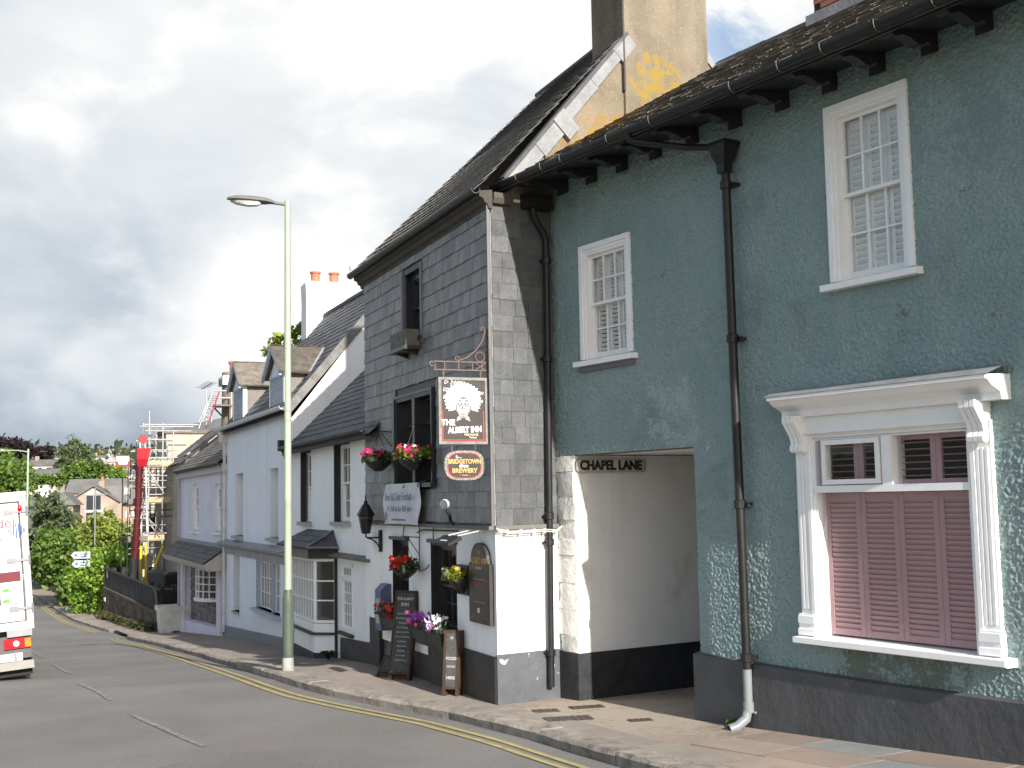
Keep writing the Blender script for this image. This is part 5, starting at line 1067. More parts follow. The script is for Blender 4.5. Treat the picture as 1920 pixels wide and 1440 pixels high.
# bow window
bx, br_, bz0, bz1 = 3.6, 1.0, -.28, .56; bow = obj('bow_window', MB().lathe([(1.04, -.36), (1.06, -.30), (.98, -.26)], (0, 0, 0), 14, a0=R(25), a1=R(165)).xf(Tm(bx, -.55, 0) @ Sm(1, .85, 1)), M_wood, VH, label='white curved many-paned bow window')
mb = MB(); N = 8
for i in range(N+1):
    t = R(28+124*i/N); x, y = bx+br_*math.cos(t), -.55+br_*.82*math.sin(t); mb.box(x-.018, x+.018, y-.018, y+.018, bz0, bz1)
for j in range(5):
    z = bz0+(bz1-bz0)*j/4; mb.tube([(bx+br_*math.cos(R(28+124*i/16)), -.55+br_*.82*math.sin(R(28+124*i/16)), z) for i in range(17)], .016, 4)
obj('glazing_bar', mb, M_wood, bow)
for i in range(N):
    t0, t1 = R(28+124*i/N), R(28+124*(i+1)/N); a = Vector((bx+br_*math.cos(t1), -.55+br_*.82*math.sin(t1), 0)); b = Vector((bx+br_*math.cos(t0), -.55+br_*.82*math.sin(t0), 0)); d = b-a
    for j in range(4): inst('pane', PANE, bow, Tm(a.x, a.y, bz0+(bz1-bz0)*j/4) @ Rz(math.atan2(d.y, d.x)) @ Rz(R(rp.uniform(-1, 1))) @ Sm(d.length, 1, (bz1-bz0)/4))
obj('dark_room', MB().box(2.4, 4.8, -.23, -.22, -.3, .6), M_dark, bow)
for s, wd_ in ((1.0, .16), (8.05, .2)): obj('pilaster', MB().box(s, s+wd_, -.02, .09, -1.9, .66), M_lav, VH)
CS0 = slope(.62, .86, 0.0, 1.28); rng = random.Random(83)
cn = obj('canopy', MB().prism([(0, .66), (.5, .66), (.55, .74), (.58, .84), (0, 1.24)], 'x', .15, 9.3), mk('canopy_paint', (.48, .44, .38), (.38, .35, .31), 6, .7), VH)
L = lay_slates(.12, 9.36, 0, .75, .19, .16, .3, rng); hang_slates(cn, CS0, L, M_roof, rng, limit=160, th=.01, lift=.02)
obj('canopy_flashing', MB().box(.15, 9.3, 0, .05, 1.22, 1.36), M_lead, cn)
for s in (9.05, .35):
    mb = MB(); mb.tube([(s, .2, 3.6), (s, .16, 3.45), (s, .07, 3.25), (s, .06, 1.4)], .04, 8); mb.tube([(s, .06, .7), (s, .06, gnd2(F0, s)+.05)], .04, 8); obj('downpipe', mb, plain('lavender_pipe', (.45, .44, .47), .6), VH, sm=50)
chm = obj('chimney', MB().lathe([(.42, 0), (.40, 1.55), (.52, 1.56), (.52, 1.75), (.40, 1.76), (.40, 2.0), (.1, 2.05)], (9.0, -1.75, 5.0), 14), M_cement, VH, sm=40); obj('chimney_cap', MB().box(8.55, 9.45, -2.2, -1.3, 6.55, 6.85), M_white, chm); obj('chimney_pot', MB().lathe([(.15, 0), (.15, .30), (.19, .32), (.19, .40), (.1, .4)], (9.0, -1.75, 7.0), 12), M_clay, chm)

#NEXT
# ================================================================== street lamp
lz = gzxy(-3.56, 19.08)
LP = thing('street_lamp', 'pale green street lamp with swollen dark base on the pavement before the white cottage', 'street lamp', Tm(-3.56, 19.08, lz) @ Rz(R(197)))
obj('footing', MB().lathe([(.092, -.1), (.092, .10), (.088, .20), (.086, .205)], seg=20), M_concrete, LP, sm=40)
obj('base', MB().lathe([(.083, .20), (.083, 1.05), (.080, 1.12), (.062, 1.22), (.057, 1.25)], seg=24), M_lampbase, LP, sm=40)
obj('door', MB().prism([(.045*math.cos(t), .62+(.22 if math.sin(t) > 0 else .22)*math.sin(t)) for t in np.linspace(0, 6.28, 20)], 'y', .074, .088).xf(Rz(R(70))), M_lampbase, LP)
obj('column', MB().lathe([(.056, 1.24), (.056, 2.6), (.0575, 2.605), (.0575, 2.64), (.056, 2.65), (.052, 5.5), (.048, 7.40), (.046, 7.44), (.01, 7.45)], seg=20), M_lamp, LP, sm=40)
mb = MB()
for z in (2.66, 3.9, 4.05): mb.lathe([(.0565, -.008), (.06, -.006), (.06, .006), (.0565, .008)], (0, 0, z), 18)
obj('strap', mb, plain('strap_grey', (.3, .32, .28), .5), LP, kind='stuff')
obj('arm', MB().tube([(0, 0, 7.38), (.14, 0, 7.39), (.26, 0, 7.40)], .028, 10), M_lamphead, LP, sm=50)
rings = []
for x, w, zt, zb in ((.20, .03, 7.425, 7.37), (.26, .06, 7.45, 7.36), (.36, .10, 7.475, 7.35), (.60, .125, 7.49, 7.355), (.82, .11, 7.485, 7.375), (.93, .06, 7.46, 7.40), (.955, .02, 7.44, 7.415)):
    rings.append([(x, -w, (zt+zb)/2-.012), (x, -w*.6, zt-.012), (x, 0, zt), (x, w*.6, zt-.012), (x, w, (zt+zb)/2-.012), (x, w*.5, zb+.02), (x, -w*.5, zb+.02)])
hd = obj('lamp_head', MB().loft(rings), M_lamphead, LP, sm=50)
rings = []
for x, w, zb in ((.42, .05, 7.365), (.48, .085, 7.335), (.62, .10, 7.325), (.80, .085, 7.345), (.90, .04, 7.385)): rings.append([(x, -w, 7.385), (x, w, 7.385), (x, w*.7, zb), (x, -w*.7, zb)])
obj('lens', MB().loft(rings), M_lens, hd, sm=50)
# second lamp far down the street, right at the bend
fz = gzxy(-30.2, 75.2)
L2 = thing('street_lamp', 'distant pale street lamp with a long arm rising behind the white van', 'street lamp', Tm(-30.2, 75.2, fz) @ Rz(R(186)))
obj('column', MB().lathe([(.11, 0), (.11, 1.2), (.08, 1.3), (.06, 8.75), (.02, 8.8)], seg=12), M_lamp, L2); obj('arm', MB().tube([(0, 0, 8.6), (.6, 0, 8.7), (1.5, 0, 8.72)], .035, 6), M_lamp, L2)
obj('lamp_head', MB().loft([[(x, -w, 8.66), (x, w, 8.66), (x, w*.7, 8.66+h), (x, -w*.7, 8.66+h)] for x, w, h in ((1.4, .05, .1), (1.6, .13, .16), (2.0, .14, .15), (2.3, .06, .08))]), M_lamphead, L2)
pt = thing('signpost', 'thin grey pole standing up from the bushes before the stone building', 'pole', Tm(-20.9, 60.5, gzxy(-20.9, 60.5)-.3)); obj('pole', MB().lathe([(.035, 0), (.03, 6.0), (.01, 6.02)], seg=8), M_plastic, pt); obj('bracket', MB().box(-.05, .6, -.02, .02, 5.7, 5.74), M_plastic, pt)

# ================================================================== delivery van
M_vw = mk('van_white_panel', (.78, .78, .78), (.74, .74, .74), 2, .35, 0, 1, .5, stain=((.55, .53, .50), 3, .64, .85, .25)); M_vseal = plain('van_seal', (.10, .09, .095), .6); M_chrome = plain('van_steel', (.24, .24, .25), .4, metal=.3); M_tyre = plain('tyre_rubber', (.018, .018, .018), .8); M_vgrey = plain('van_grey', (.28, .28, .29), .5); M_maroon = plain('print_maroon', (.14, .014, .028), .5); M_pgreen = plain('print_green', (.10, .28, .03), .5); M_pgrey = plain('print_grey', (.07, .075, .075), .5); M_ppink = plain('print_pink', (.42, .035, .10), .5); M_pblue = plain('print_blue', (.035, .10, .34), .5); M_pbrown = plain('print_food', (.42, .20, .12), .5); M_psalmon = plain('print_salmon', (.60, .33, .26), .5); M_plyel = plain('print_yellow', (.62, .50, .12), .5)
vx, vy = -8.50, 21.75
VN = thing('box_van', 'white refrigerated box van with meat posters on its rear doors driving downhill', 'van', Tm(vx, vy, gzxy(vx, vy)-.115) @ Rz(R(22.5)) @ Ry(R(-4.6)))
VWD = 2.28
obj('body', MB().box(-VWD, 0, .10, 4.6, .98, 3.28), M_vw, VN)
fr_ = MB(); fr_.box(-VWD-.02, .012, -.0, .12, 3.16, 3.30); fr_.box(-VWD-.02, .012, 0, .12, .90, 1.04); fr_.box(-.10, .015, -.0, .12, 1.04, 3.16); fr_.box(-VWD-.02, -VWD+.1, 0, .12, 1.04, 3.16); obj('rear_frame', fr_, plain('van_frame_grey', (.40, .395, .38), .5), VN)
obj('roof_rail', MB().box(-VWD-.03, .02, -.02, .2, 3.27, 3.33), M_vw, VN)
for a, b in ((-VWD+.13, -VWD/2-.006), (-VWD/2+.006, -.135)):
    d = obj('door', MB().box(a, b, .0, .08, 1.06, 3.13), M_vw, VN)
    obj('seal', MB().box(a-.03, b+.03, .03, .07, 1.03, 3.16), M_vseal, d)
    right = b > -.5
    for z in (2.98, 2.12, 1.27):
        x0, x1 = (b-.24, .02) if right else (-VWD-.02, a+.24)
        hg = MB(); hg.box(x0, x1, -.025, .0, z-.022, z+.022); hg.box(x0 if right else x1-.16, x0+.16 if right else x1, -.02, .0, z-.05, z+.05)
        hg.tube([(.012 if right else -VWD-.012, -.015, z-.08), (.012 if right else -VWD-.012, -.015, z+.08)], .018, 8); obj('hinge', hg, M_chrome, d)
dl = d
fl_ = lambda x: x
def vtext(s, size, mat, x, z, par=dl, **k):                          # van's x runs to the viewer's right
    o = textmesh(s, size, mat, Tm(x+.07, -.003, z) @ Rz(math.pi), parent=par, extrude=.0008, **k); return o
vtext('ddel', .265, M_ppink, -.26, 2.79, align='RIGHT', sx=.98, name='lettering')
vtext('ft', .225, M_ppink, -.485, 2.575, align='RIGHT', name='lettering')
mb = MB(); 
for k in range(7):
    x0 = -.35+.30*k/7; x1 = x0+.024
    h = lambda x: .15*(1-abs(x+.20)/.16); x0 += .03; x1 += .03; h = lambda x: .15*(1-abs(x+.17)/.16); mb.quad([(x0, -.003, 2.64-max(h(x0), .0)), (x1, -.003, 2.64-max(h(x1), 0)), (x1, -.003, 2.64+max(h(x1), 0)), (x0, -.003, 2.64+max(h(x0), 0))])
obj('striped_diamond', mb, M_pblue, dl); obj('printed_rule', MB().box(-1.0, -.42, -.004, -.001, 2.44, 2.452), M_ppink, dl)
po = obj('poster', MB().box(-1.12, -.155, -.005, -.001, 1.36, 1.93), M_pgrey, dl)
obj('poster_header', MB().box(-.50, -.165, -.007, -.004, 1.76, 1.92), M_maroon, dl)
for k, s in enumerate(('QUALITY', 'STANDARD', 'BEEF & LAMB')): vtext(s, .062, M_swh, -.33, 1.885-.048*k, sx=1.05 if k < 2 else .82)
mb = MB(); mb.box(-.50, -.165, -.007, -.004, 1.565, 1.75); mb.box(-.50, -.165, -.007, -.004, 1.375, 1.555); obj('poster_panel', mb, M_swh, dl)
mb = MB(); mb.box(-.47, -.36, -.009, -.007, 1.585, 1.64); mb.box(-.47, -.36, -.009, -.007, 1.395, 1.45); obj('green_print', mb, M_pgreen, dl)
for z, m1, m2 in ((1.86, M_plyel, M_pgreen), (1.70, M_psalmon, M_maroon), (1.50, M_pbrown, M_pgrey)):
    mb = MB(); mb.box(-1.1, -.515, -.007, -.004, z-.075, z+.065); obj('food_print', mb, M_swh, dl)
    for x in (-.62, -.8, -.98): q = MB(); fan(q, [(x+.08*math.cos(t), z+.005+.04*math.sin(t)) for t in np.linspace(0, 6.28, 14)], -.0085); obj('food_picture', q, m1, dl)
    obj('print_strip', MB().box(-1.1, -.515, -.0085, -.007, z-.07, z-.05), m2, dl)
ml = MB(); ml.ball((-.10, -.02, 3.03), .04, .03, .06, n=10, k=6); obj('marker_light', ml, plain('red_lens', (.5, .01, .015), .25), VN, sm=60)
obj('chassis', MB().box(-VWD+.2, -.2, .3, 4.4, .62, .92), M_vseal, VN)
obj('buffer', MB().box(-.44, -.03, -.05, .1, .79, .90), M_vgrey, VN); obj('buffer', MB().box(-VWD+.03, -VWD+.44, -.05, .1, .79, .90), M_vgrey, VN)
obj('rear_panel', MB().box(-VWD+.05, -.06, .02, .06, .40, .80), M_vseal, VN)
for s0 in (-.50, -VWD+.06):
    lt = obj('tail_light', MB().box(s0, s0+.44, -.03, .03, .585, .755), plain('tail_red', (.50, .012, .02), .25), VN)
    o_ = s0+.34 if s0 > -1 else s0; obj('indicator', MB().box(o_, o_+.1, -.036, .0, .595, .745), plain('lens_orange', (.65, .20, .02), .25), lt)
    q = MB(); fan(q, [(s0+.2+.05*math.cos(t), .67+.05*math.sin(t)) for t in np.linspace(0, 6.28, 14)], -.033); obj('reversing_lens', q, M_swh, lt)
npz = obj('number_plate', MB().box(-.62-.46, -.62+.06, -.015, .02, .37, .50), M_swh, VN); npz.location.x = .35
bm_ = obj('bumper_bar', MB().box(-VWD+.02, -.03, -.06, .04, .22, .36), plain('bumper_alloy', (.27, .26, .24), .5), VN)
for x in (-.75, -.35, -1.6): obj('bumper_strut', MB().box(x, x+.05, -.02, .06, .3, .52), M_chrome, VN)
obj('mudflap', MB().box(-.62, -.06, .12, .16, .09, .5), M_tyre, VN); obj('mudflap', MB().box(-VWD+.06, -VWD+.62, .12, .16, .09, .5), M_tyre, VN)
for x in (-.62, -.32, -VWD+.06, -VWD+.36):
    for y in (1.1, 5.6) if x in (-.32, -VWD+.06) else (1.1,):
        wl = obj('wheel', MB().lathe([(.2, -.12), (.36, -.13), (.385, -.08), (.385, .08), (.36, .13), (.2, .12)], seg=24).xf(Tm(x+.13, y, .385) @ Ry(R(90))), M_tyre, VN, sm=40); obj('rim', MB().lathe([(.05, -.05), (.21, -.10), (.21, .10), (.05, .05)], seg=18).xf(Tm(x+.13, y, .385) @ Ry(R(90))), M_chrome, wl)
cabp = [(4.7, .45), (6.6, .45), (6.75, .9), (6.6, 1.35), (6.05, 2.2), (5.7, 2.35), (4.7, 2.35)]
cab = obj('cab', MB().prism(cabp, 'x', -VWD+.12, -.12), M_vw, VN); obj('windscreen', MB().add([(-VWD+.2, 6.615, 1.38), (-.2, 6.615, 1.38), (-.25, 6.08, 2.17), (-VWD+.25, 6.08, 2.17)], [(0, 1, 2, 3)]), GLASS, cab)
for x in (-VWD+.02, -.22): obj('door_mirror', MB().box(x, x+.2, 6.0, 6.1, 1.5, 1.85), M_tyre, cab)

# ================================================================== scaffolded building and its scaffold
SBF = fr((-15.4, 50.0), 204)
SB = thing('stone_house', 'cream stone house under repair behind the scaffold, its front in shadow', 'house', SBF)
M_creamw = mk('cream_limewash', (.42, .385, .32), (.34, .31, .26), 1.5, .85, .4, 20, .2, streak=((.25, .21, .16), 2, .5)); M_brstone = mk('brown_pilaster_stone', (.17, .145, .125), (.12, .10, .09), 4, .9, .4, 20)
w = MB(); w.box(-6.5, -1.0, -2.6, 0, -2.6, 5.45); w.box(-1.0, -.02, -1.6, -.003, -2.6, 4.4); obj('wall', w, M_creamw, SB)
obj('parapet', MB().box(-6.6, -.92, -2.65, .08, 5.45, 5.60), M_brstone, SB)
for x in (-1.1, -1.75, -2.35): obj('pilaster', MB().box(x-.14, x+.14, 0, .12, -2.4, 3.9), M_brstone, SB)
for x, z0, z1 in ((-.45, 1.0, 2.2), (-1.42, .9, 2.3), (-1.42, -1.7, 0), (-.45, -1.6, 0)):
    q = obj('window', MB().box(x-.22, x+.22, -.05, .03, z0, z1), M_wood, SB); obj('pane', MB().box(x-.18, x+.18, .0, .035, z0+.05, z1-.05), M_dark, q)
obj('roof', MB().prism([(-6.6, 5.6), (-.9, 5.6), (-3.6, 6.2)], 'y', -2.6, -.2), M_roofdark, SB)
S3 = SBF @ Tm(.50, 2.6, 0); pxm = 47.5
def sx(px): return (262-px)/pxm
def sz(py): return 2.45+(952-py)/pxm
SCF = thing('scaffold', 'steel tube scaffold with timber lifts wrapped round the cream house', 'scaffold', S3)
M_tube = mk('galvanised_tube', (.36, .36, .36), (.26, .26, .26), 9, .4, .1, 30, .5, metal=.5); M_board = mk('scaffold_board', (.50, .36, .22), (.38, .28, .18), 6, .8, .2, 30); M_oldboard = mk('old_scaffold_board', (.17, .155, .145), (.12, .11, .1), 6, .85, .2, 30); M_yel = plain('yellow_sleeve', (.68, .50, .02), .5); M_red = plain('red_plastic', (.34, .012, .02), .45); M_shadered = plain('shaded_red_plastic', (.075, .006, .009), .5)
for x, a, b in ((248, 880, 1075), (262, 835, 1075), (285, 775, 1075), (310, 797, 1075), (329, 812, 1075)):
    for y in (0, -1.2): obj('upright', MB().tube([(sx(x)+(.08 if y else 0), y, -2.3), (sx(x)+(.08 if y else 0), y, sz(a)-(.4 if y else 0))], .022 if x < 270 else .028, 6), M_iron if x < 270 else M_tube, SCF)
for x0, x1, yy in ((275, 375, 800), (278, 362, 812), (268, 334, 828), (258, 337, 848), (262, 337, 862), (255, 308, 875), (262, 335, 918), (283, 325, 931), (248, 337, 988), (248, 337, 1003)):
    for y in (0.03, -1.17) if yy not in (812, 931) else (.03,): obj('ledger', MB().tube([(sx(x0), y, sz(yy)), (sx(x1), y, sz(yy))], .026, 6), M_tube, SCF)
for a, b in (((283, 885), (313, 930)), ((268, 960), (311, 1002)), ((247, 955), (262, 1012)), ((290, 990), (306, 1010))): obj('brace', MB().tube([(sx(a[0]), .06, sz(a[1])), (sx(b[0]), .06, sz(b[1]))], .024, 6), M_tube, SCF)
for x0, x1, yy, m in ((285, 336, 880, M_board), (285, 336, 947, M_board), (283, 314, 1017, M_board), (247, 276, 950, M_oldboard), (247, 284, 1019, M_oldboard)):
    for k in range(4): obj('deck_board', MB().box(sx(x0), sx(x1), -.05-.27*k, -.28-.27*k, sz(yy), sz(yy)+.04), m, SCF)
    obj('toe_board', MB().box(sx(x0), sx(x1), .0, -.035, sz(yy)+.04, sz(yy)+.24), m, SCF)
for a, b in (((272, 1026), (272, 1096)), ((281, 1020), (281, 1096)), ((312, 1026), (284, 1096))):
    obj('prop_sleeve', MB().tube([(sx(a[0]), .05, sz(a[1])), (sx(b[0]), .05, sz(b[1]))], .05, 8), M_yel, SCF)
for a, b in (((283, 960), (300, 1000)), ((300, 885), (284, 944)), ((325, 885), (312, 944)), ((312, 950), (326, 1012)), ((262, 890), (247, 945))): obj('brace', MB().tube([(sx(a[0]), -.6, sz(a[1])), (sx(b[0]), -.6, sz(b[1]))], .024, 6), M_tube, SCF)
for yy in (896, 905, 960, 972, 1030, 1040): obj('guard_rail', MB().tube([(sx(250), .05, sz(yy)), (sx(337), .05, sz(yy))], .02, 6), M_tube if yy % 3 else M_iron, SCF)
LDR = thing('ladder', 'short aluminium ladder standing on the top lift of the scaffold', 'ladder', S3)
mb = MB()
for x in (290, 300): obj('rail', MB().tube([(sx(x), -.5, sz(875)), (sx(x), -.4, sz(800))], .025, 6), M_tube, LDR)
for k in range(8): obj('rung', MB().tube([(sx(290), -.5+.012*k, sz(870-9*k)), (sx(300), -.5+.012*k, sz(870-9*k))], .016, 5), M_tube, LDR)
RC = thing('rubbish_chute', 'red sectional rubbish chute hanging down the scaffold into the yard', 'chute', S3)
obj('hopper', MB().loft([[(sx(259), .15, sz(846)), (sx(284), .15, sz(846)), (sx(284), .75, sz(846)), (sx(259), .75, sz(846))], [(sx(260), .2, sz(866)), (sx(280), .2, sz(866)), (sx(280), .7, sz(866)), (sx(260), .7, sz(866))], [(sx(262), .3, sz(880)), (sx(277), .3, sz(880)), (sx(277), .6, sz(880)), (sx(262), .6, sz(880))]]), M_red, RC)
for k in range(9):
    y0_, y1_ = 880+19*k, 880+19*(k+1); xa = sx(266-6*(k/9)**1.3*1.1); xb = sx(266-6*((k+1)/9)**1.3*1.1)
    mb = MB(); rr = [[(xx+r*math.cos(t), .45+r*math.sin(t), z) for t in np.linspace(0, 2*math.pi, 12, endpoint=False)] for xx, z, r in ((xa, sz(y0_), .155), (xb, sz(y1_)+.02, .115))]
    obj('chute_section', mb.loft(rr), M_shadered if k < 9 else M_iron, RC, sm=40)  # tube's shade is put into a darker red than the hopper
mb = MB(); rr = [[(sx(x)+r*math.cos(t), .45+r*math.sin(t), z) for t in np.linspace(0, 2*math.pi, 12, endpoint=False)] for x, z, r in ((258, sz(1046), .17), (257, sz(1100), .17))]; obj('chute_section', mb.loft(rr), M_iron, RC, label='black lowest section')
GW = thing('gin_wheel', 'red pulley wheel on two white poles at the scaffold corner', 'pulley', S3)
mb = MB(); mb.lathe([(.02, -.05), (.16, -.05), (.17, 0), (.16, .05), (.02, .05)], seg=16); mb.xf(Tm(sx(271), .5, sz(829)) @ Rx(R(90))); obj('wheel', mb, M_red, GW, sm=40)
for x, x2 in ((266, 270), (275, 281)): obj('pole', MB().tube([(sx(x), .5, sz(832)), (sx(x2), .35, sz(1000))], .03, 6), plain('white_pole', (.6, .6, .6), .5), GW)
obj('beam', MB().tube([(sx(266), .5, sz(820)), (sx(290), .0, sz(820))], .03, 6), M_tube, GW)
BN = thing('site_sign', 'red and white site sign fixed to the left end of the scaffold', 'sign', S3 @ Tm(sx(237), .1, sz(868)))
obj('panel', MB().box(-.26, .26, 0, .03, -.22, .22), M_red, BN); obj('white_band', MB().box(-.24, .24, .03, .034, -.02, .16), M_swh, BN); obj('white_label', MB().box(-.18, .15, .03, .034, -.14, -.05), M_swh, BN); obj('arm', MB().tube([(-.26, 0, .1), (-.45, 0, .0)], .02, 5), M_tube, BN)
# chimney scaffold and aerial above the lavender house
C3 = fr((-11.6, 42.0), 204); k3 = 54.0
def cx(px): return (426-px)/k3
def cz_(py): return 2.45+(950-py)/k3
CSF = thing('chimney_scaffold', 'small tube scaffold with a plank stage round the cream chimney', 'scaffold', F0.copy() @ Tm(9.0, -1.75, 0) @ Rz(R(91)))
for a, b in (((355, 800), (378, 745)), ((378, 742), (415, 742)), ((378, 755), (415, 755)), ((364, 773), (380, 773)), ((440, 742), (440, 800)), ((414, 742), (414, 800)), ((378, 742), (378, 800)), ((355, 812), (378, 742))):
    for y in (.75,): obj('tube', MB().tube([(cx(a[0]), y, cz_(a[1])), (cx(b[0]), y, cz_(b[1]))], .026, 6), M_tube, CSF)
for k in range(3): obj('deck_board', MB().box(cx(384), cx(414), .2+.25*k, .42+.25*k, cz_(771), cz_(771)+.06), M_oldboard, CSF)
obj('strut', MB().tube([(cx(384), .6, cz_(773)), (cx(398), .6, cz_(788))], .03, 5), M_iron, CSF)
RL = thing('roof_ladder', 'red sided roof ladder leaning up to the chimney stage', 'ladder', CSF.matrix_world)
for d in (0, .22): obj('rail', MB().tube([(cx(372)+d, .9, cz_(800)), (cx(390)+d, .9, cz_(745))], .025, 6), M_red if d == 0 else M_tube, RL)
for k in range(7): x, z = cx(372+18*k/7), cz_(800-55*k/7); obj('rung', MB().tube([(x, .9, z), (x+.22, .9, z)], .015, 5), M_tube, RL)
AE = thing('television_aerial', 'rooftop television aerial on a thin mast beyond the dormers', 'aerial', CSF.matrix_world)
obj('mast', MB().tube([(cx(372), .4, cz_(810)), (cx(371), .4, cz_(735))], .02, 6), M_tube, AE); obj('boom', MB().tube([(cx(363), .4, cz_(738)), (cx(382), .4, cz_(726))], .015, 5), M_iron, AE)
for k in range(9): f = k/8; x, z = cx(363+19*f), cz_(738-12*f); obj('rod', MB().tube([(x-.22, .2, z+.03), (x+.22, .6, z+.03)], .007, 4), M_tube, AE)
# house beyond with skylight
NH = thing('slate_roofed_house', 'low slate-roofed house with a skylight wedged behind the lavender house', 'house', fr((-12.9, 44.2), 113))
obj('wall', MB().box(.3, 5.5, -5.5, -.9, -2.4, 4.0), M_creamw, NH); SNH = slope(-.75, 4.0, -2.6, 5.5)
rb = MB(); q = [SNH @ Vector((x, 0, z)) for x, z in ((.1, 0), (5.6, 0), (5.6, 2.4), (.1, 2.4))]; rb.quad(q); rb.quad([q[3], q[2], Vector((5.6, -5.6, 4)), Vector((.1, -5.6, 4))]); rb.quad([Vector((.15, -.8, 4)), Vector((.15, -5.5, 4)), Vector((.15, -2.6, 5.45))]); rr_ = obj('roof', rb, M_roof, NH)
L = lay_slates(.1, 5.6, 0, 2.4, .24, .28, .4, random.Random(9)); hang_slates(rr_, SNH, L, M_roof, random.Random(10), limit=0, th=.01, lift=.022); obj('skylight', MB().box(1.2, 2.0, .02, .07, .5, 1.2).xf(SNH), M_lead, rr_)

# ================================================================== retaining wall, fence, tub, bin
def TA(t, a): x, y = W(t, a); return Vector((x, y, 0))
FA, FB = (42.6, 4.68), (53.6, 3.62)
d_ = (TA(*FB)-TA(*FA)); flen = d_.length; fang = math.degrees(math.atan2(d_.y, d_.x)); FF = fr(TA(*FA), fang)
zg0, zg1 = gz(42.6), gz(53.6); zw0, zw1 = -1.2, -.92
RW = thing('retaining_wall', 'low brown stone wall with weeds at its foot below the black fence', 'wall', FF)
M_rw = mk('brown_wall_stone', (.135, .105, .082), (.09, .075, .06), 3, .9, .6, 15, .2, stain=((.06, .075, .03), 2.5, .5, .7, .7)); M_rws = mk('brown_block', (.15, .115, .09), (.10, .08, .065), 4, .9, .6, 18, .2, rnd=.25, stain=((.06, .075, .03), 2.5, .55, .7, .7))
obj('core', MB().add([(0, -.3, zg0-.4), (flen, -.3, zg1-.4), (flen, -.3, zw1-.02), (0, -.3, zw0-.02), (0, -.02, zg0-.4), (flen, -.02, zg1-.4), (flen, -.02, zw1-.02), (0, -.02, zw0-.02)], [(0, 1, 2, 3), (4, 5, 6, 7), (7, 6, 2, 3), (0, 3, 7, 4), (1, 2, 6, 5)]), M_rw, RW)
rng = random.Random(91); SB_ = MB().box(0, 1, 0, 1, 0, 1).mesh('stone', M_rws); x = 0
while x < flen:
    ww = rng.uniform(.35, .7); z = zg0+(zg1-zg0)*x/flen-.1; zt = zw0+(zw1-zw0)*x/flen
    while z < zt-.03:
        hh = min(rng.uniform(.2, .36), zt-z); inst('stone', SB_, RW, Tm(x+.008, -.06, z+.006) @ Sm(min(ww, flen-x)-.016, rng.uniform(.06, .10), hh-.012)); z += hh
    x += ww
obj('coping', MB().add([(0, -.3, zw0-.02), (flen, -.3, zw1-.02), (flen, .07, zw1-.02), (0, .07, zw0-.02), (0, -.3, zw0+.06), (flen, -.3, zw1+.06), (flen, .07, zw1+.06), (0, .07, zw0+.06)], [(4, 5, 6, 7), (3, 2, 6, 7), (0, 3, 7, 4), (1, 2, 6, 5)]), M_rw, RW)
FN = thing('board_fence', 'black vertical board fence on the low wall before the scaffold yard', 'fence', FF)
BD = MB().box(0, .125, -.04, -.02, 0, .80).mesh('board', mk('black_fence_board', (.022, .02, .02), (.032, .03, .029), 5, .7, .3, 30, .3, rnd=.3)); k = 0; x = .0
while x < flen-.1:
    inst('board', BD, FN, Tm(x, rng.uniform(-.006, .006), zw0+.06+(zw1-zw0)*x/flen) @ Ry(R(rng.uniform(-.5, .5)))); x += .135
for x in np.linspace(.05, flen-.1, 7): inst('post', MB().box(-.05, .05, -.14, -.045, 0, .9).mesh('post', M_iron), FN, Tm(x, 0, zw0+.05+(zw1-zw0)*x/flen))
obj('rail', MB().add([(0, -.06, zw0+.78), (flen, -.06, zw1+.78), (flen, .0, zw1+.78), (0, .0, zw0+.78), (0, -.06, zw0+.85), (flen, -.06, zw1+.85), (flen, .0, zw1+.85), (0, .0, zw0+.85)], [(4, 5, 6, 7), (3, 2, 6, 7), (0, 1, 5, 4), (0, 3, 7, 4), (1, 2, 6, 5)]), M_iron, FN)
obj('notice', MB().box(flen-.75, flen-.45, -.015, -.005, zw1+.45, zw1+.75), plain('orange_notice', (.5, .22, .14), .6), FN)
obj('side_return', MB().box(flen-.02, flen+.02, -2.2, 0, -2.2, zw1+.85), M_iron, FN)
WN = thing('wall_notice', 'small white notice on the left end of the brown retaining wall', 'sign', FF @ Tm(flen-.5, .05, -1.35)); obj('plate', MB().box(-.16, .16, .0, .02, -.08, .08), M_swh, WN)
pbx = TA(43.2, 5.0); PBX = thing('planter_bin', 'square black planter bin at the near end of the black fence', 'bin', fr(pbx, 113, gzxy(pbx.x, pbx.y)+.35))
obj('body', MB().loft([[(-.33, -.33, 0), (.33, -.33, 0), (.33, .33, 0), (-.33, .33, 0)], [(-.42, -.42, 1.0), (.42, -.42, 1.0), (.42, .42, 1.0), (-.42, .42, 1.0)]]), M_iron, PBX); obj('rim', MB().box(-.45, .45, -.45, .45, .98, 1.06), M_iron, PBX); obj('stand', MB().box(-.3, .3, -.3, .3, -.5, 0), M_concrete, PBX)
foliage('leaves', [(0, 0, 1.1, .35, .35, .14)], 120, .08, M_bark, 5, PBX, kind='stuff')
tbx = TA(41.9, 5.05); TB = thing('grit_bin', 'white open topped tub standing at the corner of the lavender house', 'bin', fr(tbx, 113, gzxy(tbx.x, tbx.y)))
M_tub = mk('tub_plastic', (.66, .65, .60), (.55, .54, .50), 5, .6, .2, 20, .3)
mb = MB(); mb.loft([[(-w, -w, z), (w, -w, z), (w, w, z), (-w, w, z)] for w, z in ((.46, 0), (.52, .78), (.50, .78), (.46, .35))]); obj('body', mb, M_tub, TB)
rim_ = MB()
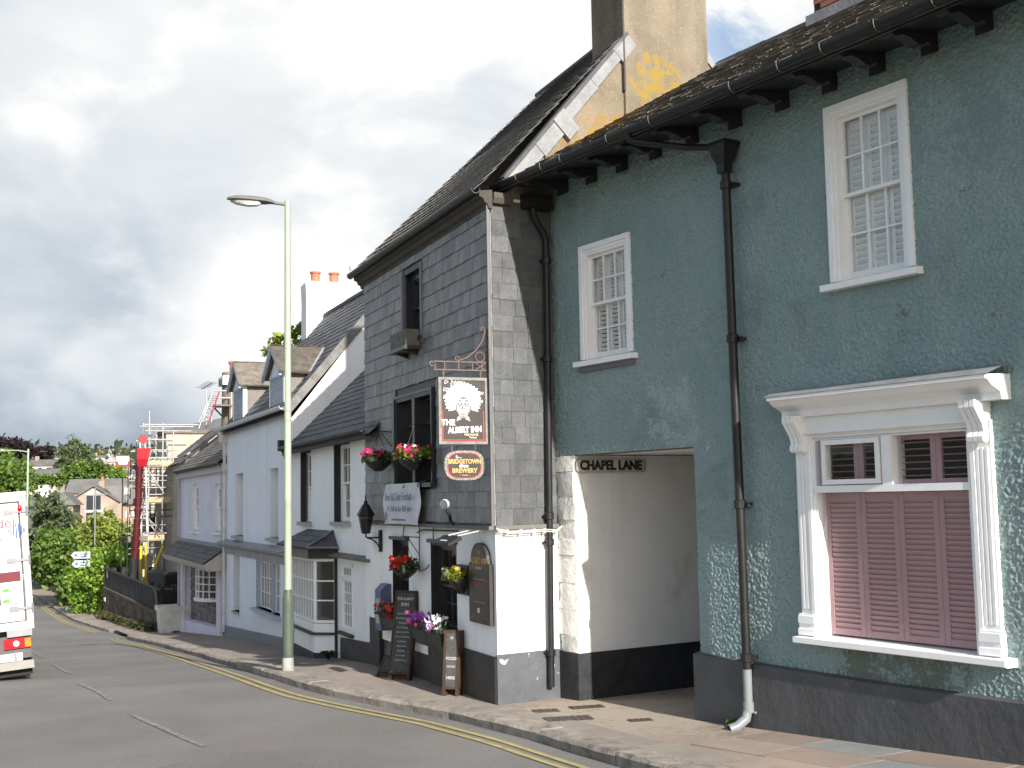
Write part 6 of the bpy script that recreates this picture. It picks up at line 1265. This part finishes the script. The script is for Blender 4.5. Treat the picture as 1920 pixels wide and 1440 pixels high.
for a, b, c, d in ((-.56, .56, .49, .56), (-.56, .56, -.56, -.49), (-.56, -.49, -.49, .49), (.49, .56, -.49, .49)): rim_.box(a, b, c, d, .72, .88)
obj('rim', rim_, M_tub, TB)
for k, (t, a, lab) in enumerate(((48.6, 5.2, 'grey wheeled bin with a domed lid just behind the black fence'), (46.8, 5.6, 'black wheeled bin standing behind the middle of the black fence'))):
    p = TA(t, a); wbn = thing('wheeled_bin', lab, 'bin', fr(p, 113, -1.15)); m = plain('bin_grey', (.10, .105, .11), .5) if k == 0 else M_iron
    obj('body', MB().loft([[(-w, -w, z), (w, -w, z), (w, w, z), (-w, w, z)] for w, z in ((.24, 0), (.30, 1.0))]), m, wbn); obj('lid', MB().loft([[(-w, -w, z), (w, -w, z), (w, w, z), (-w, w, z)] for w, z in ((.33, 1.0), (.33, 1.06), (.2, 1.13))]), m, wbn); obj('wheel', MB().lathe([(.1, -.03), (.1, .03)], seg=10).xf(Tm(.2, -.25, .1) @ Ry(R(90))), M_tyre, wbn)
# finger sign and blue sign
sgp = Vector((-18.55, 52.2, 0)); SG = thing('direction_sign', 'white arrow ended direction signs poking out of the bright ivy', 'sign', fr(sgp, 196, gzxy(sgp.x, sgp.y)))
obj('post', MB().lathe([(.03, 0), (.03, 2.7), (.01, 2.72)], (-.32, -.03, 0), 8), M_iron, SG)
def ppx(px, py, Y): return Vector(((px-960)/2264*Y, Y, EZ-(py-952-(960-px)*.0)/2264*Y))
for z, a in ((2.55, .34), (2.18, .30)):
    q = obj('finger', MB().prism([(-.32, z-.15), (a, z-.15), (a+.13, z), (a, z+.15), (-.32, z+.15)], 'y', 0, .02), plain('sign_face_grey', (.40, .41, .42), .5), SG); obj('print', MB().box(a-.12, a-.02, .02, .024, z-.05, z+.05).box(-.2, .08, .02, .024, z-.1, z-.05).box(-.25, .1, .02, .024, z+.03, z+.06), M_pblue, q)
bsp = ppx(227, 1008, 62); BSG = thing('blue_sign', 'small blue sign plate showing among the bushes', 'sign', fr(bsp, 190, gzxy(bsp.x, bsp.y))); obj('plate', MB().box(-.16, .16, 0, .02, bsp.z-gzxy(bsp.x, bsp.y)-.12, bsp.z-gzxy(bsp.x, bsp.y)+.12), M_pblue, BSG); obj('post', MB().lathe([(.03, 0), (.03, bsp.z-gzxy(bsp.x, bsp.y)+.1), (.01, bsp.z-gzxy(bsp.x, bsp.y)+.11)], (0, -.04, 0), 8), M_plastic, BSG)
WF0, WF1 = TA(63, 3.38), TA(80, 2.35); dd = WF1-WF0; WFF = fr(WF0, math.degrees(math.atan2(dd.y, dd.x)))
WFN = thing('paling_fence', 'weathered grey paling fence along the far pavement beyond the bushes', 'fence', WFF); M_pal = mk('grey_paling', (.16, .145, .125), (.10, .09, .08), 6, .85, .3, 25, .2, rnd=.3); PL_ = MB().box(0, .17, -.012, .012, 0, 1.25).mesh('paling', M_pal)
for k in range(int(dd.length/.2)): inst('paling', PL_, WFN, Tm(k*.2, rng.uniform(-.01, .01), gz(63+17*k*.2/dd.length)+rng.uniform(-.05, .05)) @ Ry(R(rng.uniform(-1, 1))))
for z in (.3, .95): obj('rail', MB().add([(0, -.05, gz(63)+z), (dd.length, -.05, gz(80)+z), (dd.length, -.05, gz(80)+z+.09), (0, -.05, gz(63)+z+.09)], [(0, 1, 2, 3)]), M_pal, WFN)

# ================================================================== greenery
def bush(name, label, cat, blobs, n, size, mat, seed, trunk=None, Y=None, k=22.64, group=None):
    """blobs in photo-measured metres: (x, y, z, rx, ry, rz)"""
    x, y = blobs[0][0], blobs[0][1]; zb = min(gzxy(x, y), terrain(x, y)) if math.hypot(x, y) < 95 else terrain(x, y)
    t = thing(name, label, cat, Tm(x, y, zb), group)
    B = [(b[0]-x, b[1]-y, b[2]-zb, b[3], b[4], b[5]) for b in blobs]
    foliage('crown', B, n, size, mat, seed, t)
    top = max(b[2]+b[5]*.3 for b in B); r0 = trunk or .1
    mb = MB(); mb.tube([(0, 0, -.1), (.05, .03, top*.4), (-.04, .05, top*.85)], [r0, r0*.7, r0*.35], 8)
    for b in B: mb.tube([(0, 0, max(.1, b[2]*.45)), (b[0]*.6, b[1]*.6, b[2]-b[5]*.25), (b[0], b[1], b[2]+b[5]*.3)], [r0*.45, r0*.3, r0*.12], 6)
    for o in (0, 1, 2): a = o*2.1; mb.tube([(0, 0, top*.35), (math.cos(a)*B[0][3]*.5, math.sin(a)*B[0][4]*.5, max(top*.75, B[0][2]))], [r0*.4, r0*.15], 6)
    obj('trunk', mb, M_bark, t, sm=60); return t
def pb(px, py, Y, rpx, rpy, ry): p = ppx(px, py, Y); return (p.x, p.y, p.z, rpx/2264*Y, ry, rpy/2264*Y)
bush('ivy_bush', 'bright green ivy mound spilling over the wall end by the direction signs', 'bush', [pb(192, 1072, 53.2, 48, 38, 1.2), pb(205, 1130, 53.2, 28, 42, .9), pb(165, 1110, 53.8, 26, 40, .9), pb(160, 1160, 53.9, 16, 24, .6), pb(225, 1060, 54, 18, 24, .8), pb(180, 1050, 53, 20, 18, .8)], 13000, .13, M_leafbright, 101)
bush('laurel_bush', 'dense green bush over the pavement left of the bright ivy', 'bush', [pb(120, 1035, 60, 46, 48, 1.6), pb(140, 1085, 59, 26, 50, 1.2), pb(95, 1050, 63, 30, 42, 1.5)], 8500, .17, M_leaf, 102)
bush('yellow_green_shrub', 'yellow-green shrub rising behind the ivy before the stone building', 'shrub', [pb(185, 1010, 62, 46, 36, 1.6), pb(225, 1020, 63, 34, 34, 1.5), pb(195, 975, 63, 14, 20, .6), pb(165, 1030, 61.5, 34, 30, 1.4)], 8000, .16, M_leafyel, 103)
bush('elder_bush', 'darker loose shrub beside the scaffold yard', 'shrub', [pb(240, 1050, 60, 28, 34, 1.4), pb(275, 1050, 62, 24, 40, 1.4)], 3500, .17, M_leaf, 104)
bush('climbing_shrub', 'pale climbing shrub over the cottage gable left of the stone building', 'shrub', [pb(92, 965, 78, 24, 34, 1.5), pb(115, 975, 80, 22, 26, 1.3), pb(78, 945, 76, 12, 22, 1)], 4200, .2, M_leafgrey, 105)
bush('roadside_tree', 'leafy green tree behind the white van under the distant lamp arm', 'tree', [pb(18, 893, 84, 32, 34, 2.2), pb(-22, 888, 84, 36, 46, 2.4), pb(4, 858, 85, 12, 16, .8), pb(42, 905, 83, 14, 26, 1), pb(10, 940, 83, 40, 40, 2)], 9000, .24, M_leaf, 106, trunk=.25)
bush('copper_beech', 'dark copper beech crown on the skyline at the left', 'tree', [pb(22, 840, 250, 34, 20, 4), pb(48, 846, 252, 18, 16, 3), pb(78, 850, 255, 18, 13, 2.5), pb(-10, 845, 250, 20, 22, 4), pb(85, 860, 255, 12, 10, 2)], 6500, .5, M_leafpurple, 107, trunk=.4)
bush('rounded_evergreen', 'tall rounded grey-green evergreen standing above the far rooftops', 'tree', [pb(140, 862, 200, 26, 32, 2.6), pb(138, 842, 200, 16, 14, 1.6), pb(120, 880, 200, 20, 24, 2.2), pb(158, 872, 200, 14, 24, 2)], 8000, .38, M_leafgrey, 108, trunk=.4)
bush('spreading_tree', 'low spreading bright green tree right of the rounded evergreen', 'tree', [pb(150, 888, 175, 26, 18, 2), pb(178, 885, 175, 24, 14, 2), pb(128, 893, 175, 16, 14, 1.6), pb(195, 893, 175, 12, 10, 1.2)], 5500, .34, M_leaf, 109, trunk=.3)
bush('garden_tree', 'small yellow-green tree beside the far red and white site sign', 'tree', [pb(215, 888, 180, 13, 12, 1.2), pb(226, 893, 180, 8, 8, .8)], 1600, .30, M_leafbright, 110, trunk=.2)
bush('garden_tree', 'mid green garden tree below the far stone terrace', 'tree', [pb(80, 903, 165, 22, 14, 1.6), pb(105, 900, 165, 14, 12, 1.2)], 2600, .30, M_leaf, 111, trunk=.2)
bush('verge_shrub', 'shaded shrub behind the paling fence', 'shrub', [pb(85, 1060, 78, 20, 30, 1.5), pb(60, 1040, 82, 24, 40, 2)], 2600, .2, M_leafdark, 112)
# weeds
def tuft(label, x, y, z, n, r, h, mat, seed, name='weed', flower=False):
    t = thing(name, label, 'weed', Tm(x, y, z)); rg = np.random.default_rng(seed); Q = []
    for k in range(n):
        a = rg.uniform(0, 6.28); d = np.array([math.cos(a), math.sin(a), 0]); s = np.array([-d[1], d[0], 0])*.018; l = r*rg.uniform(.6, 1.1); q = np.array([0, 0, 0.])
        Q += [[q-s*.3, d*l*.5+[0, 0, h*.7]-s, d*l+[0, 0, h*.35], d*l*.5+[0, 0, h*.7]+s]]
    obj('leaves', quads('leaves', np.array(Q), mat), None, t)
    if flower:
        obj('stem', MB().tube([(0, 0, 0), (-.01, 0, .16), (0, 0, .29)], .004, 5), M_leafbright, t); q = MB(); q.lathe([(.004, 0), (.03, .012), (.034, .018), (.01, .03)], (0, 0, .285), 14); obj('flower_head', q, FLOWER['yellow'], t)
    return t
tuft('yellow dandelion in flower at the foot of the passage wall', .86, 14.98, gzxy(.86, 14.98), 16, .14, .08, M_leafbright, 1, 'dandelion', True)
tuft('small green weed beside the grey downpipe shoe', 2.16, 12.5, gzxy(2.16, 12.5), 9, .10, .10, M_leafbright, 2)
tuft('leafy weed growing at the foot of the bay window', -3.3, 21.45, gzxy(-3.3, 21.45), 40, .25, .22, M_leafdark, 3)
tuft('grassy weed at the foot of the white tub', tbx.x+.3, tbx.y-.8, gzxy(tbx.x, tbx.y), 30, .22, .16, M_leafdark, 4)
rg = np.random.default_rng(6); P = []
for t in np.arange(42.8, 53.4, .012):
    f = (t-42.6)/11; a = 4.68+(3.62-4.68)*f-.1-abs(rg.normal())*.16; x, y = W(t, a); P.append((x, y, gz(t)+rg.uniform(0, .28)))
obj('verge_weeds', quads('verge_weeds', leaf_quads(np.array(P), .12, rg, 0), mk('weed_dull', (.075, .08, .03), (.05, .05, .025), 2, .8, 0, 1, rnd=.4)), None, None, label='rough weeds along the foot of the retaining wall', cat='weeds', kind='stuff')

# ================================================================== ironwork in the pavement
M_cover = mk('worn_iron_cover', (.060, .048, .04), (.04, .034, .03), 8, .6, .3, 40, .4, rnd=.1)
def cover(label, x, y, w, d, rot, nb):
    t = thing('access_cover', label, 'cover', Tm(x, y, gzxy(x, y)+.004) @ Rz(R(rot)) @ Ry(R(0))); obj('frame', MB().box(-w/2, w/2, -d/2, d/2, -.03, .002), M_cover, t)
    mb = MB()
    for i in range(nb):
        for j in range(3): a = -w/2+w*(i+.5)/nb; b = -d/2+d*(j+.5)/3; mb.box(a-w/nb*.36, a+w/nb*.36, b-d*.12, b+d*.12, .0, .007)
    obj('tread', mb, M_cover, t, kind='stuff'); return t
cover('largest iron access cover in the pavement before the passage', .55, 13.38, .52, .30, 12, 7)
cover('iron cover nearest the passage wall, behind the largest cover', .80, 14.25, .40, .20, 15, 5)
cover('small iron cover close to the pub corner', .32, 14.05, .30, .20, 12, 4)
cover('small iron cover nearest the grey house plinth', 1.30, 13.1, .26, .15, 12, 4)
lx, ly = W(20.6, 4.35); cover('dark iron cover in the pavement by the street lamp', lx, ly, .5, .4, 112, 5)
# paving slabs near the grey house
rng = random.Random(77); s = -.95
slabs = 0
for row, (n0, n1) in enumerate(((.12, .62), (.62, 1.18), (1.18, 1.72), (1.72, 2.2))):
    s = -.75-rng.uniform(0, .5)-(.25 if row > 1 else 0)
    while s > -6.5:
        w_ = rng.uniform(.62, 1.05); vs = []
        for dz in (.009, -.03):
            for a, b in ((s-.006, n0+.006), (s-w_+.006, n0+.006), (s-w_+.006, n1-.006), (s-.006, n1-.006)):
                p = GF @ Vector((a, b, 0)); vs.append((p.x, p.y, gzxy(p.x, p.y)+dz+(rng.uniform(-.002, .003) if dz > 0 else 0)))
        pa = GF @ Vector((s-w_/2, (n0+n1)/2, 0)); ac = pa.x*UY-pa.y*UX
        if ac > kerb(pa.x*UX+pa.y*UY)+.62: obj('slab', MB().add(vs, [(0, 1, 2, 3), (0, 1, 5, 4), (1, 2, 6, 5), (2, 3, 7, 6), (3, 0, 4, 7)]), M_slabgrey if rng.random() < .16 else M_slab, pv); slabs += 1
        s -= w_
# pale kerb-edge strip of the pavement
obj('pavement_edge', strip([t for t in np.arange(-2, 41, .6)], lambda t: kerb(t)+.29, lambda t: kerb(t)+.29+(.34 if t < 20 else .2), .004, 2), mk('pale_edge_paving', (.30, .265, .225), (.24, .21, .18), 3, .9, .4, 80, .2, stain=((.16, .15, .13), 4, .55, .72, .7), speck=((.42, .40, .36), 90, .68)), kind='structure')

# ================================================================== far buildings
M_warm = mk('warm_rubble_stone', (.34, .275, .225), (.25, .20, .165), .9, .9, .3, 6, .1, stain=((.20, .16, .13), 1.8, .5, .72, .6)); M_redst = mk('pink_brick_wall', (.34, .235, .18), (.29, .20, .155), .7, .9, .1, 5, .1); M_farroof = mk('far_slate_roof', (.15, .145, .14), (.115, .112, .11), .6, .8, 0, 1, .2, stain=((.24, .20, .12), .5, .55, .75, .6)); M_redroof = mk('far_tile_roof', (.27, .12, .085), (.2, .10, .075), .6, .85); M_farwhite = mk('far_white_wall', (.66, .65, .62), (.58, .57, .54), .3, .8); M_farcream = mk('far_cream_wall', (.52, .46, .36), (.44, .39, .31), .3, .85); M_fargrey = mk('far_grey_wall', (.34, .34, .34), (.27, .27, .27), .3, .85); M_win = plain('far_window_dark', (.03, .032, .04), .3)
k13 = 130/2264; OB = ppx(175, 953, 130); SBD = thing('stone_barn', 'pinkish stone building with wide gable and black double window doors', 'building', fr((OB.x, OB.y), 187))
gw = 48*k13; ze, za = EZ+11*k13, EZ+41*k13; z0 = -5
ST_HOLES = [(-.75, .75, EZ-5*k13, EZ+21*k13), (-.75, .75, EZ-35*k13, EZ-11*k13)]
w = MB(); w.add([(-gw, 0, z0), (gw, 0, z0), (gw, 0, ze), (0, 0, za-.2), (-gw, 0, ze)], [(0, 1, 2, 3, 4)]); w.add([(gw, 0, z0), (gw, -9, z0), (gw, -9, ze), (gw, 0, ze)], [(0, 1, 2, 3)]); obj('gable_wall', w, M_warm, SBD)
obj('side_wall', MB().box(-gw-4.6, -gw, -5, -.8, z0, ze-.2), M_redst, SBD)
r = MB()
for s in (-1, 1): r.add([(0, .35, za), (s*(gw+.35), .35, ze-.2), (s*(gw+.35), -9, ze-.2), (0, -9, za), (0, .35, za-.16), (s*(gw+.35), .35, ze-.36), (s*(gw+.35), -9, ze-.36), (0, -9, za-.16)], [(0, 1, 2, 3), (4, 5, 6, 7), (0, 1, 5, 4), (1, 2, 6, 5)])
r.add([(-.8, -1.0, za-.1), (-gw-5, -1.0, za-.1), (-gw-5, .0, ze-.25), (-gw+.1, .0, ze-.25)], [(0, 1, 2, 3)]); r.add([(-gw-5, -.9, za-.12), (-gw-5, -.9, ze-.3), (-gw-5, 0, ze-.3)], [(0, 1, 2)])
rf = obj('roof', r, M_farroof, SBD)
for x in (-gw-.6, -gw-1.9, -gw-2.9): obj('skylight', MB().box(x-.3, x+.3, -.55, -.5, ze+.4, ze+1.2).xf(Tm(0, 0, .15)), M_farwhite, rf)
obj('chimney', MB().box(-.6, .0, -3, -2.4, za-.5, za+.45), M_redst, rf); obj('chimney_pot', MB().lathe([(.16, 0), (.13, .5), (.16, .52)], (-.3, -2.7, za+.45), 8), M_clay, rf)
obj('slate_hung_apex', MB().add([(-.9, .02, EZ+22*k13), (.9, .02, EZ+22*k13), (.9, .02, za-.95), (0, .02, za-.3), (-.9, .02, za-.95)], [(0, 1, 2, 3, 4)]), M_fargrey, SBD)
for a, b, c, d in ST_HOLES:
    q = obj('window', MB().box(a, b, .02, .06, c, d), M_win, SBD); obj('frame', MB().box(-.04, .04, .06, .09, c, d).box(a-.08, a, .02, .09, c, d).box(b, b+.08, .02, .09, c, d), M_fargrey, q)
obj('lintel', MB().box(-.95, .95, .02, .12, EZ-10*k13, EZ-6*k13), M_farwhite, SBD)
for row, zz in enumerate((-15, -42)):
    for i in range(3): x = -gw-.55-i*.72*1; q = obj('window', MB().prism([(x-.16, EZ+(zz-6)*k13), (x+.16, EZ+(zz-6)*k13), (x+.16, EZ+(zz+5)*k13), (x, EZ+(zz+7)*k13), (x-.16, EZ+(zz+5)*k13)], 'y', -.8, -.76), M_farwhite, SBD)
def house(label, px, py, Y, wpx, hpx, rpx, wm, rm, rot=0, chim=1, wins=3, name='house', ridge_along=True, group=None, dep=None):
    """px,py: middle of the eaves line in the photograph; wpx,hpx,rpx wall width, wall height, roof rise"""
    p = ppx(px, py, Y); k = Y/2264; w, h, r = wpx*k/2, hpx*k+.8, rpx*k; dep = dep or max(5, w*1.1)
    t = thing(name, label, 'house', fr((p.x, p.y), 180+rot, p.z-h), group); zb = min(0, terrain(p.x, p.y)-(p.z-h))-.5
    obj('wall', MB().box(-w, w, -dep, 0, zb, h), wm, t)
    if ridge_along: rr = MB().prism([(.3, h-.1), (-dep/2, h+r), (-dep-.3, h-.1)], 'x', -w-.25, w+.25)
    else: rr = MB().prism([(-w-.35, h-.15), (0, h+r), (w+.35, h-.15)], 'y', -dep, .3); obj('gable', MB().prism([(-w, h), (0, h+r-.25), (w, h)], 'y', -dep+.1, -.01), wm, t)
    rf = obj('roof', rr, rm, t)
    if chim: obj('chimney', MB().box(w*.6-.3, w*.6+.3, -dep/2-.3, -dep/2+.3, h+r*.4, h+r+.6), M_redst if chim == 1 else M_fargrey, rf)
    for i in range(wins):
        x = -w+2*w*(i+.5)/wins; ww = min(.55, w/wins*.5); q = obj('window', MB().box(x-ww-.08, x+ww+.08, .01, .04, h*.42, h*.8), M_farwhite, t); obj('pane', MB().box(x-ww, x+ww, .03, .06, h*.45, h*.77), M_win, q)
    return t
house('long grey roofed range behind the stone barn', 182, 925, 160, 112, 16, 26, M_redst, M_farroof, 6, 0, 0)
house('cottage with grey and red roof left of the stone barn', 118, 945, 112, 34, 30, 22, M_warm, M_farroof, 12, 0, 1, ridge_along=False)
house('white chimneyed cottage half hidden by the climbing shrub', 84, 938, 118, 22, 30, 10, M_farwhite, M_farroof, 0, 0, 0)
ck = thing('chimney_stack', 'square white chimney stack rising left of the cottage roof', 'chimney', fr(ppx(83, 935, 116).xy, 185, ppx(83, 936, 116).z-3)); obj('stack', MB().box(-.45, .45, -.4, .4, 0, 4.2), M_farwhite, ck); obj('cap', MB().box(-.5, .5, -.45, .45, 4.2, 4.35), M_fargrey, ck)
house('stone terrace with a row of white framed windows below the slate roofed terrace', 74, 888, 190, 56, 18, 10, M_farcream, M_farroof, 4, 0, 6)
house('slate roofed terrace above the stone terrace and beneath the copper beech', 74, 873, 215, 46, 8, 12, M_farwhite, M_farroof, 4, 1, 3)
hs = [('white house half hidden behind the copper beech', 100, 858, 300, 14, 8, 5, M_farwhite, M_farroof, 10, True), ('cream house under the copper beech on the hill', 56, 862, 290, 18, 8, 6, M_farcream, M_farroof, -5, True),
      ('white long house just right of the evergreen on the hill', 182, 860, 300, 24, 10, 5, M_farwhite, M_farroof, 8, True), ('gabled white house in the middle of the far rooftops', 206, 868, 260, 16, 8, 9, M_farwhite, M_fargrey, 0, False), ('cream house with red roof on the far skyline', 188, 852, 380, 16, 6, 5, M_farcream, M_redroof, 15, True),
      ('tall white house with pyramid top on the far skyline', 224, 855, 360, 14, 9, 6, M_farwhite, M_farroof, 0, False), ('brown roofed house at the right end of the skyline', 247, 858, 320, 20, 10, 9, M_farcream, M_redroof, -8, True), ('grey house between evergreen and spreading tree', 172, 872, 240, 14, 8, 6, M_fargrey, M_farroof, 5, True),
      ('white fronted cottage low on the hill beside the garden tree', 242, 893, 190, 26, 10, 8, M_farwhite, M_farroof, 6, True), ('cream terrace behind the red site sign', 238, 876, 230, 30, 9, 8, M_farcream, M_farroof, -4, True), ('grey slate house between gabled house and site sign', 214, 879, 225, 18, 9, 8, M_fargrey, M_farroof, -20, True),
      ('small white house left of the evergreen on the ridge', 112, 850, 390, 12, 5, 4, M_farwhite, M_farroof, 0, True), ('pale house right of the pyramid topped house', 236, 850, 400, 12, 5, 4, M_farcream, M_farroof, 0, True), ('white terrace on the ridge above the spreading tree', 200, 848, 410, 16, 5, 4, M_farwhite, M_fargrey, 0, True), ('red brick house peeping over the slate terrace', 90, 866, 260, 12, 6, 5, M_redst, M_redroof, 0, True),
      ('white villa low at the left of the hillside behind the roadside tree', 20, 868, 240, 22, 9, 7, M_farwhite, M_farroof, 0, True), ('cream cottage right of the spreading tree', 196, 878, 230, 14, 7, 6, M_farcream, M_redroof, 10, True), ('grey roofed shed beside the long range', 247, 908, 170, 24, 12, 8, M_farwhite, M_farroof, 0, True)]
for l, px, py, Y, w_, h_, r_h, wm, rm, rot, al in hs: house(l, px, py, Y, w_, h_, r_h, wm, rm, rot, 1 if px % 2 == 0 else 2, 2, ridge_along=al, group=None)
# woods on the hillside
rg = np.random.default_rng(12); P = []
for k in range(420):
    x = rg.uniform(-330, 60); y = rg.uniform(215, 520)
    c = np.array([x, y, terrain(x, y)+1.6]); n_ = 46; P.append(c+rg.normal(size=(n_, 3))*np.array([3.0, 3.0, 1.5]))
obj('hillside_woods', quads('hillside_woods', leaf_quads(np.concatenate(P), 1.5, rg), mk('far_foliage', (.065, .085, .04), (.04, .058, .03), .05, .8, 0, 1, rnd=.35)), None, None, label='patchy trees and gardens between the far hillside houses', cat='woods', kind='stuff')
